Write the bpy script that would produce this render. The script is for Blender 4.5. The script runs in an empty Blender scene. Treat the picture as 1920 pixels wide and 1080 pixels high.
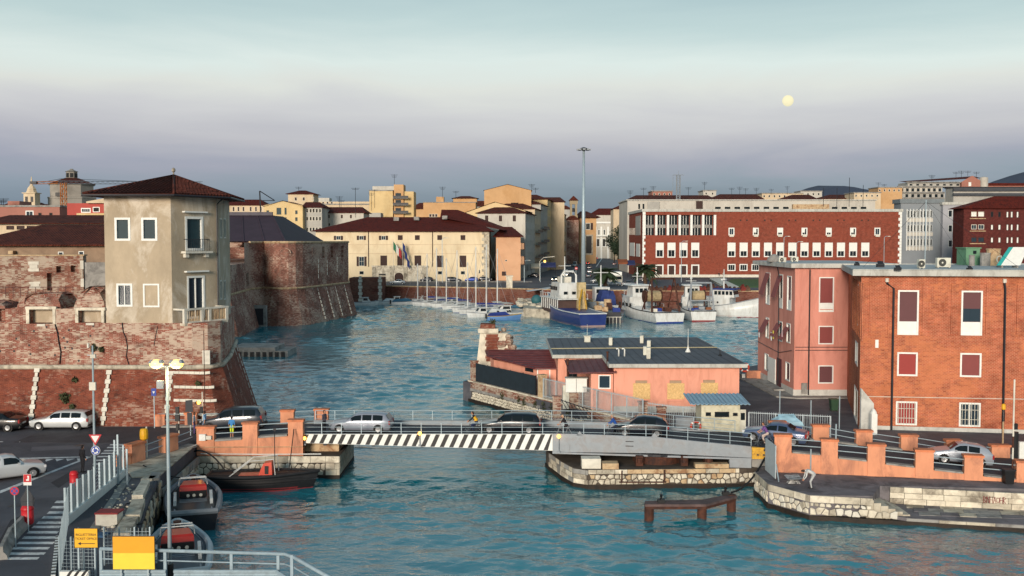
import bpy,bmesh,math,random
import numpy as np
from mathutils import Vector,Matrix
random.seed(7)
R=math.radians
scene=bpy.context.scene
COL=scene.collection
# ------------------------------------------------------------------ camera
F=1900.0
TH=math.atan(90/F)
CZ=17.0
cam_d=bpy.data.cameras.new('camera');cam=bpy.data.objects.new('camera',cam_d);COL.objects.link(cam)
cam_d.sensor_width=36;cam_d.lens=F/1920*36;cam_d.clip_start=0.5;cam_d.clip_end=30000
cam.location=(0,0,CZ);cam.rotation_euler=(R(90)-TH,0,0)
scene.camera=cam
# ------------------------------------------------------------------ exposure
scene.view_settings.view_transform='Standard';scene.view_settings.look='None'
scene.view_settings.exposure=0.1;scene.view_settings.gamma=1.0
scene.view_settings.use_curve_mapping=False
scene.cycles.max_bounces=6;scene.cycles.use_denoising=True
try:scene.cycles.denoiser='OPENIMAGEDENOISE'
except Exception:pass
# ------------------------------------------------------------------ world
def lin(c):
 if isinstance(c,str):
  c=c.lstrip('#');c=[int(c[i:i+2],16)/255 for i in(0,2,4)]
 return tuple((x/12.92 if x<=.04045 else((x+.055)/1.055)**2.4)for x in c)
SUN_EL,SUN_AZ=12.0,-15.0
world=bpy.data.worlds.new('World');scene.world=world;world.use_nodes=True
nt=world.node_tree;nt.nodes.clear();N=nt.nodes.new;L=nt.links.new
wo=N('ShaderNodeOutputWorld')
tc=N('ShaderNodeTexCoord');sep=N('ShaderNodeSeparateXYZ');L(tc.outputs['Generated'],sep.inputs[0])
# cloud streaks: noise stretched along the horizon nudges the elevation that the ramp reads
mp=N('ShaderNodeMapping');mp.inputs['Scale'].default_value=(1.6,1.6,11.0);L(tc.outputs['Generated'],mp.inputs[0])
nz=N('ShaderNodeTexNoise');nz.inputs['Scale'].default_value=1.5;nz.inputs['Detail'].default_value=7;nz.inputs['Roughness'].default_value=.55;nz.inputs['Distortion'].default_value=.5;L(mp.outputs[0],nz.inputs['Vector'])
ma=N('ShaderNodeMath');ma.operation='MULTIPLY_ADD';ma.inputs[1].default_value=.07;ma.inputs[2].default_value=-.035;L(nz.outputs['Fac'],ma.inputs[0])
ad=N('ShaderNodeMath');ad.operation='ADD';L(sep.outputs['Z'],ad.inputs[0]);L(ma.outputs[0],ad.inputs[1])
mr=N('ShaderNodeMapRange');mr.inputs['From Min'].default_value=0.0;mr.inputs['From Max'].default_value=1.0;L(ad.outputs[0],mr.inputs['Value'])
cr=N('ShaderNodeValToRGB');L(mr.outputs[0],cr.inputs[0]);cr.color_ramp.interpolation='LINEAR'
SKY=[(0.0,(.1,.15,.22)),(.036,(.115,.185,.275)),(.054,(.17,.235,.335)),(.074,(.25,.27,.38)),(.098,(.385,.38,.45)),(.126,(.5,.495,.53)),(.149,(.6,.61,.585)),(.168,(.6,.67,.65)),(.2,(.43,.54,.545)),(.235,(.335,.45,.475)),(.5,(.17,.28,.34)),(1.0,(.08,.16,.23))]
els=cr.color_ramp.elements
while len(els)<len(SKY):els.new(.5)
for e,(p,c)in zip(els,SKY):e.position=p;e.color=c+(1,)
bg=N('ShaderNodeBackground');bg.inputs['Strength'].default_value=1.0;L(cr.outputs[0],bg.inputs['Color'])
sky=N('ShaderNodeTexSky');sky.sky_type='NISHITA';sky.sun_disc=False
sky.sun_elevation=R(SUN_EL);sky.sun_rotation=R(180-SUN_AZ);sky.air_density=1.3;sky.dust_density=1.5
bg2=N('ShaderNodeBackground');bg2.inputs['Strength'].default_value=.02;L(sky.outputs[0],bg2.inputs['Color'])
asd=N('ShaderNodeAddShader');L(bg.outputs[0],asd.inputs[0]);L(bg2.outputs[0],asd.inputs[1]);L(asd.outputs[0],wo.inputs['Surface'])
# ------------------------------------------------------------------ sun
sd=bpy.data.lights.new('sun','SUN');so=bpy.data.objects.new('sun',sd);COL.objects.link(so)
sd.energy=3.7;sd.angle=R(16);sd.color=(1.0,.86,.72)
sdir=Vector((math.sin(R(SUN_AZ))*math.cos(R(SUN_EL)),-math.cos(R(SUN_AZ))*math.cos(R(SUN_EL)),math.sin(R(SUN_EL))))
so.rotation_euler=sdir.to_track_quat('Z','Y').to_euler();so.location=(20,-40,60)
# ------------------------------------------------------------------ photo pixel -> place
FW=Vector((0,math.cos(TH),-math.sin(TH)));UP=Vector((0,math.sin(TH),math.cos(TH)))
def ray(u,v):return FW+Vector((1,0,0))*((u-960)/F)+UP*((540-v)/F)
def P(u,v,z=0.0):
 d=ray(u,v);t=(z-CZ)/d.z;return Vector((d.x*t,d.y*t,z))
def PD(u,v,y):
 d=ray(u,v);t=y/d.y;return Vector((d.x*t,y,CZ+d.z*t))
def XU(u,y):return PD(u,450,y).x
def ZV(v,y):return PD(960,v,y).z
# ------------------------------------------------------------------ materials
MATS={}
def new_mat(name):
 m=bpy.data.materials.new(name);m.use_nodes=True;nt=m.node_tree
 b=nt.nodes['Principled BSDF'];MATS[name]=m;return m,nt,b
def pm(name,col,rough=.7,var=.18,vs=.8,bump=0.0,bs=12,metal=0,spec=.4,stain=None,samt=.5,ss=.5,stretch=1.0,emit=None,es=0.0,coat=0):
 """painted / plain surface: colour broken up by two scales of noise, optional stains, fine relief"""
 if name in MATS:return MATS[name]
 m,nt,b=new_mat(name);N=nt.nodes.new;L=nt.links.new
 c=lin(col)if isinstance(col,str)else col
 geo=N('ShaderNodeNewGeometry')
 mp=N('ShaderNodeMapping');mp.inputs['Scale'].default_value=(1,1,stretch);L(geo.outputs['Position'],mp.inputs[0])
 n1=N('ShaderNodeTexNoise');n1.inputs['Scale'].default_value=vs;n1.inputs['Detail'].default_value=6;n1.inputs['Roughness'].default_value=.65;L(mp.outputs[0],n1.inputs['Vector'])
 r1=N('ShaderNodeMapRange');r1.inputs['From Min'].default_value=.3;r1.inputs['From Max'].default_value=.7;r1.inputs['To Min'].default_value=1-var;r1.inputs['To Max'].default_value=1+var;L(n1.outputs['Fac'],r1.inputs['Value'])
 mx=N('ShaderNodeVectorMath');mx.operation='SCALE';mx.inputs[0].default_value=c;L(r1.outputs[0],mx.inputs['Scale'])
 out=mx.outputs[0]
 if stain:
  n2=N('ShaderNodeTexNoise');n2.inputs['Scale'].default_value=ss;n2.inputs['Detail'].default_value=7;n2.inputs['Roughness'].default_value=.7;n2.inputs['Distortion'].default_value=.6;L(mp.outputs[0],n2.inputs['Vector'])
  r2=N('ShaderNodeMapRange');r2.inputs['From Min'].default_value=.48;r2.inputs['From Max'].default_value=.62;r2.inputs['To Max'].default_value=samt;L(n2.outputs['Fac'],r2.inputs['Value'])
  mm=N('ShaderNodeMix');mm.data_type='RGBA';L(r2.outputs[0],mm.inputs['Factor']);L(out,mm.inputs['A']);mm.inputs['B'].default_value=(lin(stain)if isinstance(stain,str)else stain)+(1,)
  out=mm.outputs['Result']
 L(out,b.inputs['Base Color'])
 b.inputs['Roughness'].default_value=rough;b.inputs['Metallic'].default_value=metal
 b.inputs['Specular IOR Level'].default_value=spec
 if coat:b.inputs['Coat Weight'].default_value=coat;b.inputs['Coat Roughness'].default_value=.08
 if bump:
  n3=N('ShaderNodeTexNoise');n3.inputs['Scale'].default_value=bs;n3.inputs['Detail'].default_value=4;L(geo.outputs['Position'],n3.inputs['Vector'])
  bp=N('ShaderNodeBump');bp.inputs['Strength'].default_value=bump;bp.inputs['Distance'].default_value=.05;L(n3.outputs['Fac'],bp.inputs['Height']);L(bp.outputs[0],b.inputs['Normal'])
 if emit:b.inputs['Emission Color'].default_value=lin(emit)+(1,);b.inputs['Emission Strength'].default_value=es
 return m
def brick_mat(name,c1,c2,mortar,bw=.27,bh=.085,ms=.012,pale=None,pamt=0.0,pscale=.35,dark=None,damt=0.0,bump=.5,pcut=.5):
 if name in MATS:return MATS[name]
 m,nt,b=new_mat(name);N=nt.nodes.new;L=nt.links.new
 uv=N('ShaderNodeUVMap');uv.uv_map='UVMap';geo=N('ShaderNodeNewGeometry')
 br=N('ShaderNodeTexBrick');L(uv.outputs[0],br.inputs['Vector'])
 br.inputs['Scale'].default_value=1;br.inputs['Brick Width'].default_value=bw;br.inputs['Row Height'].default_value=bh;br.inputs['Mortar Size'].default_value=ms
 br.inputs['Mortar Smooth'].default_value=.3;br.inputs['Bias'].default_value=0
 br.inputs['Color1'].default_value=lin(c1)+(1,);br.inputs['Color2'].default_value=lin(c2)+(1,);br.inputs['Mortar'].default_value=lin(mortar)+(1,)
 n1=N('ShaderNodeTexNoise');n1.inputs['Scale'].default_value=1.1;n1.inputs['Detail'].default_value=8;n1.inputs['Roughness'].default_value=.7;L(geo.outputs['Position'],n1.inputs['Vector'])
 r1=N('ShaderNodeMapRange');r1.inputs['From Min'].default_value=.3;r1.inputs['From Max'].default_value=.7;r1.inputs['To Min'].default_value=.62;r1.inputs['To Max'].default_value=1.3;L(n1.outputs['Fac'],r1.inputs['Value'])
 sc=N('ShaderNodeVectorMath');sc.operation='SCALE';L(br.outputs['Color'],sc.inputs[0]);L(r1.outputs[0],sc.inputs['Scale'])
 out=sc.outputs[0]
 def patch(out,col,amt,scale,cut,off):
  mp=N('ShaderNodeMapping');mp.inputs['Location'].default_value=(off,off*2,off);mp.inputs['Scale'].default_value=(1,1,1.4);L(geo.outputs['Position'],mp.inputs[0])
  n=N('ShaderNodeTexNoise');n.inputs['Scale'].default_value=scale;n.inputs['Detail'].default_value=9;n.inputs['Roughness'].default_value=.72;n.inputs['Distortion'].default_value=.3;L(mp.outputs[0],n.inputs['Vector'])
  nb=N('ShaderNodeTexWhiteNoise');sn=N('ShaderNodeVectorMath');sn.operation='SNAP';sn.inputs[1].default_value=(bw,bh,1);L(uv.outputs[0],sn.inputs[0]);L(sn.outputs[0],nb.inputs['Vector'])
  m2=N('ShaderNodeMath');m2.operation='MULTIPLY_ADD';m2.inputs[1].default_value=.16;L(nb.outputs['Value'],m2.inputs[0]);L(n.outputs['Fac'],m2.inputs[2])
  r=N('ShaderNodeMapRange');r.inputs['From Min'].default_value=cut;r.inputs['From Max'].default_value=cut+.13;r.inputs['To Max'].default_value=amt;L(m2.outputs[0],r.inputs['Value'])
  mm=N('ShaderNodeMix');mm.data_type='RGBA';L(r.outputs[0],mm.inputs['Factor']);L(out,mm.inputs['A']);mm.inputs['B'].default_value=lin(col)+(1,)
  return mm.outputs['Result']
 if dark:out=patch(out,dark,damt,.45,.62,31.0)
 if pale:out=patch(out,pale,pamt,pscale,pcut,7.0)
 L(out,b.inputs['Base Color']);b.inputs['Roughness'].default_value=.88;b.inputs['Specular IOR Level'].default_value=.2
 if bump:
  n3=N('ShaderNodeTexNoise');n3.inputs['Scale'].default_value=5;n3.inputs['Detail'].default_value=6;L(geo.outputs['Position'],n3.inputs['Vector'])
  a=N('ShaderNodeMath');a.operation='MULTIPLY_ADD';a.inputs[1].default_value=-.35;L(br.outputs['Fac'],a.inputs[0]);L(n3.outputs['Fac'],a.inputs[2])
  bp=N('ShaderNodeBump');bp.inputs['Strength'].default_value=bump;bp.inputs['Distance'].default_value=.06;L(a.outputs[0],bp.inputs['Height']);L(bp.outputs[0],b.inputs['Normal'])
 return m
def tile_mat(name,c1,c2,px=.32,py=.42,bump=.9):
 """clay tile roof: rounded ridges down the slope, courses across it"""
 if name in MATS:return MATS[name]
 m,nt,b=new_mat(name);N=nt.nodes.new;L=nt.links.new
 uv=N('ShaderNodeUVMap');uv.uv_map='UVMap';geo=N('ShaderNodeNewGeometry')
 sp=N('ShaderNodeSeparateXYZ');L(uv.outputs[0],sp.inputs[0])
 fx=N('ShaderNodeMath');fx.operation='MULTIPLY';fx.inputs[1].default_value=2*math.pi/px;L(sp.outputs['X'],fx.inputs[0])
 sx=N('ShaderNodeMath');sx.operation='SINE';L(fx.outputs[0],sx.inputs[0])
 fy=N('ShaderNodeMath');fy.operation='MULTIPLY';fy.inputs[1].default_value=1/py;L(sp.outputs['Y'],fy.inputs[0])
 fr=N('ShaderNodeMath');fr.operation='FRACT';L(fy.outputs[0],fr.inputs[0])
 h=N('ShaderNodeMath');h.operation='MULTIPLY_ADD';h.inputs[1].default_value=-.9;L(fr.outputs[0],h.inputs[0]);L(sx.outputs[0],h.inputs[2])
 bp=N('ShaderNodeBump');bp.inputs['Strength'].default_value=bump;bp.inputs['Distance'].default_value=.07;L(h.outputs[0],bp.inputs['Height']);L(bp.outputs[0],b.inputs['Normal'])
 sn=N('ShaderNodeVectorMath');sn.operation='SNAP';sn.inputs[1].default_value=(px,py,1);L(uv.outputs[0],sn.inputs[0])
 wn=N('ShaderNodeTexWhiteNoise');L(sn.outputs[0],wn.inputs['Vector'])
 n1=N('ShaderNodeTexNoise');n1.inputs['Scale'].default_value=.6;n1.inputs['Detail'].default_value=7;n1.inputs['Roughness'].default_value=.7;L(geo.outputs['Position'],n1.inputs['Vector'])
 a=N('ShaderNodeMath');a.operation='MULTIPLY_ADD';a.inputs[1].default_value=.45;L(wn.outputs['Value'],a.inputs[0]);L(n1.outputs['Fac'],a.inputs[2])
 r=N('ShaderNodeMapRange');r.inputs['From Min'].default_value=.35;r.inputs['From Max'].default_value=1.05;L(a.outputs[0],r.inputs['Value'])
 mm=N('ShaderNodeMix');mm.data_type='RGBA';L(r.outputs[0],mm.inputs['Factor']);mm.inputs['A'].default_value=lin(c1)+(1,);mm.inputs['B'].default_value=lin(c2)+(1,)
 L(mm.outputs['Result'],b.inputs['Base Color']);b.inputs['Roughness'].default_value=.85;b.inputs['Specular IOR Level'].default_value=.2
 return m
def glass_mat(name,col='#1c2429',rough=.06):
 if name in MATS:return MATS[name]
 m,nt,b=new_mat(name);b.inputs['Base Color'].default_value=lin(col)+(1,);b.inputs['Roughness'].default_value=rough
 b.inputs['Specular IOR Level'].default_value=.35;b.inputs['IOR'].default_value=1.45
 return m
# ------------------------------------------------------------------ mesh building
OFF={}
class MB:
 def __init__(s):s.v=[];s.f=[];s.m=[]
 def add(s,vs,fs,mi=0):
  o=len(s.v);s.v+=[tuple(p)for p in vs];s.f+=[tuple(i+o for i in f)for f in fs];s.m+=[mi]*len(fs);return s
 def box(s,x0,y0,z0,x1,y1,z1,mi=0):
  return s.add([(x0,y0,z0),(x1,y0,z0),(x1,y1,z0),(x0,y1,z0),(x0,y0,z1),(x1,y0,z1),(x1,y1,z1),(x0,y1,z1)],
[(3,2,1,0),(4,5,6,7),(0,1,5,4),(1,2,6,5),(2,3,7,6),(3,0,4,7)],mi)
 def obox(s,o,ax,a0,a1,b0,b1,z0,z1,mi=0):
  """box in a frame: along ax (2D unit) from a0 to a1, along its left normal from b0 to b1"""
  nx=(-ax[1],ax[0]);q=lambda a,b,z:(o[0]+ax[0]*a+nx[0]*b,o[1]+ax[1]*a+nx[1]*b,z)
  return s.add([q(a0,b0,z0),q(a1,b0,z0),q(a1,b1,z0),q(a0,b1,z0),q(a0,b0,z1),q(a1,b0,z1),q(a1,b1,z1),q(a0,b1,z1)],
[(3,2,1,0),(4,5,6,7),(0,1,5,4),(1,2,6,5),(2,3,7,6),(3,0,4,7)],mi)
 def prism(s,poly,z0,z1,mi=0,cap=True):
  n=len(poly);g=lambda z,i:z[i]if hasattr(z,'__len__')else z
  vs=[(p[0],p[1],g(z0,i))for i,p in enumerate(poly)]+[(p[0],p[1],g(z1,i))for i,p in enumerate(poly)]
  fs=[(i,(i+1)%n,n+(i+1)%n,n+i)for i in range(n)]
  if cap:fs+=[tuple(range(n,2*n)),tuple(range(n-1,-1,-1))]
  return s.add(vs,fs,mi)
 def loft(s,rings,mi=0,closed=True,cap=True):
  n=len(rings[0]);vs=[p for r in rings for p in r];fs=[]
  for k in range(len(rings)-1):
   for i in range(n if closed else n-1):
    j=(i+1)%n;fs.append((k*n+i,k*n+j,(k+1)*n+j,(k+1)*n+i))
  if cap:fs+=[tuple(range(n-1,-1,-1)),tuple(range((len(rings)-1)*n,len(rings)*n))]
  return s.add(vs,fs,mi)
 def tube(s,pts,r,n=8,mi=0,cap=True):
  pts=[Vector(p)for p in pts];rings=[]
  for i,p in enumerate(pts):
   d=(pts[min(i+1,len(pts)-1)]-pts[max(i-1,0)]).normalized()
   a=d.cross(Vector((0,0,1))if abs(d.z)<.95 else Vector((0,1,0))).normalized();b=d.cross(a).normalized()
   rr=r[i]if hasattr(r,'__len__')else r
   rings.append([p+a*(rr*math.cos(t))+b*(rr*math.sin(t))for t in[2*math.pi*k/n for k in range(n)]])
  return s.loft(rings,mi,True,cap)
 def cyl(s,c,r,z0,z1,n=12,r2=None,mi=0):
  r2=r if r2 is None else r2
  return s.loft([[(c[0]+q*math.cos(2*math.pi*k/n),c[1]+q*math.sin(2*math.pi*k/n),z)for k in range(n)]for q,z in((r,z0),(r2,z1))],mi)
 def lathe(s,c,prof,n=12,mi=0):
  return s.loft([[(c[0]+q*math.cos(2*math.pi*k/n),c[1]+q*math.sin(2*math.pi*k/n),z)for k in range(n)]for q,z in prof],mi)
 def ball(s,c,r,nu=10,nv=6,sc=(1,1,1),mi=0):
  rings=[[(c[0]+r*sc[0]*math.sin(math.pi*j/nv)*math.cos(2*math.pi*i/nu),c[1]+r*sc[1]*math.sin(math.pi*j/nv)*math.sin(2*math.pi*i/nu),c[2]+r*sc[2]*math.cos(math.pi*j/nv))for i in range(nu)]for j in range(nv+1)]
  return s.loft(rings,mi,True,False)
 def quad(s,a,b,c,d,mi=0):return s.add([a,b,c,d],[(0,1,2,3)],mi)
 def poly(s,pts,mi=0):return s.add(pts,[tuple(range(len(pts)))],mi)
def auto_uv(me):
 n=len(me.loops)
 if not n:return
 co=np.empty(len(me.vertices)*3);me.vertices.foreach_get('co',co);co=co.reshape(-1,3)
 vi=np.empty(n,dtype=np.int32);me.loops.foreach_get('vertex_index',vi)
 tot=np.empty(len(me.polygons),dtype=np.int32);me.polygons.foreach_get('loop_total',tot)
 nr=np.empty(len(me.polygons)*3);me.polygons.foreach_get('normal',nr);nr=np.repeat(nr.reshape(-1,3),tot,axis=0)
 p=co[vi];h=np.hypot(nr[:,0],nr[:,1]);flat=h<.12;hs=np.where(flat,1,h)
 t=np.stack([-nr[:,1]/hs,nr[:,0]/hs,np.zeros(n)],1);s=np.cross(nr,t)
 s*=np.where(s[:,2]<0,-1,1)[:,None]
 uv=np.stack([np.where(flat,p[:,0],(p*t).sum(1)),np.where(flat,p[:,1],(p*s).sum(1))],1)
 l=me.uv_layers.new(name='UVMap');l.data.foreach_set('uv',uv.astype(np.float32).ravel())
def mesh(name,mb,mats,off=(0,0,0),smooth=False):
 me=bpy.data.meshes.new(name);me.from_pydata([(x-off[0],y-off[1],z-off[2])for x,y,z in mb.v],[],mb.f)
 for m in(mats if isinstance(mats,(list,tuple))else[mats]):me.materials.append(m)
 if isinstance(mats,(list,tuple))and len(mats)>1:me.polygons.foreach_set('material_index',mb.m)
 if smooth:me.polygons.foreach_set('use_smooth',[True]*len(me.polygons))
 auto_uv(me);me.update();return me
def tag(o,label=None,cat=None,group=None,kind=None):
 for k,v in(('label',label),('category',cat),('group',group),('kind',kind)):
  if v:o[k]=v
 return o
def thing(name,label,cat,loc=(0,0,0),group=None,rz=0):
 o=bpy.data.objects.new(name,None);COL.objects.link(o);o.location=loc;o.rotation_euler=(0,0,rz);o.empty_display_size=.2
 OFF[o.name]=tuple(loc)if not rz else(0,0,0);return tag(o,label,cat,group)
def part(name,mb,mats,parent,smooth=False,kind=None,local=False):
 """a mesh child; mb holds place coordinates unless local"""
 off=(0,0,0)if local else OFF[parent.name]
 o=bpy.data.objects.new(name,mb if isinstance(mb,bpy.types.Mesh)else mesh(name,mb,mats,off,smooth));COL.objects.link(o);o.parent=parent
 OFF[o.name]=OFF[parent.name];return tag(o,kind=kind)
def solo(name,mb,mats,label=None,cat=None,group=None,kind=None,loc=None,smooth=False):
 if loc is None:
  a=np.array(mb.v);loc=((a[:,0].min()+a[:,0].max())/2,(a[:,1].min()+a[:,1].max())/2,a[:,2].min())
 o=bpy.data.objects.new(name,mesh(name,mb,mats,loc,smooth));COL.objects.link(o);o.location=loc;OFF[o.name]=tuple(float(x)for x in loc)
 return tag(o,label,cat,group,kind)
def struct(name,mb,mats,smooth=False):return solo(name,mb,mats,kind='structure',smooth=smooth,loc=(0,0,0))
def copy_tree(o,parent=None):
 c=o.copy();COL.objects.link(c);c.parent=parent;OFF[c.name]=OFF.get(o.name,(0,0,0))
 for ch in list(o.children):copy_tree(ch,c)
 return c
def ins(poly,d):
 """inset (d>0) a counter-clockwise polygon"""
 n=len(poly);out=[]
 for i in range(n):
  a,b,c=Vector(poly[i-1][:2]),Vector(poly[i][:2]),Vector(poly[(i+1)%n][:2])
  e1=(b-a).normalized();e2=(c-b).normalized();n1=Vector((-e1.y,e1.x));n2=Vector((-e2.y,e2.x))
  k=(n1+n2);k=k/max(k.length_squared/2,.2);out.append((b.x+k.x*d,b.y+k.y*d))
 return out
def text_mesh(s,size):
 cu=bpy.data.curves.new('lettering','FONT');cu.body=s;cu.size=size;cu.extrude=.004;cu.align_x='CENTER'
 o=bpy.data.objects.new('lettering',cu);COL.objects.link(o);dg=bpy.context.evaluated_depsgraph_get();dg.update()
 me=bpy.data.meshes.new_from_object(o.evaluated_get(dg));bpy.data.objects.remove(o);bpy.data.curves.remove(cu);return me
# ------------------------------------------------------------------ buildings
class Wall:
 def __init__(s,A,B):
  s.A=Vector(A[:2]);s.B=Vector(B[:2]);s.len=(s.B-s.A).length;s.d=(s.B-s.A).normalized();s.n=Vector((s.d.y,-s.d.x));s.holes=[]
 def pix(s,u,v):
  d=ray(u,v);t=s.A.dot(s.n)/(d.x*s.n.x+d.y*s.n.y);p=Vector((d.x*t,d.y*t));return(p-s.A).dot(s.d),CZ+d.z*t
 def pt(s,a,z,out=0.0):return(s.A.x+s.d.x*a+s.n.x*out,s.A.y+s.d.y*a+s.n.y*out,z)
 def rect(s,u0,v0,u1,v1):
  vm=(v0+v1)/2;um=(u0+u1)/2
  return s.pix(u0,vm)[0],s.pix(u1,vm)[0],s.pix(um,v1)[1],s.pix(um,v0)[1]
 def box(s,mb,a0,a1,z0,z1,o0,o1,mi=0):
  q=s.pt;mb.add([q(a0,z0,o1),q(a1,z0,o1),q(a1,z0,o0),q(a0,z0,o0),q(a0,z1,o1),q(a1,z1,o1),q(a1,z1,o0),q(a0,z1,o0)],
[(3,2,1,0),(4,5,6,7),(0,1,5,4),(1,2,6,5),(2,3,7,6),(3,0,4,7)],mi)
 def faces(s,mb,z0,z1,dep=.18,top=None,mi=0):
  """wall surface with real openings; top(a) gives the upper edge of a gable"""
  hs=[h for h in s.holes if h[0]>.01 and h[1]<s.len-.01]
  xs=sorted(set([0,s.len]+[h[0]for h in hs]+[h[1]for h in hs]));zs=sorted(set([z0,z1]+[h[2]for h in hs]+[h[3]for h in hs]))
  for i in range(len(xs)-1):
   for j in range(len(zs)-1):
    cx,cz=(xs[i]+xs[i+1])/2,(zs[j]+zs[j+1])/2
    if any(h[0]<cx<h[1]and h[2]<cz<h[3]for h in hs):continue
    mb.quad(s.pt(xs[i],zs[j]),s.pt(xs[i+1],zs[j]),s.pt(xs[i+1],zs[j+1]),s.pt(xs[i],zs[j+1]),mi)
  if top:
   k=12;aa=[s.len*q/k for q in range(k+1)]
   for q in range(k):mb.quad(s.pt(aa[q],z1),s.pt(aa[q+1],z1),s.pt(aa[q+1],max(z1,top(aa[q+1]))),s.pt(aa[q],max(z1,top(aa[q]))),mi)
  for a0,a1,b0,b1 in hs:
   q=s.pt
   mb.quad(q(a0,b0),q(a0,b0,-dep),q(a0,b1,-dep),q(a0,b1),mi);mb.quad(q(a1,b0,-dep),q(a1,b0),q(a1,b1),q(a1,b1,-dep),mi)
   mb.quad(q(a0,b0),q(a1,b0),q(a1,b0,-dep),q(a0,b0,-dep),mi);mb.quad(q(a0,b1,-dep),q(a1,b1,-dep),q(a1,b1),q(a0,b1),mi)
   mb.quad(q(a0,b0,-dep),q(a1,b0,-dep),q(a1,b1,-dep),q(a0,b1,-dep),mi)
class Bld:
 def __init__(s,name,label,poly,z0,z1,wm,cat='building',group=None):
  s.poly=[tuple(p[:2])for p in poly];s.z0=z0;s.z1=z1;s.wm=wm
  cx=sum(p[0]for p in poly)/len(poly);cy=sum(p[1]for p in poly)/len(poly)
  s.o=thing(name,label,cat,(cx,cy,z0),group);n=len(poly)
  s.w=[Wall(poly[i],poly[(i+1)%n])for i in range(n)];s.tops={}
 def finish(s,dep=.18,cap=True):
  mb=MB()
  for i,w in enumerate(s.w):w.faces(mb,s.z0,s.z1,dep,s.tops.get(i))
  if cap:mb.poly([(p[0],p[1],s.z1-.002)for p in s.poly])
  s.body=part('wall',mb,s.wm,s.o);return s.body
 def win(s,i,r,frame,pane,fw=.09,mull=(0,0),rec=.13,sill=None,px=True,proud=.035,surround=None,shutters=None,sw=.5,name='window',lower=None,hood=None):
  """r: pixel box of the whole opening (or metres when px is False); frame ring, pane as sub-part"""
  w=s.w[i];a0,a1,b0,b1=w.rect(*r)if px else r
  w.holes.append((a0,a1,b0,b1));mb=MB()
  fr=lambda c0,c1,d0,d1:w.box(mb,c0,c1,d0,d1,-rec,proud)
  fr(a0,a0+fw,b0,b1);fr(a1-fw,a1,b0,b1);fr(a0+fw,a1-fw,b0,b0+fw);fr(a0+fw,a1-fw,b1-fw,b1)
  if surround:
   t=surround;w.box(mb,a0-t,a0,b0-t,b1+t,.001,.05);w.box(mb,a1,a1+t,b0-t,b1+t,.001,.05);w.box(mb,a0,a1,b1,b1+t,.001,.05);w.box(mb,a0,a1,b0-t,b0,.001,.05)
  if sill:w.box(mb,a0-.1,a1+.1,b0-.1-(surround or 0),b0-.001-(surround or 0),.001,.16)
  if hood:w.box(mb,a0-.25-(surround or 0),a1+.25+(surround or 0),b1+.3,b1+.42,.001,.3)
  for k in range(mull[0]):
   c=a0+fw+(a1-a0-2*fw)*(k+1)/(mull[0]+1);w.box(mb,c-.035,c+.035,b0+fw,b1-fw,-rec+.03,-.02)
  for k in range(mull[1]):
   c=b0+fw+(b1-b0-2*fw)*(k+1)/(mull[1]+1);w.box(mb,a0+fw,a1-fw,c-.035,c+.035,-rec+.032,-.022)
  f=part(name,mb,frame,s.o);m2=MB();bl=b0+fw
  if lower:
   bl=b0+(b1-b0)*lower[0];m3=MB();w.box(m3,a0+fw+.002,a1-fw-.002,b0+fw,bl,-rec+.0,-.03);part('panel',m3,lower[1],f)
  w.box(m2,a0+fw,a1-fw,bl,b1-fw,-rec-.02,-rec+.03);part('pane',m2,pane,f)
  if shutters:
   for sx in(-1,1):
    m4=MB();c0,c1=(a0-sw,a0-.02)if sx<0 else(a1+.02,a1+sw)
    w.box(m4,c0,c1,b0,b1,.02,.07)
    n=max(3,int((b1-b0)/.25))
    for k in range(n):zz=b0+(b1-b0)*(k+.3)/n;w.box(m4,c0+.06,c1-.06,zz,zz+.08,.07,.085)
    part('shutter',m4,shutters,f)
  return f
 def flat(s,m,over=.4,th=.35,z=None):
  z=s.z1 if z is None else z;mb=MB();mb.prism(ins(s.poly,-over),z+.003,z+th);return part('roof',mb,m,s.o)
 def hip(s,m,over=.6,h=2.2,inset=None,ridge=None,th=.14,soffit=None):
  """hipped roof on any footprint: eave ring rising to an inset ring (or to a given ridge)"""
  e=ins(s.poly,-over);z=s.z1;mb=MB();n=len(e)
  if ridge is None:
   t=ins(s.poly,inset);mb.loft([[(p[0],p[1],z+.004)for p in e],[(p[0],p[1],z+th)for p in e],[(p[0],p[1],z+h)for p in t]])
  else:
   r0,r1=ridge;vs=[(p[0],p[1],z+.004)for p in e]+[(p[0],p[1],z+th)for p in e]+[(r0[0],r0[1],z+h),(r1[0],r1[1],z+h)]
   fs=[(i,(i+1)%n,n+(i+1)%n,n+i)for i in range(n)]+[tuple(range(n-1,-1,-1))]
   fs+=[(n+0,n+1,2*n+1,2*n),(n+1,n+2,2*n+1),(n+2,n+3,2*n,2*n+1),(n+3,n+0,2*n)]
   mb.add(vs,fs)
  return part('roof',mb,m,s.o)
def rect_poly(x0,y0,x1,y1):return[(x0,y0),(x1,y0),(x1,y1),(x0,y1)]
def front_poly(u0,u1,y0,dep,y1=None):
 """footprint whose front runs between two picture columns at distance y0 (to y1)"""
 y1=y0 if y1 is None else y1;A=Vector((XU(u0,y0),y0));B=Vector((XU(u1,y1),y1));d=(B-A).normalized();n=Vector((-d.y,d.x))*dep
 return[tuple(A),tuple(B),tuple(B+n),tuple(A+n)]
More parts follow.
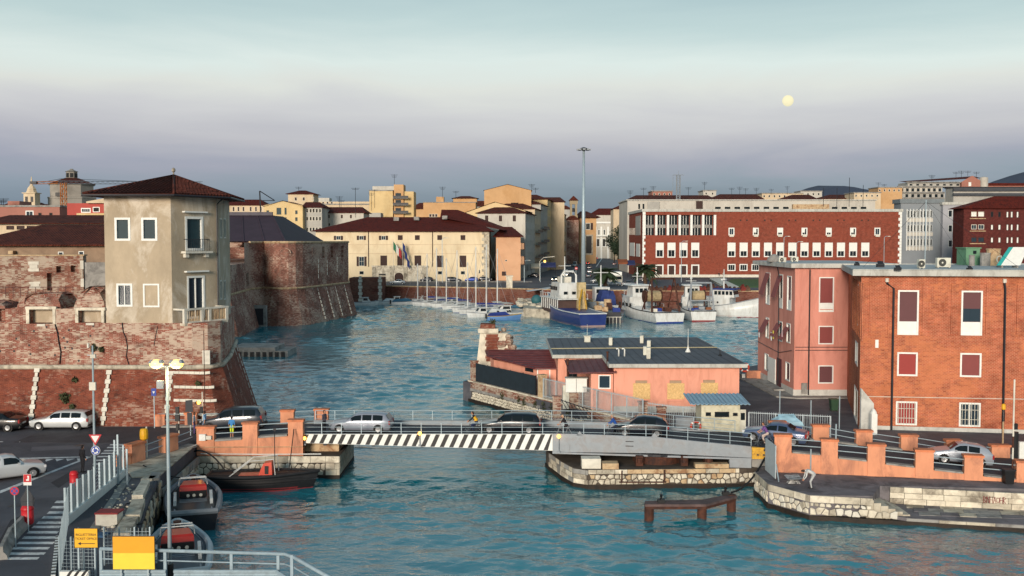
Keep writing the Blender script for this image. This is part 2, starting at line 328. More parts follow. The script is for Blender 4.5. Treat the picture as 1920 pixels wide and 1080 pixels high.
# ------------------------------------------------------------------ rubble masonry
def voronoi_stones(w,a0,a1,z0,z1,size,seed=1):
 """irregular polygons tiling a strip of a wall: list of (a, z) rings"""
 rnd=random.Random(seed);pts=[];na=max(1,int((a1-a0)/size));nz=max(1,round((z1-z0)/(size*.85)))
 da=(a1-a0)/na;dz=(z1-z0)/nz
 for j in range(-1,nz+1):
  for i in range(-1,na+1):
   pts.append((a0+(i+.5+(.25 if j%2 else-.25)+rnd.uniform(-.33,.33))*da,z0+(j+.5+rnd.uniform(-.3,.3))*dz))
 out=[]
 for p in pts:
  if not(a0<p[0]<a1 and z0<p[1]<z1):continue
  cell=[(a0,z0),(a1,z0),(a1,z1),(a0,z1)]
  for q in pts:
   if q is p or abs(q[0]-p[0])>3*da or abs(q[1]-p[1])>3*dz:continue
   mx,mz=(p[0]+q[0])/2,(p[1]+q[1])/2;nx,nz_=q[0]-p[0],q[1]-p[1];new=[]
   for k in range(len(cell)):
    c,d=cell[k],cell[(k+1)%len(cell)]
    sc=(c[0]-mx)*nx+(c[1]-mz)*nz_;sd_=(d[0]-mx)*nx+(d[1]-mz)*nz_
    if sc<=0:new.append(c)
    if sc*sd_<0:t=sc/(sc-sd_);new.append((c[0]+(d[0]-c[0])*t,c[1]+(d[1]-c[1])*t))
   cell=new
   if len(cell)<3:break
  if len(cell)>=3:out.append((p,cell))
 return out
def stone_ring(mb,w,p,cell,joint,dep,rnd):
 cx=sum(c[0]for c in cell)/len(cell);cz=sum(c[1]for c in cell)/len(cell)
 rad=max(.05,sum(math.hypot(c[0]-cx,c[1]-cz)for c in cell)/len(cell))
 k1=max(.4,1-joint/rad);k2=k1*.72;n=len(cell);d=dep*rnd.uniform(.7,1.3)
 vs=[w.pt(c[0]*k1+cx*(1-k1),c[1]*k1+cz*(1-k1),-.02)for c in cell]+[w.pt(c[0]*k1+cx*(1-k1),c[1]*k1+cz*(1-k1),d*.5)for c in cell]+[w.pt(c[0]*k2+cx*(1-k2),c[1]*k2+cz*(1-k2),d)for c in cell]
 fs=[]
 for r in range(2):fs+=[(r*n+i,r*n+(i+1)%n,(r+1)*n+(i+1)%n,(r+1)*n+i)for i in range(n)]
 fs.append(tuple(range(2*n,3*n)));mb.add(vs,fs)
def rubble(parent,A,B,z0,z1,size,mats,seed=1,joint=.035,dep=.07,joined=False):
 w=Wall(A,B);rnd=random.Random(seed+5);st=voronoi_stones(w,0,w.len,z0,z1,size,seed)
 if joined:
  mb=MB()
  for p,c in st:stone_ring(mb,w,p,c,joint,dep,rnd)
  return part('stones',mb,mats[0],parent,kind='stuff')
 for p,c in st:
  mb=MB();stone_ring(mb,w,p,c,joint,dep,rnd);part('stone',mb,rnd.choice(mats),parent)
def blocks(parent,A,B,z0,z1,rows,bw,mats,seed=1,joint=.012,dep=.04):
 """squared ashlar blocks, each an object, on the face of a wall"""
 w=Wall(A,B);rnd=random.Random(seed);h=(z1-z0)/rows
 for j in range(rows):
  a=-rnd.uniform(0,bw*.5)
  while a<w.len:
   l=bw*rnd.uniform(.7,1.35);b0,b1=max(a,0)+joint,min(a+l,w.len)-joint
   if b1-b0>.1:
    mb=MB();o=dep*rnd.uniform(.4,1.2);w.box(mb,b0,b1,z0+j*h+joint,z0+(j+1)*h-joint,-.05,o);part('block',mb,rnd.choice(mats),parent)
   a+=l
# ================================================================== palette
WHITE=pm('white_paint','#d9dcd8',.5,.08,3);OFFW=pm('off_white_stone','#c9c6ba',.8,.18,1.5,.3,9)
GREYM=pm('grey_steel_paint','#878f96',.5,.12,1.2,.1,6,stain='#7c6f66',samt=.35,ss=1.2)
RAILM=pm('galvanised_rail','#9fb0b8',.42,.1,2,metal=.3)
DARKM=pm('dark_iron','#22242a',.5,.2,2)
BLACK=pm('black_paint','#16181b',.5,.2,2);RUBBER=pm('black_rubber','#17181b',.55,.25,3)
GLASS=glass_mat('window_glass');GLASSB=glass_mat('bluish_glass','#2b3a45');CARGLASS=glass_mat('car_glass','#121a1f',.04)
ASPH=pm('asphalt','#43454d',.78,.28,.35,.35,30,stain='#5b5c62',samt=.55,ss=.22)
PAINT=pm('road_paint','#cfd2d2',.7,.2,4,stain='#6d7075',samt=.55,ss=3)
CONC=pm('concrete','#8d8c88',.85,.25,.9,.3,14,stain='#4d4c4c',samt=.6,ss=.7)
LIME=pm('limestone','#b4ad9c',.85,.28,1.1,.45,8,stain='#5a5147',samt=.75,ss=.6)
LIME2=pm('pale_limestone','#cfc8b6',.85,.22,1.3,.4,8,stain='#7a6c5c',samt=.6,ss=.8)
LIME3=pm('rusty_limestone','#b8a180',.85,.25,1.2,.4,8,stain='#7a4a2a',samt=.7,ss=1.1)
MORT=pm('dark_mortar','#4d453d',.95,.3,1.2,.3,9,stain='#2b2622',samt=.7,ss=.5)
WEED=pm('waterline_weed','#2b2119',.7,.3,2,.5,10,stain='#151512',samt=.8,ss=.8)
ORANGE=pm('orange_render','#d0906f',.85,.16,.8,.25,12,stain='#8d6152',samt=.65,ss=.7,stretch=.4)
COPING=pm('orange_coping','#c87a55',.85,.2,1.2,.3,12,stain='#7d5c4c',samt=.6,ss=1)
FORTB=brick_mat('fort_brick','#8d4437','#703024','#a08878',.3,.09,.014,pale='#c2b2a0',pamt=.8,pscale=.34,dark='#3d2420',damt=.65,pcut=.54)
FORTS=brick_mat('scarp_brick','#84422f','#6a2f25','#7c5a4c',.3,.09,.012,pale='#b9a290',pamt=.5,pscale=.5,dark='#3a221e',damt=.75,pcut=.62)
FORTD=brick_mat('dark_bastion_brick','#8c5a4d','#6e4136','#8d7468',.4,.16,.02,pale='#bda695',pamt=.8,pscale=.085,dark='#33201d',damt=.75,pcut=.53)
STUCCO=pm('tower_stucco','#a89a84',.9,.2,.5,.3,9,stain='#cbc2b2',samt=.9,ss=.4,stretch=.55)
TILES=tile_mat('tower_tiles','#2b1512','#5a2f26',.34,.45,.5);TILE_RED=tile_mat('red_tiles','#3d1611','#6b271c');TILE_OLD=tile_mat('old_red_tiles','#33150f','#6d3526')
SHUT=pm('green_shutter','#16333a',.6,.15,3);SHUTB=pm('brown_shutter','#35211d',.7,.15,3)
MAROON=pm('maroon_blind','#7a3836',.6,.06,1);MAROON2=pm('red_blind','#8f2f2b',.6,.06,1);MAROON3=pm('plum_blind','#5a3236',.6,.06,1)
# ================================================================== water
WAVE=.125
wm,wnt,wb=new_mat('harbour_water');N=wnt.nodes.new;L=wnt.links.new
geo=N('ShaderNodeNewGeometry')
def wnoise(scale,sx,sy,rot,detail,rough=.55):
 mp=N('ShaderNodeMapping');mp.inputs['Scale'].default_value=(sx,sy,1);mp.inputs['Rotation'].default_value=(0,0,R(rot));L(geo.outputs['Position'],mp.inputs[0])
 n=N('ShaderNodeTexNoise');n.inputs['Scale'].default_value=scale;n.inputs['Detail'].default_value=detail;n.inputs['Roughness'].default_value=rough;L(mp.outputs[0],n.inputs['Vector']);return n
n1=wnoise(.9,.8,1.3,6,4,.6);n2=wnoise(4.0,.8,1.2,-14,3,.6);n3=wnoise(.05,1,1,0,2)
mA=N('ShaderNodeMath');mA.operation='MULTIPLY';mA.inputs[1].default_value=1.0;L(n1.outputs['Fac'],mA.inputs[0])
mB=N('ShaderNodeMath');mB.operation='MULTIPLY_ADD';mB.inputs[1].default_value=.12;L(n2.outputs['Fac'],mB.inputs[0]);L(mA.outputs[0],mB.inputs[2])
amp=N('ShaderNodeMapRange');amp.inputs['From Min'].default_value=.35;amp.inputs['From Max'].default_value=.65;amp.inputs['To Min'].default_value=.55;amp.inputs['To Max'].default_value=1.15;L(n3.outputs['Fac'],amp.inputs['Value'])
mC=N('ShaderNodeMath');mC.operation='MULTIPLY';L(mB.outputs[0],mC.inputs[0]);L(amp.outputs[0],mC.inputs[1])
bp=N('ShaderNodeBump');bp.inputs['Strength'].default_value=1.0;bp.inputs['Distance'].default_value=.12;L(mC.outputs[0],bp.inputs['Height']);L(bp.outputs[0],wb.inputs['Normal'])
wb.inputs['Base Color'].default_value=(.006,.175,.225,1);wb.inputs['Roughness'].default_value=.03;wb.inputs['IOR'].default_value=2.9;wb.inputs['Specular IOR Level'].default_value=.5
rw=np.random.RandomState(5);NW=64
lam=np.exp(rw.uniform(np.log(.5),np.log(4.5),NW));ang=rw.normal(-math.pi/2,.75,NW);pha=rw.uniform(0,6.28,NW);amp_=WAVE/math.sqrt(NW/2)*lam/(2*math.pi)
def wave_patch(x0,x1,y0,y1,sp,boost=1.0):
 xs=np.arange(x0,x1+sp,sp);ys=np.arange(y0,y1+sp*.5,sp);X_,Y_=np.meshgrid(xs,ys);Z_=np.zeros_like(X_)
 gust=.75+.55*np.sin(X_*.11+Y_*.05+1)*np.sin(Y_*.09-X_*.03)+.18*np.sin(X_*.31-Y_*.23)
 for l,a,p,q in zip(lam,ang,pha,amp_):
  if l<2.6*sp:continue
  k=2*math.pi/l;th=k*(X_*math.cos(a)+Y_*math.sin(a))+p+.6*np.sin(X_*.23+l)+.6*np.sin(Y_*.19-l);Z_+=q*(np.sin(th)+.28*np.cos(2*th))
 Z_*=gust*boost;n,m=X_.shape;v=np.stack([X_.ravel(),Y_.ravel(),Z_.ravel()],1);a=(np.arange(n-1)[:,None]*m+np.arange(m-1)[None,:]).ravel();f=np.stack([a,a+1,a+m+1,a+m],1);return v,f
vv,ff=[np.array([(-3000,-400,-.35),(3000,-400,-.35),(3000,330,-.35),(-3000,330,-.35)])],[np.array([[0,1,2,3]])];nv=4
for pt in((-32,48,36,82,.16),(-56,62,82,150,.32,1.5),(-64,78,150,288,.6,1.9)):v_,f_=wave_patch(*pt);vv.append(v_);ff.append(f_+nv);nv+=len(v_)
vv=np.concatenate(vv);ff=np.concatenate(ff);wme=bpy.data.meshes.new('water');wme.vertices.add(len(vv));wme.vertices.foreach_set('co',vv.astype(np.float32).ravel());wme.loops.add(len(ff)*4);wme.loops.foreach_set('vertex_index',ff.astype(np.int32).ravel());wme.polygons.add(len(ff));wme.polygons.foreach_set('loop_start',np.arange(len(ff),dtype=np.int32)*4);wme.polygons.foreach_set('use_smooth',np.ones(len(ff),dtype=bool));wme.update(calc_edges=True);wme.materials.append(wm)
wo_=bpy.data.objects.new('water',wme);COL.objects.link(wo_);tag(wo_,kind='structure')
# ================================================================== land
ZL,ZC,ZP,ZY,ZQ=2.4,4.5,2.0,2.0,1.5
city_edge=[(-900,300),(-46,300),(-36,277),(-20,270),(-1,262),(8,256),(30,251),(62,248),(150,240),(260,232),(1200,232)]
mb=MB();mb.prism([(x,y)for x,y in city_edge]+[(5000,9000),(-5000,9000)],-3,ZC);city=struct('city_ground',mb,pm('city_asphalt','#4a4b52',.8,.22,.12,.2,10,stain='#6a6868',samt=.5,ss=.06))
q1,q2,q3=P(300,893,ZL),P(279,935,ZL),P(258,1000,ZL)
plaza=[(-120,8),(-3,8),(XU(640,38.5),38.5),(XU(532,42.2),42.2),(XU(258,42.6),42.6),q3[:2],q2[:2],q1[:2],(-22.6,71.9),(-22.9,79),(-24.5,84),(-28,100),(-34,104),(-60,108),(-120,112)]
mb=MB();mb.prism(plaza,-3,ZL);plaza_o=struct('plaza_ground',mb,[ASPH])
road=[(-36,72.5,78.6,2.405),(-26,72.1,78.2,2.43),(-19,72.1,77.8,2.75),(-15,72.2,77.2,2.92),(-6,71.45,76.4,2.97),(2.85,70.7,75.7,3.0),(16.6,69.2,74.2,2.82),(18.5,67.9,73.4,2.78),(25,66.4,71.9,2.33),(32,64.9,70.8,1.78),(48,61,68,1.55),(70,56,64,1.5)]
ROADM=pm('road_asphalt','#33343b',.75,.25,.5,.3,30,stain='#4b4b50',samt=.5,ss=.4)
def zroad(x):
 for a,b in zip(road,road[1:]):
  if a[0]<=x<=b[0]:t=(x-a[0])/(b[0]-a[0]);return a[3]+(b[3]-a[3])*t
 return road[0][3]
def ynear(x):
 for a,b in zip(road,road[1:]):
  if a[0]<=x<=b[0]:t=(x-a[0])/(b[0]-a[0]);return a[1]+(b[1]-a[1])*t
 return road[0][1]
def yfar(x):
 for a,b in zip(road,road[1:]):
  if a[0]<=x<=b[0]:t=(x-a[0])/(b[0]-a[0]);return a[2]+(b[2]-a[2])*t
 return road[0][2]
mb=MB();k=len(road);vs=[(x,y0,z)for x,y0,y1,z in road]+[(x,y1,z)for x,y0,y1,z in road]+[(x,y0,z-.25)for x,y0,y1,z in road]+[(x,y1,z-.25)for x,y0,y1,z in road]
fs=[]
for i in range(k-1):fs+=[(i,i+1,k+i+1,k+i),(2*k+i,2*k+i+1,i+1,i),(k+i,k+i+1,3*k+i+1,3*k+i),(3*k+i,3*k+i+1,2*k+i+1,2*k+i)]
mb.add(vs,fs);struct('road',mb,ROADM)
# peninsula and yard behind the bridge (one sheet), right quay with its lower landing
pen=[(-5.2,107),(-4.2,105.8),(0,99),(4,92.3),(8.2,85.6),(12.5,78.8),(2.6,76.6),(2.6,75.2),(16.8,74.6),(18.6,73.6),(25,72.1),(32,70.9),(48,68.1),(120,60),(120,150),(62,150),(26,118),(21,113.5),(-2,114)]
mb=MB();mb.prism(pen,-3,ZY);struct('peninsula_ground',mb,[pm('yard_asphalt','#4c4d54',.75,.3,.4,.3,25,stain='#6d6d70',samt=.6,ss=.3)])
w0,w1,w2,w3,w4=P(1415,926),P(1440,951),P(1518,974),P(1699,985),P(1930,999)
qz=[(17.4,69.3),tuple(w0[:2]),tuple(w1[:2]),tuple(w2[:2]),tuple(P(1636,930,ZQ)[:2]),tuple(P(1650,911,ZQ)[:2]),tuple(P(1940,917,ZQ)[:2]),(60,56),(60,62),(32,65.2),(18,68.6)]
QUAYM=pm('quay_paving','#6f6c70',.85,.3,.6,.4,14,stain='#3c3a3e',samt=.7,ss=.5)
mb=MB();mb.prism(qz,-3,ZQ);right_quay=struct('right_quay',mb,[QUAYM])
lq=[tuple(P(1636,930,ZQ)[:2]),tuple(P(1705,973,.45)[:2]),tuple(P(1940,984,.45)[:2]),(60,52),tuple(P(1940,958,.45)[:2]),tuple(P(1650,935,.6)[:2])]
mb=MB();mb.prism([tuple(P(1640,976,0)[:2]),tuple(w3[:2]),tuple(w4[:2]),(58,52),(58,58),(33,62.6),tuple(P(1660,935,.45)[:2])],-3,.45);low_quay=struct('lower_landing',mb,[QUAYM])
# ------------------------------------------------------------------ plaza paint
PATCH=pm('asphalt_patch','#2e2f35',.85,.2,1,.3,20);WORN=pm('worn_asphalt','#56575e',.75,.25,.8,.3,25)
for k,q in enumerate([[(30,880),(95,872),(120,884),(40,896)],[(-5,1020),(20,975),(60,958),(40,1000)],[(60,838),(150,834),(160,841),(58,846)],[(95,905),(140,880),(152,886),(110,915)]]):
 mb=MB();mb.poly([P(u,v,ZL+.003)for u,v in q]);part('asphalt_patch',mb,PATCH if k%2 else WORN,plaza_o)
for u,v in((75,862),(28,948),(150,835)):
 p=P(u,v,ZL+.006);mb=MB();mb.cyl((p.x,p.y),.38,ZL,ZL+.007,18);part('manhole_cover',mb,DARKM,plaza_o)
def stripe(mb,pts,z=ZL+.006):mb.poly([P(u,v,z)for u,v in pts])
cross=thing('pedestrian_crossing','long white zebra crossing along the fence on the left','road marking',P(150,930,ZL+.005))
zs=[
(812,230,256),(816,226,255),(820,222,254),(824,217,254),(829,212,256),(834,206,254),(839,201,251),(845,195,246),(850,190,243),(856,183,238),(863,178,234),(870,174,232),
(941,104,130),(951,97,128),(961,90,126),(970,80,122),(980,70,118),(988,61,113),(998,52,109),(1008,43,106),(1018,33,101),(1028,22,92),(1038,12,84),(1047,4,72)]
for v,ua,ub in zs:
 t=1.5 if v<880 else 3.0;mb=MB();stripe(mb,[(ua-t*.8,v+t*.75),(ub-t*.8,v+t*.75),(ub+t*.8,v-t*.75),(ua+t*.8,v-t*.75)]);part('stripe',mb,PAINT,cross)
mb=MB();stripe(mb,[(0,920),(0,925),(172,856.5),(172,854)]);solo('lane_line',mb,PAINT,'long diagonal white line running to the roundabout sign','road marking')
mb=MB();stripe(mb,[(0,859.5),(172,855.5),(172,857),(0,862)]);solo('lane_line',mb,PAINT,'thin white line above the row of give way triangles','road marking')
gw=thing('give_way_line','row of white give way triangles painted across the lane','road marking',P(70,864,ZL))
for i in range(8):
 u=4+i*20;mb=MB();stripe(mb,[(u,862-i*.35),(u+2,867-i*.4),(u+17,862-i*.35)]);part('triangle',mb,PAINT,gw)
for k,(ua,ub,v)in enumerate([(36,69,828.5),(-20,6,828)]):
 mb=MB();stripe(mb,[(ua,v+.8),(ub,v+.8),(ub,v-.4),(ua,v-.4)]);solo('lane_dash',mb,PAINT,['short white lane dash on the dark road below the white estate car','short white lane dash cut by the left picture edge'][k],'road marking')
mb=MB();stripe(mb,[(14,800.2),(200,806),(225,809),(225,808),(200,804.8),(14,799.2)]);solo('edge_line',mb,PAINT,'thin white edge line along the foot of the fort wall','road marking')
# ================================================================== near bastion
base=[(-78,80.5),(-32.45,80.2),(-25.4,80.1),(-24.2,80.5),(-23.5,81.8),(-24.6,88),(-27.6,101),(-33,105),(-78,107)]
bas=thing('brick_bastion','near red brick fort bastion with sloping foot, pale patches and stone cordon','fort',(-40,90,ZL))
b_lo=ins(base,-2.1);b_mid=ins(base,-.0)
mb=MB();mb.loft([[(p[0],p[1],-1)for p in ins(base,-2.35)],[(p[0],p[1],6.85)for p in base]],cap=False);part('scarp',mb,FORTS,bas)
up=ins(base,.12);mb=MB()
wl=Wall(up[0],up[1]);wl.holes+=[wl.rect(55,580,99,607),wl.rect(147,582,190,605),wl.rect(-12,579,10,603)]
wl.faces(mb,6.9,11.55,.8)
for i in range(1,len(up)):Wall(up[i],up[(i+1)%len(up)]).faces(mb,6.9,10.4 if i>1 else 10.42)
mb.poly([(p[0],p[1],10.4)for p in up]);part('upper_wall',mb,FORTB,bas)
mb=MB();mb.tube([(p[0],p[1],6.9)for p in ins(base,-.02)],.2,8);part('cordon',mb,LIME,bas,True)
# white quoin chains on the scarp, each stone its own piece
def on_scarp(u,v):
 d=ray(u,v);y0,z0,k=80.1,6.85,.3
 t=(y0-(z0-CZ)*k)/(d.y-d.z*k);return Vector((d.x*t,d.y*t,CZ+d.z*t))
def scarp_quad(mb,q,dep=.06):
 ps=[on_scarp(*p)for p in q];n=Vector((0,-.95,.29));mb.add([p-n*.03 for p in ps]+[p+n*dep for p in ps],[(4,5,6,7),(0,1,5,4),(1,2,6,5),(2,3,7,6),(3,0,4,7)])
for ua,va,ub,vb,n in[(70,690,57,793,12),(205,694,192,798,12),(321,696,312,775,10)]:
 for k in range(n):
  t0,t1=k/n,(k+.94)/n;c0=ua+(ub-ua)*t0;c1=ua+(ub-ua)*t1;v0=va+(vb-va)*t0;v1=va+(vb-va)*t1;hw=2.6 if k%2 else 5.0
  mb=MB();scarp_quad(mb,[(c1-hw,v1),(c1+hw,v1),(c0+hw,v0),(c0-hw,v0)]);part('quoin',mb,OFFW,bas)
for va,vb,u1 in[(695,697,414),(722,724,424),(747,749,430),(773,776,432)]:
 n=9
 for k in range(n):
  f=lambda t:(326+(u1-326)*t,va+1-9*max(0,(t-.6)/.4)**2*.8+2*t);a,b2=f(k/n),f((k+.95)/n)
  h=5
  mb=MB();scarp_quad(mb,[(a[0],a[1]+h),(b2[0],b2[1]+h),(b2[0],b2[1]),(a[0],a[1])])if k<n-2 else None
  if k<n-2:part('band_stone',mb,OFFW,bas)
# pale ribs down the flank
for k,yy in enumerate([84.5,87,89.8,92.8,96,99]):
 f=(yy-81.8)/19.2;x=-23.5+(-27.6+23.5)*f;mb=MB()
 for j in range(9):
  za,zb=6.6-j*.72,6.6-j*.72-.5;mb.add([(x+(6.85-z)*.3+o,yy+d,z)for z in(za,zb)for d in(-.09,.09)for o in(-.05,.1)],[(1,3,7,5),(0,1,5,4),(2,6,7,3),(0,2,3,1),(4,5,7,6)])
 part('flank_rib',mb,OFFW,bas)
# blocked gun openings: lintel and sill stones, plaster fillings
for r,lab in(((55,580,99,607),0),((147,582,190,605),1)):
 a0,a1,b0,b1=wl.rect(*r);mb=MB();wl.box(mb,a0-.3,a1+.3,b1,b1+.22,-.2,.06);wl.box(mb,a0-.25,a0,b0,b1,-.2,.04);wl.box(mb,a1,a1+.22,b0,b1,-.2,.05);part('opening_frame',mb,LIME2,bas)
 mb=MB();wl.box(mb,a0,a1,b0,b1,-.75,-.68);part('filling',mb,STUCCO,bas)
 mb=MB();wl.box(mb,a0+.6,a0+1.25,b0-.2,b0-.02,-.1,.05);part('sill_stone',mb,OFFW,bas)
# ragged parapet heaps on the wall head
def lump(mb,poly,z0,z1,rnd,k=.25):
 n=len(poly);rings=[]
 for t in(0,.35,.7,1):
  q=ins(poly,.9*t**2.2);rings.append([(p[0]+rnd.uniform(-k,k)*t,p[1]+rnd.uniform(-k,k)*t,z0+(z1-z0)*t+rnd.uniform(-k,k)*t*.5)for p in q])
 mb.loft(rings)
rnd=random.Random(4)
def densify(poly,s):
 out=[]
 for i in range(len(poly)):
  a,b=Vector(poly[i]),Vector(poly[(i+1)%len(poly)]);n=max(1,int((b-a).length/s))
  out+=[tuple(a+(b-a)*(k/n))for k in range(n)]
 return out
for ua,ub,vt,dd in[(30,113,553,4),(136,196,540,3.4),(-60,8,566,3)]:
 mb=MB();lump(mb,densify(rect_poly(XU(ua,80.9),80.75,XU(ub,80.9),80.75+dd),.5),11.5,ZV(vt,81),rnd);part('parapet_heap',mb,FORTB,bas)
# cracks, marble tablet, plaque, putlog holes
for r in[(380,657,394,683),(337,672,342,688)]:
 w_=Wall(up[1],up[2])if r[0]>340 else wl;a0,a1,b0,b1=w_.rect(*r);mb=MB();w_.box(mb,a0,a1,b0,b1,-.05,.08);part('tablet',mb,OFFW,bas)
mb=MB()
for k in range(34):
 a=rnd.uniform(26,45);z=rnd.uniform(7.3,10.2);wl.box(mb,a,a+.14,z,z+.16,-.1,.012)
part('putlog_hole',mb,BLACK,bas,kind='stuff')
for pts in[[(229,605),(231,622),(236,633),(239,650),(237,668),(242,684)],[(103,608),(108,625),(110,640),(114,660),(112,682)],[(296,612),(292,630),(289,648)]]:
 mb=MB();q=[PD(u,v,80.28)for u,v in pts];mb.tube(q,.045,5);part('crack',mb,BLACK,bas)
# wild shrubs rooted in the masonry
LEAF=pm('wild_shrub_leaf','#3d4228',.8,.4,6)
def leaf_ball(mb,c,r,n,rnd,s=.16,flat=1.0):
 for _ in range(n):
  d=Vector((rnd.gauss(0,1),rnd.gauss(0,1),rnd.gauss(0,1))).normalized()*(r*rnd.random()**.5);p=Vector(c)+Vector((d.x,d.y,d.z*flat))
  a=Vector((rnd.gauss(0,1),rnd.gauss(0,1),rnd.gauss(0,1))).normalized();b=a.cross(Vector((rnd.gauss(0,1),rnd.gauss(0,1),rnd.gauss(0,1)))).normalized();l=s*rnd.uniform(.6,1.3)
  mb.quad(p-a*l,p+b*l*.5,p+a*l,p-b*l*.5)
for k,(u,v,r)in enumerate([(122,746,.42),(140,712,.2),(135,762,.22),(175,652,.28),(190,655,.2),(371,719,.2)]):
 c=on_scarp(u,v)if v>690 else PD(u,v,80.2);mb=MB();leaf_ball(mb,c,r,int(260*r),rnd)
 solo('wall_shrub',mb,LEAF,['largest dark shrub growing from the sloping fort wall','small shrub high on the sloping fort wall above the largest one','small shrub below the largest one on the sloping fort wall','shrub just above the fort cordon left of the others there','tiny shrub just above the fort cordon beside another','tiny shrub between the pale stone bands at the bastion corner'][k],'shrub','shrubs on the fort wall')
# ================================================================== stucco tower house
A,B,C_,D_=(XU(196,80.5),80.5),(XU(321,80.5),80.5),(XU(407,84.6),84.6),(XU(431,91),91)
tw=Bld('tower_house','stained beige stucco tower house with dark hipped tile roof on the bastion',[A,B,C_,D_,(-32.2,93)],10.4,20.45,STUCCO,'house')
for r,sh in[((215,408,244.5,451.5),SHUT),((265,408,295,451.5),SHUT)]:tw.win(0,r,WHITE,sh,.17,(0,0),.16)
tw.win(0,(218.5,531.5,248.5,575),WHITE,GLASSB,.16,(1,0),.16);tw.win(0,(268.5,532,299,576),WHITE,STUCCO,.13,(0,0),.06)
tw.win(1,(347,406,381,470),WHITE,SHUT,.2,(0,0),.16,hood=True);tw.win(1,(351,517,384,597),WHITE,GLASSB,.17,(1,0),.16,hood=True)
for r in[(412,409,416,447),(419,409,423,447),(412,525,416,562),(419,525,423,562)]:tw.win(2,r,OFFW,GLASS,.12)
tw.finish()
zt=20.45;apex=Vector((-28.8,86.6,22.45));ev=ins(tw.poly,-1.15);mb=MB();n=len(ev)
mb.add([(p[0],p[1],zt+.0)for p in ins(tw.poly,-1.1)]+[(p[0],p[1],zt+.16)for p in ev]+[tuple(apex)],[(i,(i+1)%n,n+(i+1)%n,n+i)for i in range(n)]+[(n+i,n+(i+1)%n,2*n)for i in range(n)]+[tuple(range(n-1,-1,-1))])
roof=part('roof',mb,TILES,tw.o)
mb=MB();rows=0
for i in range(n):
 a,b=Vector((*ev[i],zt+.16)),Vector((*ev[(i+1)%n],zt+.16));e=(b-a);ln=e.length;e.normalize();nn=e.cross(apex-a).normalized();sl=nn.cross(e)
 ta=(apex-a).dot(e);H=(apex-a).dot(sl);k=.17
 while k<ln:
  h=H*(k/ta if k<ta else(ln-k)/(ln-ta));
  if h>.3:
   m_=max(1,int(h/.45))
   for q in range(m_):
    p0=a+e*k+sl*(h*q/m_);p1=a+e*k+sl*(h*(q+1.05)/m_);mb.loft([[p+e*(r_*math.cos(t))+nn*(r_*math.sin(t)+.01)for t in(0,math.pi/3,2*math.pi/3,math.pi)]for p,r_ in((p0+nn*.03,.1),(p1,.085))],closed=False,cap=False)
  k+=.33
part('tile_rows',mb,TILES,roof,kind='stuff')
mb=MB()
for p in ev:mb.tube([Vector((*p,zt+.2)),apex+Vector((0,0,.04))],.11,6)
part('hip_tiles',mb,TILES,roof,True)
mb=MB();mb.lathe(apex[:2],[(.06,22.4),(.06,22.75),(.17,22.85),(.15,23.05),(.02,23.15)],8);part('finial',mb,LIME,roof)
mb=MB();g=ins(tw.poly,-1.2);mb.tube([(*g[i],zt+.05)for i in(4,0,1,2,3)],.08,6);part('gutter',mb,DARKM,roof)
w1_=tw.w[1];mb=MB();mb.tube([w1_.pt(w1_.len-.12,zt,.9),w1_.pt(w1_.len-.12,zt-.5,.15),w1_.pt(w1_.len-.12,10.5,.15)],.06,6);part('drainpipe',mb,DARKM,tw.o)
# iron balcony of the upper door, stone balcony of the lower one
a0,a1,b0,b1=w1_.rect(345,447,385,472);sl_=MB();w1_.box(sl_,a0-.3,a1+.3,b0-.12,b0+.05,.003,.55);w1_.box(sl_,a0-.1,a0+.25,b0-.45,b0-.12,.003,.3);w1_.box(sl_,a1-.25,a1+.1,b0-.45,b0-.12,.003,.3)
bal=part('balcony',sl_,OFFW,tw.o);mb=MB();hz=b0+.05
for t in range(13):mb.tube([w1_.pt(a0+(a1-a0)*t/12,hz,.48),w1_.pt(a0+(a1-a0)*t/12,hz+.95,.48)],.015,4)
w1_.box(mb,a0-.02,a1+.02,hz+.94,hz+.99,.46,.5);w1_.box(mb,a0-.02,a0+.02,hz+.94,hz+.99,.0,.46);w1_.box(mb,a1-.02,a1+.02,hz+.94,hz+.99,.0,.46);part('iron_railing',mb,DARKM,bal)
a0,a1,b0,b1=w1_.rect(320,570,420,600);a0=.12;a1=w1_.len-.1;zb=ZV(600,83)-.05
mb=MB();w1_.box(mb,a0,a1,zb-.18,zb,.003,1.25)
for k in range(8):c=a0+.2+(a1-a0-.4)*k/7;w1_.box(mb,c-.09,c+.09,zb-.42,zb-.18,.003,.9)
sb=part('stone_balcony',mb,LIME2,tw.o);mb=MB();zt2=zb+1.02
w1_.box(mb,a0-.05,a1+.05,zt2,zt2+.14,1.02,1.3);w1_.box(mb,a0-.05,a0+.18,zt2,zt2+.14,.003,1.02);w1_.box(mb,a1-.18,a1+.05,zt2,zt2+.14,.003,1.02)
w1_.box(mb,a0,a1,zb,zb+.12,1.08,1.24);part('balcony_rail',mb,OFFW,sb)
for c in(a0+.1,(a0+a1)/2-.45,(a0+a1)/2+.35,a1-.1):
 mb=MB();w1_.box(mb,c-.13,c+.13,zb,zt2,1.05,1.27);part('balcony_pier',mb,OFFW,sb)
mb=MB();k=a0+.3
while k<a1-.2:mb.cyl(w1_.pt(k,0,1.16)[:2],.035,zb+.12,zt2,5);k+=.16
part('balusters',mb,LIME3,sb,kind='stuff')
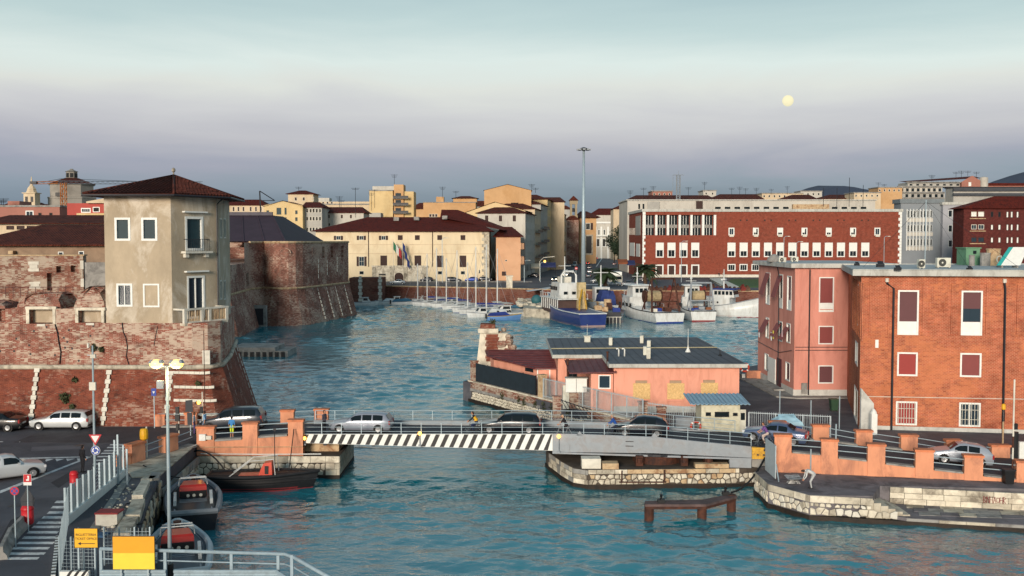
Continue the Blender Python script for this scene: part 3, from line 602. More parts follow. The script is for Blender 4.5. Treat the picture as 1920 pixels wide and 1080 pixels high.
# ================================================================== bridge
brg=thing('swing_bridge','grey steel swing bridge with black and white striped girder','bridge',(0,72,2.3))
pA,pB,pC=Vector((-15.2,72.15)),Vector((2.85,70.65)),Vector((16.5,69.15))
def girder(a,b,tops,bots,th=.18,back=0):
 """plate with varying depth between plan points a and b; tops and bots as (fraction, z)"""
 d=(b-a).normalized();n=Vector((-d.y,d.x));mb=MB();rings=[]
 for(t,zt_),(_,zb_)in zip(tops,bots):
  p=a+(b-a)*t+n*back;q=p+n*th;rings.append([(p.x,p.y,zb_),(q.x,q.y,zb_),(q.x,q.y,zt_),(p.x,p.y,zt_)])
 mb.loft(rings);return mb
part('striped_girder',girder(pA,pB,[(0,3.08),(1,3.38)],[(0,2.45),(1,2.2)]),WHITE,brg)
wA=Wall(pA,pB);ns=27
for k in range(ns):
 t0=(k+.05)/ns;wd=.46/ns;zt_,zb_=3.08+.3*t0-.015,2.45-.25*t0+.015;sl=.30+.2*t0
 p=[(t0*wA.len,zb_),((t0+wd)*wA.len,zb_),((t0+wd)*wA.len+sl,zt_),(t0*wA.len+sl,zt_)]
 p=[(min(a,wA.len-.01),z)for a,z in p]
 mb=MB();mb.add([wA.pt(a,z,.006)for a,z in p]+[wA.pt(a,z,-.02)for a,z in p],[(0,1,2,3),(0,4,5,1),(1,5,6,2),(2,6,7,3),(3,7,4,0)]);part('stripe',mb,BLACK,brg)
part('grey_girder',girder(pB,pC,[(0,3.4),(.1,3.42),(.35,3.36),(.52,3.32),(.75,3.05),(1,2.8)],[(0,2.12),(.1,2.13),(.35,2.16),(.52,2.18),(.75,2.1),(1,2.02)]),GREYM,brg)
mb=girder(pB,pC,[(0,2.12),(1,2.0)],[(0,2.0),(1,1.88)],.45,-.06);part('girder_flange',mb,GREYM,brg)
wg=Wall(pB,pC)
mb=MB();wg.box(mb,wg.len-1.5,wg.len-.02,1.05,2.0,-.9,.05);part('counterweight',mb,GREYM,brg)
mb=MB();wg.box(mb,wg.len+.0,wg.len+1.1,2.0,2.75,-.6,.3);wg.box(mb,wg.len-.03,wg.len+1.13,2.7,2.8,-.65,.33);yb=part('yellow_box',mb,pm('yellow_machine_paint','#c89a2c',.6,.2,2,stain='#6e4a1d',samt=.6,ss=2),brg)
for k in(.32,.72):
 mb=MB();wg.box(mb,wg.len+k,wg.len+k+.12,2.25,2.35,.3,.34);part('latch',mb,DARKM,yb)
for s in(1.9,7.1):
 mb=MB();p=[wg.pt(s-.25,3.3),wg.pt(s+.25,3.3),wg.pt(s,3.62)];q=[wg.pt(s-.25,3.3,-.1),wg.pt(s+.25,3.3,-.1),wg.pt(s,3.62,-.1)];mb.add(p+q,[(0,1,2),(5,4,3),(0,3,4,1),(1,4,5,2),(2,5,3,0)]);part('lifting_lug',mb,GREYM,brg)
for s,z in((5.1,2.95),(5.1,2.62)):
 mb=MB();wg.box(mb,s,s+.55,z,z+.05,.001,.03);part('vent_slot',mb,BLACK,brg)
# far girder, deck underside, cross beams
fA,fB,fC=Vector((-15.2,77.1)),Vector((2.85,75.6)),Vector((16.5,74.1))
part('far_girder',girder(fA,fB,[(0,3.2),(1,3.42)],[(0,2.45),(1,2.2)]),GREYM,brg)
part('far_girder',girder(fB,fC,[(0,3.44),(.3,3.4),(.5,3.3),(.75,2.98),(1,2.75)],[(0,2.12),(.3,2.13),(.5,2.16),(.75,2.1),(1,2.02)]),GREYM,brg)
for k in range(9):
 t=(k+.5)/9;a=pA.lerp(pC,t);b=fA.lerp(fC,t);mb=MB();d=(b-a).normalized();mb.obox(a,(d.x,d.y),.2,(b-a).length-.05,-.12,.12,2.25,2.62);part('cross_beam',mb,DARKM,brg)
AMB=pm('amber_lamp_glass','#ffb347',.3,.05,1,emit='#ffb046',es=6)
for s,zt_,dn in[(.35,2.72,.3),(8.7,3.2,.7),(18.55,3.15,.95)]:
 q=wA.pt(min(s,wA.len),zt_,.16)if s<18 else wg.pt(.45,3.15,.16)
 mb=MB();mb.tube([(q[0],q[1],q[2]),(q[0],q[1],q[2]-dn)],.03,6);mb.box(q[0]-.1,q[1]-.06,q[2]-dn-.1,q[0]+.1,q[1]+.06,q[2]-dn);lp=part('navigation_lamp',mb,GREYM,brg)
 mb=MB();mb.ball((q[0],q[1],q[2]+.1),.13,8,6);part('bulb',mb,AMB,lp,True)
def railing(name,label,pts,h,step,nr=3,r=.022,mat=RAILM,group='bridge railings',top=.03):
 """posts and rails along a line of (x, y, z) points"""
 o=thing(name,label,'railing',pts[0],group);P_=[Vector(p)for p in pts];acc=[0]
 for a,b in zip(P_,P_[1:]):acc.append(acc[-1]+(b-a).length)
 def at(s):
  for i in range(len(P_)-1):
   if s<=acc[i+1]+1e-6:return P_[i].lerp(P_[i+1],(s-acc[i])/(acc[i+1]-acc[i]))
  return P_[-1]
 n=max(1,round(acc[-1]/step))
 for i in range(n+1):
  p=at(acc[-1]*i/n);mb=MB();mb.box(p.x-r,p.y-r,p.z,p.x+r,p.y+r,p.z+h);part('post',mb,mat,o)
 for k in range(nr):
  z=h*(1-k/nr);mb=MB();mb.tube([p+Vector((0,0,z))for p in P_],top if k==0 else r*.8,6);part('rail',mb,mat,o)
 return o
zt1=lambda p,z:(p[0],p[1],z)
railing('bridge_railing','grey railing along the near edge of the bridge above the striped girder',[(-15.1,72.3,2.95),(2.85,70.85,3.2),(9.8,70.05,3.2),(16.5,69.35,2.75)],.92,1.45)
railing('bridge_railing','grey railing along the far edge of the bridge',[(-15.1,77.35,2.95),(2.85,75.9,3.2),(9.8,75.05,3.2),(16.5,74.4,2.7)],.95,1.5)
# ------------------------------------------------------------------ left abutment and parapet
ab=thing('bridge_abutment','pale rubble stone abutment under the left orange parapet','abutment',(-17,73,0))
xl,xr=-22.35,XU(633,71.6)
mb=MB();mb.prism([(xl,71.55),(xr,71.55),(xr,78.2),(xl,78.2)],-2,1.62);part('core',mb,MORT,ab)
mb=MB();mb.prism([(xl,71.5),(xr+.02,71.5),(xr+.02,78.2),(xl,78.2)],-2,.22);part('weed_band',mb,WEED,ab)
STM=[LIME2,LIME,OFFW,LIME2]
rubble(ab,(xl,71.55),(xr-1.0,71.55),.25,1.12,.42,STM,3)
blocks(ab,(xl,71.55),(xr,71.55),1.14,1.62,1,1.3,[LIME,LIME2],4)
blocks(ab,(xr-.98,71.55),(xr,71.55),.25,1.12,2,.9,[LIME2,LIME],6)
blocks(ab,(xr,71.55),(xr,78),.25,1.6,3,1.1,[LIME],8)
mb=MB();mb.box(-15.1,73.2,1.62,xr-.3,77.9,2.4);part('bearing_wall',mb,LIME3,ab)
mb=MB();mb.prism([(xl,72.05),(-15.2,72.05),(-15.2,78),(xl,78)],1.62,[2.3,2.6,2.6,2.3]);part('road_fill',mb,CONC,ab)
aw=thing('quay_wall','angled pale rubble wall of the small basin below the ramp','quay wall',(q1[0],q1[1],0))
mb=MB();mb.prism([(q1[0]+.15,q1[1]-.1),(xl+.02,71.6),(xl-1.3,71.9),(q1[0]-1.4,q1[1]+.4)],-2,1.6);part('core',mb,MORT,aw)
rubble(aw,(q1[0]+.15,q1[1]-.1),(xl+.02,71.6),.2,1.1,.42,STM,12);blocks(aw,(q1[0]+.15,q1[1]-.1),(xl+.02,71.6),1.12,1.62,1,1.5,[CONC,LIME],13,dep=.1)
def pier(o,c,d,w,dep,z0,z1,cap=.06):
 """rendered pier with a slightly wider cap, a part of parapet o"""
 mb=MB();mb.obox(c,d,-w/2,w/2,0,dep,z0,z1-.14);p=part('pier',mb,ORANGE,o)
 mb=MB();mb.obox(c,d,-w/2-cap,w/2+cap,-cap,dep+cap,z1-.14,z1);part('pier_cap',mb,COPING,p);return p
lp_=thing('orange_parapet','orange rendered parapet with piers in front of the left bridge ramp','parapet',(-18,72,1.6))
mb=MB();xs_=[XU(364,71.8),XU(397,71.8),XU(451,71.8),XU(479,71.8),XU(537,71.8),XU(565,71.8)]
mb.prism([(xs_[0],71.72),(xs_[5],71.72),(xs_[5],72.05),(xs_[0],72.05)],1.62,[2.62,3.12,3.12,2.62]);part('low_wall',mb,ORANGE,lp_)
for i,z1 in((0,3.72),(2,4.02),(4,4.2)):pier(lp_,((xs_[i]+xs_[i+1])/2,71.66),(1,0),xs_[i+1]-xs_[i],.55,1.63,z1)
for i,(z0,z1)in((1,(2.74,2.86)),(3,(2.98,3.12))):
 mb=MB();mb.prism([(xs_[i]+.07,71.6),(xs_[i+1]-.07,71.6),(xs_[i+1]-.07,72.2),(xs_[i]+.07,72.2)],[z0-.08,z1-.08,z1-.08,z0-.08],[z0+.04,z1+.04,z1+.04,z0+.04]);part('coping',mb,CONC,lp_)
 for h in(.42,.82):
  mb=MB();mb.tube([(xs_[i]-.1,71.95,z0+h),(xs_[i+1]+.1,71.95,z1+h)],.035,6);part('rail',mb,RAILM,lp_)
mb=MB();mb.tube([(xs_[0]+.5,71.62,2.25),(xs_[5],71.62,2.27)],.03,6);part('pipe',mb,LIME3,lp_)
mb=MB();mb.tube([(xs_[0]+.3,71.6,1.78),(-18,71.6,1.74),(xs_[5]+1.3,71.6,1.76)],.035,6);part('pipe',mb,WHITE,lp_)
mb=MB();mb.box(xs_[0]+.25,71.42,2.75,xs_[0]+.7,71.66,3.2);part('meter_box',mb,WHITE,lp_);mb=MB();mb.box(xs_[0]+.72,71.45,2.82,xs_[0]+1.1,71.66,3.08);part('meter_box',mb,OFFW,lp_)
rA,rB=Vector((-24.75,65.2)),Vector((-22.4,71.7));rd=(rB-rA).normalized();rl=(rB-rA).length
rp=thing('ramp_parapet','orange stepped parapet with rails turning down to the plaza','parapet',(*rA,ZL))
def rpier(a0,a1,z0,z1):pier(rp,rA+rd*((a0+a1)/2),(rd.x,rd.y),a1-a0,.55,z0,z1)
rpier(.1,1.4,1.7,3.72);rpier(3.4,4.75,1.9,3.62);rpier(-.75,.02,1.6,3.15)
mb=MB();mb.obox(rA,rd,1.4,6.5,.1,.5,1.6,2.35);part('low_wall',mb,ORANGE,rp);mb=MB();mb.obox(rA,rd,1.4,6.6,.0,.6,2.35,2.5);part('coping',mb,CONC,rp)
for h in(2.95,3.4):
 for a0,a1 in((1.4,3.4),(4.75,6.6)):
  mb=MB();mb.tube([(*(rA+rd*a0+Vector((-rd.y,rd.x))*.25),h-.05),(*(rA+rd*a1+Vector((-rd.y,rd.x))*.25),h+.05)],.035,6);part('rail',mb,RAILM,rp)
for o_ in(0,.12):
 mb=MB();mb.tube([(*(rA+rd*1.2+Vector((rd.y,-rd.x))*.12),2.2+o_),(*(rA+rd*6.6+Vector((rd.y,-rd.x))*.12),2.35+o_)],.035,6);part('pipe',mb,WHITE if o_ else RAILM,rp)
# far piers on the left with a rail between them
fp=thing('far_parapet','row of low orange piers along the far side of the left ramp','parapet',(-20,77.8,2.4))
for ua,ub,vt,y in[(284,303,777,78.8),(341,363,774,78.4),(473,490,772,78),(522,547,769,77.8),(586,612,767,77.5)]:
 x0,x1=XU(ua,y),XU(ub,y);pier(fp,((x0+x1)/2,y),(1,0),x1-x0,.5,2.3,ZV(vt,y))
for h in(.45,.9):
 mb=MB();mb.tube([(XU(290,79),79,2.45+h),(XU(350,78.6),78.6,2.5+h),(XU(480,78.25),78.25,2.65+h),(XU(600,77.8),77.8,2.95+h)],.03,6);part('rail',mb,RAILM,fp)
mb=MB();mb.prism([(XU(300,78.6),78.2),(XU(612,77.5),77.25),(XU(612,77.5),78.3),(XU(300,78.6),79.6)],1.5,[2.52,3.0,3.0,2.52]);struct('far_pavement',mb,CONC)
# ------------------------------------------------------------------ right pier under the swing span
rpz=thing('bridge_pier','curved pale rubble pier with rust stains under the grey girder','pier',(8,70,0))
pp=[(2.55,75.5),(2.75,74.2),(3.5,71.2),(4.25,69.1),(5.2,68.45),(15.6,68.9),(17.4,69.3),(17.4,75.5)]
mb=MB();mb.prism(pp,-2,1.32);part('core',mb,MORT,rpz);mb=MB();mb.prism(ins(pp,-.06),-2,.28);part('weed_band',mb,WEED,rpz)
rubble(rpz,pp[4],pp[5],.3,1.02,.4,[LIME2,LIME,LIME3,LIME2],21);rubble(rpz,pp[5],pp[6],.3,1.02,.4,STM,22)
for i,sd_ in((1,23),(2,24),(3,25)):blocks(rpz,pp[i],pp[i+1],.3,1.3,3,.8,[LIME2,LIME,CONC],sd_)
blocks(rpz,pp[4],pp[5],1.04,1.34,1,1.2,[LIME3,LIME,LIME2],26)
mb=MB();mb.box(4.8,68.9,1.32,6.1,69.9,2.0);part('bearing_block',mb,OFFW,rpz);mb=MB();mb.box(6.2,68.7,1.32,7.3,69.6,1.72);part('bearing_block',mb,LIME3,rpz)
mb=MB();mb.box(12.6,68.95,1.34,14.9,69.6,1.62);part('bearing_block',mb,LIME3,rpz)
mb=MB();mb.box(3.2,73.5,1.3,17.2,75,2.4);part('back_wall',mb,MORT,rpz)
RUST=pm('rusty_iron','#4a2a1d',.8,.35,2,.4,10,stain='#22181a',samt=.7,ss=1.5)
mb=MB();mb.cyl((10.3,71.6),1.7,1.33,1.95,24);pv=part('pivot_drum',mb,RUST,rpz);mb=MB();mb.cyl((10.3,71.6),1.95,1.95,2.12,24);part('slewing_ring',mb,DARKM,pv)
for x in(8.6,11.7,13.4):
 mb=MB();mb.box(x,69.6,1.34,x+.5,70.5,2.05);mb.cyl((x+.25,69.55),.2,1.6,1.9,8);part('roller_bracket',mb,RUST,rpz)
mb=MB();mb.box(7.45,68.36,.5,7.53,68.45,1.3);mb.box(7.3,68.3,.48,10.5,68.38,.56);mb.box(10.35,68.36,.5,10.43,68.55,1.3);part('rusty_frame',mb,RUST,rpz)
# ------------------------------------------------------------------ right orange parapets
rq=thing('orange_parapet','orange rendered parapet with piers in front of the right bridge ramp','parapet',(25,66,ZQ))
npA,npB=Vector(P(1452,885.5,ZQ)[:2]),Vector(P(1920,905.5,ZQ)[:2]);nd=(npB-npA).normalized();wn_=Wall(npA,npB)
prs=[(1452,1484,815),(1540,1571,824),(1627,1660,833),(1717,1751,843.5),(1809,1844,854),(1907,1942,864.5)]
sp=[(wn_.pix(a,850)[0],wn_.pix(b,850)[0],wn_.pix((a+b)/2,v)[1])for a,b,v in prs]
for a0,a1,z1 in sp:pier(rq,npA+nd*((a0+a1)/2),(nd.x,nd.y),a1-a0,.6,ZQ+.01,z1)
cz=[(2.93,2.86),(2.68,2.56),(2.42,2.28),(2.16,2.02),(1.9,1.78)]
for(a,b),(z0,z1)in zip(zip(sp,sp[1:]),cz):
 pA_,pB_=npA+nd*(a[1]+.0),npA+nd*b[0];nn=Vector((-nd.y,nd.x));q=lambda p,o:(p.x+nn.x*o,p.y+nn.y*o)
 mb=MB();mb.prism([q(pA_,.08),q(pB_,.08),q(pB_,.45),q(pA_,.45)],ZQ+.012,[z0-.1,z1-.1,z1-.1,z0-.1]);part('low_wall',mb,ORANGE,rq)
 a2,b2=pA_+nd*.07,pB_-nd*.07
 mb=MB();mb.prism([q(a2,.0),q(b2,.0),q(b2,.55),q(a2,.55)],[z0-.1,z1-.1,z1-.1,z0-.1],[z0,z1,z1,z0]);part('coping',mb,CONC,rq)
 for h in(.38,.78):
  mb=MB();mb.tube([(*q(pA_-nd*.1,.28),z0+h),(*q(pB_+nd*.1,.28),z1+h)],.035,6);part('rail',mb,RAILM,rq)
fq=thing('far_parapet','orange piers and rails along the far side of the right bridge ramp','parapet',(25,71,2))
fl=[(1448,1478,790,74.0),(1530,1560,797,72.5),(1612,1642,807,71.7),(1697,1728,815.5,71.2),(1783,1811,825,70.8),(1869,1903,834.5,70.4)]
tops_=[]
for a,b,v,y in fl:
 x0,x1=XU(a,y),XU(b,y);z=ZV(v,y);tops_.append((x0,x1,y,z));pier(fq,((x0+x1)/2,y),(1,-.05),x1-x0,.5,zroad(x0)-.5,z)
for a,b in zip(tops_,tops_[1:]):
 for h in(.25,.65):
  mb=MB();mb.tube([(a[1]-.1,a[2]+.25,a[3]-h),(b[0]+.1,b[2]+.25,b[3]-h)],.03,6);part('rail',mb,RAILM,fq)
 mb=MB();mb.prism([(a[1],a[2]-.25),(b[0],b[2]-.25),(b[0],b[2]+.35),(a[1],a[2]+.35)],1.2,[zroad(a[1])+.12,zroad(b[0])+.12,zroad(b[0])+.12,zroad(a[1])+.12]);part('kerb',mb,CONC,fq)
for i,(x,y0,y1,z)in enumerate(road[7:11]):pass
mb=MB()
rr=road[6:];mb.loft([[(x,y0+.3,-1),(x,y1+.1,-1),(x,y1+.1,z-.26),(x,y0+.3,z-.26)]for x,y0,y1,z in rr]);struct('ramp_fill',mb,CONC)
# ------------------------------------------------------------------ right quay masonry
rubble(right_quay,w0,w1,.3,1.05,.42,STM,31);rubble(right_quay,w1,w2,.3,1.05,.42,STM,32)
pE=P(1636,976,0)
rubble(right_quay,w2,(P(1690,983.5,0).x,P(1690,983.5,0).y-.02),.28,.8,.42,STM,33)
for a,b,sd_ in((w0,w1,34),(w1,w2,35),(w2,P(1636,981,0),36)):blocks(right_quay,a,b,1.07,1.5,1,1.2,[LIME,LIME2,LIME],sd_,dep=.06)
rubble(right_quay,w2,P(1636,981,0),.8,1.06,.36,STM,37)
mb=MB()
for a,b in((w0,w1),(w1,w2),(w2,w3),(w3,w4)):
 w_=Wall(a,b);w_.box(mb,-.03,w_.len+.03,-1,.26,-.3,.09)
part('weed_band',mb,WEED,right_quay)
for k in range(6):
 a=P(1640+k*11,932+k*7.0,ZQ-(k+1)*.17);y0=60.6-k*.02;mb=MB();x=21.35+k*.42;mb.box(x,60.35-k*.05,-.5,x+.44,63.4-k*.08,ZQ-.005-(k+1)*.16);part('step',mb,LIME,right_quay)
bw_a,bw_b=P(1668,944,.45),P(1945,958.5,.45);blocks(low_quay,bw_a,bw_b,.46,ZQ+.02,3,1.25,[LIME2,LIME,LIME2],41,dep=.1)
blocks(low_quay,w3,w4,.1,.44,1,1.6,[LIME,CONC],43,dep=.08)
rnd=random.Random(12)
for j in range(3):
 a=24.2+rnd.uniform(0,.6)
 while a<36:
  l=rnd.uniform(.8,1.5);y=60.3-(a-24)*.13+j*.85;mb=MB();mb.prism([(a+.015,y),(a+l-.015,y-l*.13),(a+l-.015+.25,y+.8-l*.13),(a+.265,y+.8)],.4,.465+rnd.uniform(0,.02));part('slab',mb,rnd.choice([CONC,QUAYM,LIME]),low_quay);a+=l
gm=bpy.data.meshes
mb=MB();gw_=Wall(bw_a,bw_b);GRAF=pm('red_graffiti','#7c2b30',.8,.2,3)
a_=gw_.pix(1843,940)[0];rnd=random.Random(2)
for k,ch in enumerate('BNHAOHR'):
 x0=a_+k*.19
 for(p0,p1)in{'B':[((0,0),(0,1)),((0,1),(.6,.75)),((.6,.75),(0,.5)),((0,.5),(.6,.2)),((.6,.2),(0,0))],'N':[((0,0),(0,1)),((0,1),(.6,0)),((.6,0),(.6,1))],'H':[((0,0),(0,1)),((.6,0),(.6,1)),((0,.5),(.6,.5))],'A':[((0,0),(.3,1)),((.3,1),(.6,0)),((.15,.4),(.5,.4))],'O':[((0,.2),(0,.8)),((0,.8),(.6,.8)),((.6,.8),(.6,.2)),((.6,.2),(0,.2))],'R':[((0,0),(0,1)),((0,1),(.6,.8)),((.6,.8),(0,.5)),((0,.5),(.6,0))]}[ch]:
  mb.tube([gw_.pt(x0+p0[0]*.25,.82+p0[1]*.42,.125),gw_.pt(x0+p1[0]*.25,.82+p1[1]*.42,.125)],.014,4)
solo('graffiti',mb,GRAF,'dark red spray-painted graffiti on the pale quay wall at right','graffiti')
# ================================================================== peninsula quay and fences
PINK=pm('salmon_render','#dc9c86',.85,.09,.5,.15,12,stain='#b87863',samt=.5,ss=.8,stretch=.25)
PINK2=pm('rose_render','#c98a7b',.88,.1,.4,.15,10,stain='#a86a5c',samt=.5,ss=.7,stretch=.25)
BRICKR=brick_mat('orange_red_brick','#ae5a40','#984a34','#b98c70',.26,.105,.014,pale='#c77c55',pamt=.6,pscale=.22,dark='#6f2f20',damt=.6,bump=.3,pcut=.56)
OLDB=brick_mat('old_quay_brick','#86483a','#6c352b','#8f7a6a',.28,.09,.014,pale='#b3a797',pamt=.85,pscale=.5,dark='#3a2723',damt=.6,pcut=.52)
PLINTH=pm('pale_plinth','#bcbdb8',.85,.15,.8,.2,10,stain='#8b8a84',samt=.5,ss=.8)
ROOFG=pm('bitumen_roof','#545a62',.85,.2,.4,.2,8,stain='#5d646c',samt=.6,ss=.25)
ROOFL=pm('light_roof_membrane','#a9b0b2',.7,.15,.3,.15,6,stain='#7d8285',samt=.6,ss=.3)
FASC=pm('pale_fascia','#b3b4ae',.75,.12,.6,.1,8,stain='#7f7c74',samt=.5,ss=1.4,stretch=.4)
MARR=pm('maroon_sheet_roof','#5c2a2d',.6,.15,.8,stain='#7b4a49',samt=.4,ss=1.2)
CAM=pm('cream_metal','#c6c7ba',.6,.12,1,stain='#98938a',samt=.5,ss=.9)
pw=thing('peninsula_wall','low brick and pale rubble sea wall of the peninsula running to the bridge','quay wall',(0,99,0))
kA,kB=Vector((-4.25,105.85)),Vector((12.4,78.75));kd=(kB-kA).normalized();kn=Vector((kd.y,-kd.x));kw=Wall(kA,kB)
mb=MB();kw.box(mb,-.6,kw.len,-2,1.72,-.5,.0);part('core',mb,MORT,pw)
mb=MB();kw.box(mb,-.7,kw.len,-2,.3,-.3,.08);part('weed_band',mb,WEED,pw)
rubble(pw,kA,kB,.3,1.15,.34,[LIME2],51,joined=True)
mb=MB();kw.box(mb,-.6,kw.len,1.16,1.45,-.4,.03);part('grey_course',mb,CONC,pw)
mb=MB();kw.box(mb,-.6,kw.len,1.45,2.12,-.35,.02);part('brick_course',mb,OLDB,pw)
mb=MB();kw.box(mb,-.65,kw.len,2.12,2.24,-.42,.1);part('coping',mb,LIME2,pw)
for k,(u,v,r)in enumerate([(943,752,.3),(975,757,.25),(985,765,.3),(1023,765,.38),(1036,770,.3),(1068,776,.3),(1005,768,.22)]):
 s_=kw.pix(u,v)[0];mb=MB();leaf_ball(mb,kw.pt(s_,1.5,.1),r,60,rnd,.1,1.6);solo('wall_weed',mb,LEAF,'weed tuft growing from the peninsula sea wall, number %s from its tip'%['first','second','third','fifth','sixth','seventh','fourth'][k]if False else['%s weed tuft from the tip on the peninsula sea wall'%['first','second','third','fifth','sixth','seventh','fourth'][k]][0],'weed','weeds on the sea wall')
s0=kw.pix(891,700)[0];s1=kw.pix(1002,735)[0];s2=kw.pix(1012,740)[0]
df=thing('dark_screen_fence','tall dark green-black screen fence on the peninsula sea wall','fence',kw.pt(s0,2.2))
mb=MB();kw.box(mb,s0,s1,2.3,4.15,-.12,-.06);part('screen',mb,pm('dark_netting','#1a2730',.85,.2,1.5,.2,20),df)
for k in range(6):c=s0+(s1-s0)*k/5;mb=MB();kw.box(mb,c-.03,c+.03,2.24,4.2,-.2,-.13);part('post',mb,DARKM,df)
for s,nm in((s0-.7,'weathered brick post at the tip end of the dark screen fence'),(s2,'weathered plaster post where the dark screen fence meets the bar fence')):
 mb=MB();kw.box(mb,s-.3,s+.3,2.0,4.25,-.6,.02);kw.box(mb,s-.36,s+.36,4.25,4.37,-.66,.08);solo('gate_post',mb,OLDB if 'brick' in nm else LIME3,nm,'post')
FEN=pm('pale_fence_paint','#a9b5ba',.55,.12,3)
def bar_fence(label,pts,h,step=.16,post=2.0,z0=2.26,mat=FEN,spike=.12,group='bar fences'):
 o=thing('bar_fence',label,'fence',(*pts[0],z0),group)
 for a,b in zip(pts,pts[1:]):
  w=Wall(a,b);mb=MB();n=max(2,int(w.len/step))
  for i in range(n):s=w.len*(i+.5)/n;w.box(mb,s-.012,s+.012,z0,z0+h+spike,-.012,.012)
  part('bars',mb,mat,o,kind='stuff')
  for z in(.15,h):mb=MB();w.box(mb,0,w.len,z0+z-.025,z0+z+.025,-.03,.03);part('rail',mb,mat,o)
  m_=max(1,round(w.len/post))
  for i in range(m_+1):s=w.len*i/m_;mb=MB();w.box(mb,s-.04,s+.04,z0-.2,z0+h+.05,-.05,.05);part('post',mb,mat,o)
 return o
bar_fence('pale bar fence on the sea wall between the plaster post and the bridge',[kw.pt(s2+.4,0,-.15)[:2],kw.pt(kw.len-3.6,0,-.15)[:2]],1.75)
bar_fence('pale bar fence in front of the boarded-up salmon building',[(10.8,83.0),(15.2,79.4)],1.6,z0=2.0);bar_fence('pale bar fence to the right of the guard cabin',[(18.4,78.2),(24.2,76.4)],1.6,z0=2.0)
for k,(u,y)in enumerate([(1045,84),(1208,82.5),(1243,81)]):
 x=XU(u,y);mb=MB();mb.box(x-.35,y,1.9,x+.35,y+.5,3.85-.2*k);mb.box(x-.4,y-.05,3.85-.2*k,x+.4,y+.55,3.97-.2*k);solo('brick_gate_pier',mb,OLDB,['brick gate pier left of the dark iron gate behind the bridge','brick gate pier right of the dark iron gate behind the bridge','lower ruined brick pier beside the lifebuoy fence'][k],'pier')
g_=thing('iron_gate','dark folded iron gate leaning between two brick piers','gate',(4.6,83.5,2))
for i in range(7):mb=MB();x=4.1+i*.33;mb.tube([(x,83.6,3.8-i*.12),(x+.9,83.4,2.1)],.03,5);part('bar',mb,DARKM,g_)
for i in range(2):mb=MB();mb.tube([(4.0,83.55,3.75-i*1.2),(6.6,83.55,2.9-i*.7)],.035,5);part('brace',mb,DARKM,g_)
# ------------------------------------------------------------------ ruined gate pillar at the tip
rt=thing('ruined_pillar','tapering ruined brick and stone gate pillar at the tip of the peninsula','ruin',(-2.2,112,ZP))
def frus(x0,x1,y0,y1,z0,tx0,tx1,ty0,ty1,z1):
 mb=MB();mb.loft([[(x0,y0,z0),(x1,y0,z0),(x1,y1,z0),(x0,y1,z0)],[(tx0,ty0,z1),(tx1,ty0,z1),(tx1,ty1,z1),(tx0,ty1,z1)]]);return mb
yb=109.0;e=lambda u:XU(u,yb)
part('stone_shaft',frus(e(890),e(952),yb,yb+3.4,ZP,e(899.5),e(952),yb+.5,yb+3.2,ZV(626,yb)),LIME2,rt)
rnd=random.Random(9)
for k in range(9):
 t0,t1=k/9,(k+1)/9;zz0=ZV(678,yb)+(ZV(627,yb)-ZV(678,yb))*t0;zz1=ZV(678,yb)+(ZV(627,yb)-ZV(678,yb))*t1-.02;j=.1 if k%2 else 0
 mb=MB();f=lambda z:yb+.5*(z-ZP)/(ZV(626,yb)-ZP)-.07;mb.add([(e(911)-j,f(zz0),zz0),(e(933)+j,f(zz0),zz0),(e(934)+j,f(zz1),zz1),(e(911.5)-j,f(zz1),zz1)]+[(e(911)-j,f(zz0)+.3,zz0),(e(933)+j,f(zz0)+.3,zz0),(e(934)+j,f(zz1)+.3,zz1),(e(911.5)-j,f(zz1)+.3,zz1)],[(0,1,2,3),(1,5,6,2),(4,0,3,7),(3,2,6,7),(0,4,5,1)]);part('brick_course',mb,OLDB if False else FORTS,rt)
mb=MB();mb.box(e(896),yb+.35,ZV(625,yb),e(934),yb+3,ZV(617,yb));part('cornice',mb,LIME2,rt)
mb=MB();mb.box(e(900),yb+.6,ZV(617,yb),e(928),yb+2.6,ZV(609,yb));part('brick_head',mb,FORTS,rt)
mb=MB()
for k in range(26):c=(e(952)+rnd.uniform(-.9,.8),yb+rnd.uniform(.3,2.6),rnd.uniform(ZV(670,yb),ZV(622,yb)));mb.ball(c,rnd.uniform(.3,.55),6,4,(1,1,.8))
part('broken_core',mb,OLDB,rt)
mb=MB();leaf_ball(mb,(e(922),yb+1.5,ZV(606,yb)),.4,90,rnd,.14);part('grass_tuft',mb,LEAF,rt)
# ================================================================== salmon single-storey building
sb_=Bld('salmon_building','single-storey salmon pink building with flat dark roof and boarded windows',[(8.85,87.6),(19.75,87.6),(19.75,109.6),(4.3,109.6),(4.3,94.4),(8.85,94.4)],ZY,6.0,PINK)
OSB=pm('osb_board','#d2b07a',.8,.2,7,.2,20,stain='#b8935c',samt=.8,ss=8)
for ua,ub,vt,vb_ in[(1187,1219,712,749),(1251,1283,712,749),(1314,1346,711,747)]:
 f=sb_.win(0,(ua+3,vt,ub-4,vb_+1),PINK,pm('dusty_blind','#a08a72',.8,.1,3),.06,(0,0),.12,sill=True)
 w=sb_.w[0];a0,a1,b0,b1=w.rect(ua,vt+6.5,ub,vb_-.5);mb=MB();w.box(mb,a0,a1,b0,b1,.02,.06);part('board',mb,OSB,f)
sb_.win(4,(1065,690,1082,708),DARKM,GLASS,.06,(1,1))
sb_.finish();rf=MB();rf.prism([(8.35,86.9),(20.3,86.9),(20.4,111),(3.7,109.8),(3.75,93.9),(8.35,93.9)],6.003,6.32);part('roof_slab',rf,FASC,sb_.o)
rf=MB();rf.prism([(8.45,87.0),(20.2,87.0),(20.3,110.9),(3.8,109.7),(3.85,94.0),(8.45,94.0)],6.32,6.345);part('roof_deck',rf,ROOFG,sb_.o)
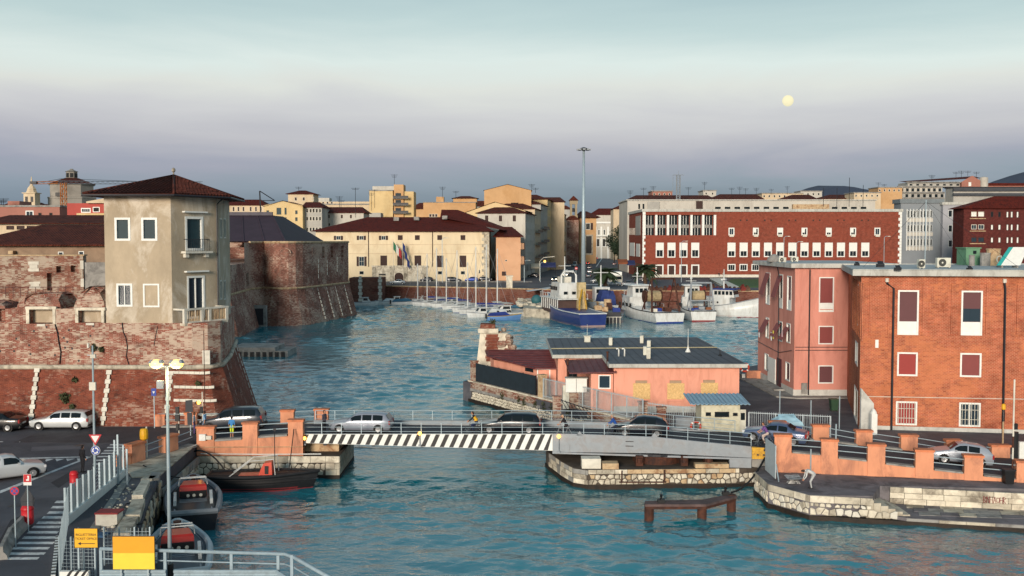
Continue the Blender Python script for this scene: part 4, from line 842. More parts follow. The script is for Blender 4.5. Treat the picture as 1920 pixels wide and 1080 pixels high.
mb=MB();sb_.w[0].box(mb,0,10.9,ZY,2.55,.002,.03);part('plinth',mb,PLINTH,sb_.o)
mb=MB();mb.tube([(3.8,98.2,6.45),(20.2,99.4,6.45)],.05,6);part('yellow_pipe',mb,pm('yellow_pipe','#a39d80',.6),sb_.o)
for k in range(20):
 x_=4.3+k*.82;y_=87.05 if x_>8.5 else 94.05;mb=MB();mb.box(x_,y_,6.345,x_+.07,109.8,6.357);part('roof_seam',mb,pm('seam_tar','#34383f',.7,.2,2),sb_.o)
for(u,v)in((1160,668),(1171,668)):
 p=P(u,v,6.35);mb=MB();mb.tube([p,p+Vector((0,0,.6)),p+Vector((-.08,0,.72)),p+Vector((-.25,0,.68))],.07,8);part('roof_vent',mb,WHITE,sb_.o,True)
def ac_unit(p,label,w=.8,d=.32,h=.65,rz=0,mat=CAM):
 o=thing('air_conditioner',label,'air conditioner',tuple(p),'air conditioning units');o.rotation_euler=(0,0,rz);OFF[o.name]=(0,0,0)
 mb=MB();mb.box(-w/2,0,.06,w/2,d,h);mb.box(-w/2+.06,.02,0,-w/2+.14,d-.02,.06);mb.box(w/2-.14,.02,0,w/2-.06,d-.02,.06);part('casing',mb,mat,o,local=True)
 mb=MB();c=(-w*.12,h*.52)
 mb.loft([[(c[0]+r*math.cos(t),y,c[1]+r*math.sin(t))for t in[2*math.pi*k/16 for k in range(16)]]for r,y in((h*.38,-.004),(h*.38,-.02),(h*.3,-.022))],cap=True);f=part('fan_grille',mb,pm('dark_fan','#3b3d3a',.6),o,local=True)
 mb=MB();mb.loft([[(c[0]+r*math.cos(t),y,c[1]+r*math.sin(t))for t in[2*math.pi*k/10 for k in range(10)]]for r,y in((h*.09,-.02),(h*.09,-.03))]);part('fan_hub',mb,mat,f,local=True)
 return o
for k,(u,v,rz)in enumerate([(1149,647,1.35),(1207,643,1.35),(1220.5,653,1.35),(1213,665,1.45),(1219.5,672,1.45)]):
 ac_unit(P(u,v,6.35),['air conditioner at the far left of the dark flat roof','air conditioner standing furthest back on the dark flat roof','air conditioner just behind the yellow roof pipe','rear one of the pair of air conditioners before the yellow pipe','front one of the pair of air conditioners before the yellow pipe'][k],.85,.35,.78 if k<4 else 1.0,rz)
p=P(1101,641,6.35);mb=MB();mb.box(p.x-.3,p.y-.3,6.35,p.x+.3,p.y+.3,6.95);mb.box(p.x-.4,p.y-.4,6.95,p.x+.4,p.y+.4,7.02);mb.cyl((p.x,p.y),.02,7,8.2,5);solo('roof_chimney',mb,CAM,'small square vent with a rod at the back left of the dark roof','chimney')
p=P(1290,660,6.35);mb=MB();mb.lathe((p.x,p.y),[(.28,6.35),(.2,6.5),(.07,6.75),(.03,7),(.02,8.6)],8);solo('roof_antenna',mb,WHITE,'white rod antenna on the right of the dark flat roof','antenna')
p=P(1350,667,6.35);mb=MB();mb.lathe((p.x,p.y),[(.2,6.35),(.15,6.45),(.05,6.5),(.03,6.9)],8);solo('roof_spigot',mb,BLACK,'small black outlet near the right front of the dark roof','vent')
for k,(u,v,h)in enumerate([(1064,714,1.9),(1138.5,686,1.2)]):
 p=P(u,v,4.2 if k==0 else 5.9);mb=MB();mb.cyl((p.x,p.y-.2),.09,p.z-.3,p.z+h,8);mb.cyl((p.x,p.y-.2),.13,p.z+h,p.z+h+.1,8);solo('stove_pipe',mb,RUST,['tall rusty stove pipe left of the maroon porch roof','short rusty stove pipe at the front corner of the dark roof'][k],'pipe')
# annex with porch roof
an=Bld('porch_annex','small salmon annex with white window and maroon sheet roof',[(6.9,87.9),(8.8,87.75),(8.8,93.2),(6.9,93.2)],ZY,5.35,PINK)
an.win(0,(1122,703,1145,729),WHITE,GLASSB,.09,(0,0));an.finish(cap=False)
mb=MB();mb.add([(5.0,88.0,5.32),(9.0,87.2,5.5),(8.9,93.6,5.95),(4.9,93.9,5.75),(5.0,88.0,5.42),(9.0,87.2,5.6),(8.9,93.6,6.05),(4.9,93.9,5.85)],[(3,2,1,0),(4,5,6,7),(0,1,5,4),(1,2,6,5),(2,3,7,6),(3,0,4,7)]);mr_=part('porch_roof',mb,MARR,an.o)
for k in range(8):
 t=k/7;mb=MB();mb.tube([(5.0+4*t,88.0-.8*t-.02,5.44+.18*t),(4.9+4*t,93.8-.3*t,5.87+.2*t)],.04,5);part('roof_rib',mb,MARR,mr_)
mb=MB();mb.box(4.6,89.6,ZY,6.9,92.8,3.5);solo('utility_annex',mb,OLDB,'low brick annex with a pale door below the white cabinets','building')
ut=thing('wall_cabinet','pair of white metal cabinets hung below the maroon porch roof','cabinet',(5.6,89.2,3.55))
for k in range(2):mb=MB();mb.box(4.75+k*.95,89.0,3.55,5.66+k*.95,89.8,4.75);part('cabinet_box',mb,WHITE,ut)
mb=MB();mb.box(4.7,88.95,4.75,6.7,89.9,4.83);part('cabinet_top',mb,FASC,ut)
dr=MB();dr.box(XU(1056,89.5),89.5,ZY,XU(1068,89.5),89.58,4.1);solo('metal_door',dr,CAM,'pale metal door in the low brick annex','door')
# maroon-roofed shed
sh=Bld('maroon_shed','salmon shed with maroon sheet roof and white door behind the dark fence',[(2.6,97.6),(4.25,97.3),(4.25,107.5),(-2.3,107.5),(-1.9,105)],ZP,4.55,PINK)
sh.win(0,(1007,691,1032,750),WHITE,GLASS,.12,(0,0),lower=(.5,CAM),name='door')
sh.win(4,(985,690,1000,697),DARKM,GLASS,.05);sh.finish(cap=False)
mb=MB();lo=[(2.2,97.1,4.55),(4.5,96.9,4.6),(4.4,108.2,5.15),(-2.9,108,5.1),(-2.6,104.6,4.9)];mb.add(lo+[(a,b,c+.12)for a,b,c in lo],[(4,3,2,1,0),(5,6,7,8,9)]+[(i,(i+1)%5,5+(i+1)%5,5+i)for i in range(5)]);mr_=part('sheet_roof',mb,MARR,sh.o)
for k in range(11):
 t=k/10;yy=97.4+10.4*t;x0=2.2-4.8*min(1,(yy-97.1)/7.5);z=4.7+.55*t;mb=MB();mb.tube([(x0+.1,yy,z-.0+.03),(4.35,yy-.1,z+.05)],.04,5);part('roof_rib',mb,MARR,mr_)
# ------------------------------------------------------------------ guard cabin, lifebuoy, bollard box
gc=Bld('guard_cabin','cream guard cabin with blue corrugated roof beside the bridge',front_poly(1318,1391,77.0,2.4),1.9,4.4,pm('cream_cabin','#c4c1ab',.7,.12,1,stain='#8f8a74',samt=.5,ss=1.3),'cabin')
gc.win(0,(1340,772,1367,782),DARKM,GLASS,.05);gc.win(0,(1323,773,1333,780),DARKM,GLASS,.05);gc.win(0,(1374,774,1383,780),DARKM,GLASS,.05);gc.finish()
mb=MB();x0,x1=XU(1297,76.6),XU(1410,76.6);k=46
mb.loft([[(x0+(x1-x0)*i/k,y,4.55+(.0 if y<77 else .3)+.045*math.sin(i*1.9)+o)for i in range(k+1)]for o,y in((0,76.5),(0,79.9),(-.05,79.9),(-.05,76.5),(0,76.5))],closed=False,cap=False);part('corrugated_roof',mb,pm('blue_grey_sheet','#7f9db0',.5,.15,2),gc.o)
mb=MB();mb.box(x0+1,76.9,4.4,x1-.7,79.3,4.5);part('roof_frame',mb,DARKM,gc.o)
mb=MB();mb.box(XU(1391,77)+.01,77.2,1.95,XU(1391,77)+.5,77.28,4.0);dr_=part('door',mb,CAM,gc.o);mb=MB();mb.box(XU(1391,77)+.1,77.17,3.2,XU(1391,77)+.42,77.2,3.75);part('door_pane',mb,GLASS,dr_)
def lifebuoy(c,r,label,n=(0,-1)):
 o=thing('lifebuoy',label,'lifebuoy',tuple(c));t=Vector((-n[1],n[0],0));c=Vector(c);mr_=pm('buoy_orange','#b8402a',.5,.1,3);mb=MB();k=24;rings=[]
 for i in range(k+1):
  a=2*math.pi*i/k;d=t*math.cos(a)+Vector((0,0,1))*math.sin(a);p=c+d*r;q=r*.25
  rings.append([p+d*(q*math.cos(b))+Vector((n[0],n[1],0))*(q*math.sin(b))for b in[2*math.pi*j/8 for j in range(8)]])
 mb.loft(rings,cap=False);part('ring',mb,mr_,o,True)
 for j in range(4):
  a=math.pi/4+j*math.pi/2;d=t*math.cos(a)+Vector((0,0,1))*math.sin(a);p=c+d*r;e2=t*-math.sin(a)+Vector((0,0,1))*math.cos(a);mb=MB();mb.tube([p-e2*.06,p+e2*.06],r*.29,8);part('band',mb,WHITE,o)
lifebuoy((XU(1308,76.8),76.9,2.75),.36,'orange and white lifebuoy on the rail beside the guard cabin')
lb=thing('grey_locker','long grey metal locker behind the bridge rail left of the lifebuoy','locker',(12.5,77.5,2));mb=MB();mb.box(XU(1270,77.6),77.6,2.55,XU(1304,77.6),78.4,3.3);part('box',mb,GREYM,lb)
for u in(1273,1300):mb=MB();mb.box(XU(u,77.6),77.65,2.0,XU(u,77.6)+.1,78.3,2.55);part('leg',mb,DARKM,lb)
# ================================================================== rose building (3 storeys)
rb=Bld('rose_building','pink three-storey building with flat roof and maroon blinds behind the yard',[(26.95,96.4),(36,96.4),(36,110),(26.8,110)],ZY,14.35,PINK2)
def plain(b,i,r,pane,lower=None,fw=.1,**k):return b.win(i,r,WHITE,pane,fw,lower=lower,surround=None,**k)
plain(rb,0,(1535.5,519.5,1563.5,585),MAROON,(.26,WHITE));plain(rb,0,(1534.5,611,1563,645.5),MAROON);plain(rb,0,(1534,685,1562.5,719),MAROON3)
for r,lo in[((1436.5,511,1444,571),1),((1460.5,514,1468,578),1),((1476,517,1484,582),1),((1436,595,1442,634),0),((1459,602,1467,640),0),((1475,606,1482,643),0),((1434,663,1441,695),0),((1473,679,1481,714),0)]:
 plain(rb,3,r,MAROON3 if r[0]>1470 else GLASS,(.3,WHITE)if lo else None,.1)
rb.finish();rb.flat(FASC,.55,.4,14.36)
mb=MB();mb.prism(ins(rb.poly,-.45),14.762,14.78);part('roof_deck',mb,ROOFL,rb.o)
mb=MB();rb.w[0].box(mb,0,9,ZY,2.7,.002,.05);rb.w[3].box(mb,0,rb.w[3].len,ZY,2.75,.002,.05);part('plinth',mb,PLINTH,rb.o)
w=rb.w[0];a=w.pix(1517,600)[0];mb=MB();mb.tube([w.pt(a,14.2,.1),w.pt(a,2.2,.1)],.07,6);part('drainpipe',mb,DARKM,rb.o)
for z in(6.75,6.45):mb=MB();w.box(mb,.1,8,z,z+.06,.003,.04);part('cable',mb,DARKM,rb.o)
mb=MB();w.box(mb,0,9,10.35,10.42,.002,.03);part('string_course',mb,PINK2,rb.o)
for ua,ub in((1490.5,1501.5),(1531,1568)):
 a0,a1,b0,b1=w.rect(ua,512,ub,588);mb=MB();w.box(mb,a0,a0+.03,b0,b1,.001,.025);w.box(mb,a1-.03,a1,b0,b1,.001,.025);w.box(mb,a0,a1,b1,b1+.03,.001,.025);part('panel_moulding',mb,PINK2,rb.o)
a0,a1,b0,b1=w.rect(1502,718,1513,738);mb=MB();w.box(mb,a0,a1,b0,b1,.002,.12);part('meter_cabinet',mb,CONC,rb.o)
w=rb.w[3]
for u,v0,v1 in[(1436,512,552),(1459,517,557),(1435,599,623),(1457,606,630),(1473,613,636)]:
 a0,a1,z0,z1=w.rect(u,v0,u+8,v1);f=MB();f.add([w.pt(a0,z1,.04),w.pt(a1,z1,.04),w.pt(a1,z0,.75),w.pt(a0,z0,.75),w.pt(a0,z1,.07),w.pt(a1,z1,.07),w.pt(a1,z0,.78),w.pt(a0,z0,.78)],[(0,1,2,3),(7,6,5,4),(0,4,5,1),(1,5,6,2),(2,6,7,3),(3,7,4,0)]);part('awning_blind',f,MAROON,rb.o)
a0,a1,b0,b1=w.rect(1441,671,1455,720);mb=MB();w.box(mb,a0,a1,2.35,b1,.02,.1);dd=part('door',mb,WHITE,rb.o);mb=MB();w.box(mb,a0+.15,a0+.22,3.3,3.5,.1,.16);part('handle',mb,DARKM,dd)
a0,a1,b0,b1=w.rect(1457,672,1466,725);mb=MB();w.box(mb,a0,a1,2.3,b1,.005,.06);part('door',mb,MAROON3,rb.o)
mb=MB();w.box(mb,w.pix(1440,700)[0],w.pix(1472,700)[0],ZY,2.3,.05,1.1);w.box(mb,w.pix(1437,700)[0],w.pix(1474,700)[0],ZY,2.15,1.1,1.45);part('doorstep',mb,CONC,rb.o)
mb=MB();mb.tube([w.pt(9.2,14.3,.5),w.pt(8.6,13.4,.15),w.pt(8.6,2.5,.15)],.05,6);part('drainpipe',mb,DARKM,rb.o)
mb=MB();mb.tube([w.pt(0,6.0,.08),w.pt(8.5,5.7,.08),w.pt(13,6.4,.08)],.03,5);part('cable',mb,DARKM,rb.o)
for k,(u,v,c)in enumerate([(1433,630,'#c9cfd2'),(1460,633,'#d3c65a'),(1456,636,'#d8dcdc'),(1477,634,'#bb9fa2')]):
 a0,z0=w.pix(u,v);mb=MB();mb.loft([[w.pt(a0+i*.12,z0+.75,.62+.03*(i%2))for i in range(5)],[w.pt(a0+.03+i*.11,z0+.2,.6+.05*(i%2))for i in range(5)],[w.pt(a0+.05+i*.1,z0-.1,.6+.03*(i%2))for i in range(5)]],closed=False,cap=False);solo('hanging_laundry',mb,pm('cloth_%d'%k,c,.9,.1,3),['pale cloth hung from the furthest pink window','yellow cloth hung below a pink side window','white cloth hung left of the yellow one','dull pink cloth hung from the nearest pink side window'][k],'laundry','washing on the pink building')
mb=MB();mb.prism([(25.2,96),(26.9,95.0),(33,95.2),(33,96.4),(26.95,96.4),(26.8,108),(24.6,110)],ZY+.004,ZY+.13);struct('pavement',mb,CONC)
for k,(u,y)in enumerate([(1468,100),(1491,103)]):p=(XU(u,y),y,14.79);ac_unit(p,['small roof unit above the left of the pink facade','small roof unit behind the pink parapet'][k],.7,.4,.5)
p=(XU(1452,103),103,14.78);mb=MB();mb.lathe(p[:2],[(.75,14.78),(.75,14.95),(.62,15.25),(.3,15.5),(.05,15.58)],12);solo('roof_dome',mb,CONC,'grey dome vent at the left corner of the pink building roof','vent',smooth=True)
lifebuoy((XU(1399,106),106,ZV(689,106)),.42,'red lifebuoy ring hanging by the water behind the salmon building')
mb=MB();w_=Wall((20.6,109.8),(25.2,109));w_.box(mb,0,w_.len,ZY,2.5,-.4,0);o_=solo('striped_kerb',mb,WHITE,'black and white striped kerb at the water behind the yard','kerb')
for k in range(5):mb=MB();w_.box(mb,.3+k*.9,.75+k*.9,ZY,2.51,-.41,.01);part('stripe',mb,BLACK,o_)
mb=MB();mb.box(25.3,108.6,ZY,26.9,109.2,2.9);solo('low_brick_wall',mb,ORANGE,'low orange wall stub at the far corner of the pink building','wall')
# ================================================================== brick building on the right
bd=Vector((.987,-.16));bs=Vector((.16,.987));bA=Vector((27.6,80.0));bB=bA+bd*22;bC=bB+bs*22;bD=bA+Vector((.262,.965))*18
bb=Bld('brick_building','orange-red brick three-storey building with pale flat roof at right',[bA,bB,bC,bD],1.4,14.2,BRICKR)
plain(bb,0,(1683,544,1722.5,628),MAROON3,(.3,WHITE),.13);plain(bb,0,(1802,545,1842,629),MAROON3,(.3,WHITE),.13)
plain(bb,0,(1682,660.5,1720.5,705),MAROON2,None,.13,sill=False);plain(bb,0,(1800,662,1840,707),MAROON,None,.13)
plain(bb,0,(1679.5,752.5,1719.5,797),MAROON2,None,.13);plain(bb,0,(1798,755,1838.5,800),GLASSB,None,.13,mull=(1,0))
for r in[(1608.5,533,1612,612),(1604,640,1608.5,684),(1602,726,1608,790)]:plain(bb,3,r,LIME3 if r[3]>780 else GLASS,None,.12)
bb.finish()
w=bb.w[0]
for r,n in[((1679.5,752.5,1719.5,797),7),((1798,755,1838.5,800),6)]:
 a0,a1,b0,b1=w.rect(*r);mb=MB()
 for k in range(n):c=a0+.1+(a1-a0-.2)*(k+.5)/n;w.box(mb,c-.018,c+.018,b0+.05,b1-.05,.04,.075)
 for z in(.3,.7):w.box(mb,a0,a1,b0+(b1-b0)*z-.02,b0+(b1-b0)*z+.02,.042,.07)
 part('window_grille',mb,OFFW,bb.o)
mb=MB();a0,a1,b0,b1=w.rect(1806,579,1838,603);w.box(mb,a0,a1,b0,b1,-.085,-.06);w.box(mb,(a0+a1)/2-.12,(a0+a1)/2+.12,b0,b1,-.055,-.03);part('raised_blind_gap',mb,[GLASSB],bb.o)
# projecting brick strips beside the upper windows
for ua,ub in[(1630,1641),(1665,1676),(1729,1741),(1783,1797),(1848,1862),(1906,1920)]:
 a0,a1,b0,b1=w.rect(ua,527,ub,628);mb=MB();w.box(mb,max(a0,.05),a1,b0,13.6,.002,.09);part('brick_strip',mb,BRICKR,bb.o)
mb=MB();w.box(mb,0,w.len,13.55,13.66,.002,.05);part('brick_band',mb,BRICKR,bb.o)
ws=bb.w[3]
for k in range(7):mb=MB();a=14*(k+.4)/7+7.5;ws.box(mb,a,a+.45,9.2,13.7,.002,.1);part('brick_strip',mb,BRICKR,bb.o)
for u0_ in(1662,1882):
 a,_=w.pix(u0_,560);mb=MB();q=w.pt;a2=w.pix(u0_+12 if u0_<1700 else u0_+.5,600)[0]
 mb.tube([q(a,13.95,.1),q(a,13.6,.16),q(a2,13.2,.16),q(w.pix(u0_+9 if u0_<1700 else u0_-2,780)[0],2,.16)],.09,6);dp=part('drainpipe',mb,DARKM,bb.o);mb=MB();mb.cyl(q(a,0,.14)[:2],.14,13.7,14.0,8);part('pipe_head',mb,OFFW,dp)
mb=MB();mb.tube([w.pt(0,4.6,.05),w.pt(w.len,4.75,.05)],.03,5);part('white_cable',mb,OFFW,bb.o)
mb=MB();w.box(mb,0,w.len,1.4,2.3,.002,.1);part('plinth',mb,PLINTH,bb.o)
a0,a1,b0,b1=w.rect(1641,637,1647,652);mb=MB();w.box(mb,a0,a1,b0,b1,.002,.06);part('notice_plate',mb,WHITE,bb.o)
bb.flat(FASC,.7,.42,14.2);mb=MB();mb.prism(ins(bb.poly,-.6),14.622,14.64);part('roof_deck',mb,ROOFL,bb.o)
mb=MB();mb.prism(ins(bb.poly,-.7),14.622,14.72);mb2=MB()
for a,b in zip(ins(bb.poly,-.62),ins(bb.poly,-.62)[1:]+ins(bb.poly,-.62)[:1]):mb2.tube([(a[0],a[1],14.66),(b[0],b[1],14.66)],.06,5)
part('roof_edge',mb2,FASC,bb.o)
ac_unit((XU(1771,86),86,14.64),'large cream air conditioner with round fan on the brick building roof',1.15,.4,.85);ac_unit((XU(1730,84),84,14.64),'narrow air conditioner beside the flagless roof mast',.5,.5,.75)
mb=MB();x,y=XU(1735,86),86;mb.tube([(x,y,14.64),(x,y,ZV(375,86))],.045,6);o_=solo('roof_mast',mb,RAILM,'tall stayed pole on the brick building roof','mast')
for dx,dy in((-4.5,2),(5,3),(7.5,-1)):mb=MB();mb.tube([(x,y,ZV(378,86)),(x+dx,y+dy,14.7)],.012,4);part('stay_wire',mb,DARKM,o_)
for k,(u,v,s_)in enumerate([(1652,501,.6),(1685,507,.45),(1608,498,.4),(1820,506,.35)]):
 p=P(u,v,14.65);mb=MB();mb.box(p.x-s_/2,p.y,14.64,p.x+s_/2,p.y+.4,14.64+s_*.5);mb.add([(p.x-s_/2,p.y-.05,14.64+s_*.25),(p.x+s_/2,p.y-.05,14.64+s_*.25),(p.x+s_*.4,p.y+.3,14.64+s_*.9),(p.x-s_*.4,p.y+.3,14.64+s_*.9)],[(0,1,2,3)]);solo('floodlight',mb,DARKM,['square floodlight lying on the brick building roof','small floodlight at the roof edge right of the square one','floodlight at the left corner of the brick building roof','small dark fitting on the roof below the big air conditioner'][k],'floodlight','roof floodlights')
# tilted white and teal board, letters seen from behind, drums
p=Vector((XU(1878,86),86,14.64));d=Vector((1,0,0));o_=thing('tilted_sign','tilted white signboard with teal edge on the roof at far right','sign',tuple(p))
q=lambda a,b:(p.x+a,p.y+b*.7,p.z+b);
mb=MB();mb.add([q(.05,0.2),q(1.7,.2),q(2.9,1.75),q(1.6,1.75)]+[(a,b+.06,c)for a,b,c in(q(.05,.2),q(1.7,.2),q(2.9,1.75),q(1.6,1.75))],[(0,1,2,3),(7,6,5,4),(0,4,5,1),(1,5,6,2),(2,6,7,3),(3,7,4,0)]);bo=part('board',mb,WHITE,o_)
mb=MB();mb.add([(a,b-.02,c)for a,b,c in(q(-.3,.2),q(.05,.2),q(1.6,1.75),q(1.25,1.75))]+[(a,b+.06,c)for a,b,c in(q(-.3,.2),q(.05,.2),q(1.6,1.75),q(1.25,1.75))],[(0,1,2,3),(7,6,5,4),(0,4,5,1),(1,5,6,2),(2,6,7,3),(3,7,4,0)]);part('teal_stripe',mb,pm('teal_paint','#2d9a96',.5,.1,2),bo)
for a in(.2,1.5):mb=MB();mb.box(p.x+a,p.y+.3,p.z,p.x+a+.12,p.y+1.2,p.z+.3);part('foot',mb,CONC,o_)
for k,(ch,u)in enumerate((('D',1874),('R',1888))):
 me=text_mesh(ch,1.0);o2=bpy.data.objects.new('roof_letter',me);COL.objects.link(o2);o2.location=(XU(u,92),92,14.9);o2.rotation_euler=(R(90),0,R(180));o2.scale=(.75,1,12);me.materials.append(OFFW);tag(o2,['white roof letter seen from behind, left of the other one','white roof letter seen from behind, next to the teal board'][k],'letter','letters of the roof sign')
for k,(u,v0,v1,m_,r)in enumerate([(1823,478,492,CONC,.25),(1848,474,494,CONC,.45),(1863,466,492,LIME3,.6)]):
 y=92+k;x=XU(u,y);mb=MB();mb.lathe((x,y),[(r,14.64),(r,ZV(v0+2,y)),(r*1.08,ZV(v0+2,y)),(r*1.08,ZV(v0,y))],12);solo('roof_chimney',mb,m_,['small square-topped chimney on the right roof','round grey chimney on the right roof','widest pale chimney beside the tilted signboard'][k],'chimney','chimneys on the right roof')
mb=MB();x0,x1=XU(1812,95),XU(1838,95);mb.box(x0,95,14.64,x1,97,ZV(466,95));mb.box(x0-.1,94.9,ZV(466,95),x1+.1,97.1,ZV(464,95));o_=solo('green_hut',mb,pm('green_sheet','#5f8a6d',.7,.15,2),'small green hut on the roof behind the chimneys','hut');mb=MB();mb.box(XU(1825,95),94.95,ZV(476,95),XU(1831,95),95,ZV(470,95));part('window',mb,GLASS,o_)
# yard things
mb=MB();x,y=XU(1570,88),88
bn=thing('wheelie_bin','dark green wheelie bin standing in the yard by the brick wall','bin',(x,y,ZY));GRN=pm('bin_green','#27432f',.5,.15,3)
mb=MB();mb.loft([[(x-.27,y,ZY+.1),(x+.27,y,ZY+.1),(x+.27,y+.5,ZY+.1),(x-.27,y+.5,ZY+.1)],[(x-.34,y-.08,ZY+1.0),(x+.34,y-.08,ZY+1.0),(x+.34,y+.6,ZY+1.0),(x-.34,y+.6,ZY+1.0)]]);part('body',mb,GRN,bn)
mb=MB();mb.box(x-.37,y-.12,ZY+1.0,x+.37,y+.64,ZY+1.1);part('lid',mb,GRN,bn)
for s_ in(-.25,.25):mb=MB();mb.cyl((x+s_,y+.45),.1,ZY+.0,ZY+.2,8);part('wheel',mb,RUBBER,bn)
mb=MB();x,y=XU(1487,75.6),76;mb.box(x-1.0,y,ZY+.1,x+1.0,y+1.3,3.0);o_=solo('blue_skip',mb,pm('blue_skip','#2a4f86',.6,.2,2),'blue container under a pale tarpaulin behind the parapet','container');mb=MB();lump(mb,densify(rect_poly(x-1.1,y-.1,x+1.1,y+1.4),.4),3.0,3.7,rnd,.1);part('tarpaulin',mb,pm('pale_blue_tarp','#9cc0cf',.6,.15,1.5),o_)
for k,(u,y)in enumerate([(1466,83),(1525,78),(1579,80)]):
 x=XU(u,y);mb=MB();mb.tube([(x,y,1.9),(x,y,4.6)],.045,6);solo('yard_pole',mb,RAILM,['thin pole in the yard left of the blue container','thin pole in the middle of the yard behind the parapet','thin pole in the yard next to the wheelie bin'][k],'pole','thin yard poles')
sc_=thing('stone_monument','white stone wayside shrine leaning at the brick building corner','monument',(XU(1635,78.5),78.5,1.7))
x,y=XU(1633,78.9),78.9;mb=MB();mb.prism([(x-.55,y),(x+.45,y),(x+.45,y+.3),(x-.55,y+.3)],1.6,[5.4,4.2,4.2,5.4]);part('slab',mb,PLINTH,sc_)
mb=MB();mb.box(XU(1640,77.5),77.5,1.5,XU(1651,77.5),77.9,3.6);mb.lathe((XU(1645.5,77.5),77.7),[(.24,3.6),(.24,3.7),(.12,3.9),(.02,4)],8);part('stele',mb,WHITE,sc_)
# ================================================================== middle bastion
mbn=thing('far_bastion','large weathered brick sea bastion with arched recesses in mid distance','fort',(-48,210,0))
mp_=[(-72,172),(-48.6,176.5),(-50.6,199),(-49.6,202.8),(-48.2,201.2),(-46.2,200.3),(-44.1,200.6),(-42.5,202),(-41.4,204.4),(-40.6,207.5),(-36.2,230),(-38,240),(-72,245)]
mp_=ins(mp_,.8)
mb=MB();mb.loft([[(p[0],p[1],-1)for p in ins(mp_,-2.0)],[(p[0],p[1],7.4)for p in mp_]],cap=False);part('scarp',mb,FORTD,mbn)
up2=ins(mp_,.1);mb=MB()
for i in range(len(up2)):
 w=Wall(up2[i],up2[(i+1)%len(up2)]);zt=12.6 if i in(0,)else 16.5
 if i==1:
  w.holes.append((w.len-4.2,w.len-1.2,8.0,10.6));w.faces(mb,7.4,12.6,1.2);w2=Wall(w.A+w.d*(w.len*.72),w.B);w2.faces(mb,12.6,16.5)
 else:
  if i==9:
   for t in(.3,.52,.8):w.holes.append((w.len*t,w.len*t+1.5,13.2,15.6))
  w.faces(mb,7.4,zt,.7)
mb.poly([(p[0],p[1],12.6)for p in up2]);
mb.poly([(p[0],p[1],16.5)for p in[(-58,199)]+up2[2:12]]);part('upper_wall',mb,FORTD,mbn)
mb=MB();mb.tube([(p[0],p[1],7.4)for p in ins(mp_,-.02)],.22,6);part('cordon',mb,LIME3,mbn)
mb=MB();mb.tube([(p[0],p[1],16.55)for p in up2[2:12]],.25,6);part('parapet_coping',mb,LIME3,mbn)
w=Wall(up2[9],up2[10])
for k in range(7):
 a=w.len*(.06+.032*k);mb=MB();w.box(mb,a,a+.35,13.8,15.6,-.1,.06);part('machicolation',mb,BLACK if False else FORTD,mbn)
for t,z0,z1 in[(.2,9,13.2),(.42,9.5,12.8),(.68,10,13.5)]:
 for j in range(4):mb=MB();a=w.len*t;w.box(mb,a,a+.22,z0+(z1-z0)*j/4,z0+(z1-z0)*(j+.8)/4,.002,.07);part('pale_joint_stone',mb,OFFW,mbn)
for t in(.16,.38,.6,.85):
 p0=w.pt(w.len*t,7.0,.1);p1=w.pt(w.len*t,.3,2.0)
 for j in range(8):
  a,b=Vector(p0).lerp(Vector(p1),j/8),Vector(p0).lerp(Vector(p1),(j+.7)/8);mb=MB();mb.tube([a,b],.14,4);part('pale_joint_stone',mb,OFFW,mbn)
# arches of the recesses
for i,(a0,a1,z0,z1)in((5,(.1,2.0,12.9,15.3)),):
 w=Wall(up2[i],up2[i+1]);mb=MB();n=10;pts=[w.pt((a0+a1)/2+1.05*math.cos(math.pi*k/n),14.4+.95*math.sin(math.pi*k/n),.03)for k in range(n+1)];mb.tube(pts,.12,5);part('arch_ring',mb,FORTB,mbn)
# sluice in the recess
mb=MB();mb.box(-51.2,198.0,0,-48.2,199.2,4.2);part('sluice_frame',mb,CONC,mbn);mb=MB();mb.box(-50.7,197.9,.4,-48.7,198,3.6);part('sluice_gate',mb,DARKM,mbn)
# dark tent roof on the fort
mb=MB();y0,y1=212,235;xa,xb,xc=XU(425,222),XU(512,222),XU(553,214)
hr=Bld('purple_roof_hall','long hall on the far bastion with a dark purple pitched roof',[(XU(400,y0),y0-6),(xc-.8,y0-6),(xc-.8,246),(XU(400,y0),246)],15.5,16.7,FORTD)
hr.finish();mb=MB();zt=ZV(404,222)
lo=[(XU(398,y0),y0-7),(xc,y0-7),(xc,247),(XU(398,y0),247)];hi=[(XU(398,222),222),(xb,222),(xb,232),(XU(398,222),232)]
mb.loft([[(p[0],p[1],16.72)for p in lo],[(p[0],p[1],zt)for p in hi]]);PURP=pm('purple_membrane','#372a36',.75,.2,.4,.1,6);rf=part('roof',mb,PURP,hr.o)
for k in range(5):
 t=k/4;mb=MB();a=Vector((*lo[0],16.75)).lerp(Vector((*lo[1],16.75)),t);b=Vector((*hi[0],zt)).lerp(Vector((*hi[1],zt)),t);mb.tube([a,b],.15,5);part('roof_seam',mb,PURP,rf)
mb=MB();mb.box(XU(428,222),221.7,zt,xb,222.3,zt+.75);part('ridge_railing',mb,pm('greyed_timber','#55525a',.8),rf)
# floating pontoon
po=thing('mooring_pontoon','low stepped grey stone platform in the water by the bastion','pontoon',(-36,152,0))
y=150;mb=MB();mb.box(XU(440,y),y-3,-.5,XU(522,y),y+3.5,1.35);part('upper_deck',mb,CONC,po);mb=MB();mb.box(XU(522,y),y-3,-.5,XU(546,y),y+3,.85);part('lower_deck',mb,CONC,po)
for k in range(9):mb=MB();a=XU(442+k*11.5,y);mb.box(a,y-3.2,-.2,a+.5,y-3,.7);part('fender',mb,RUBBER,po)
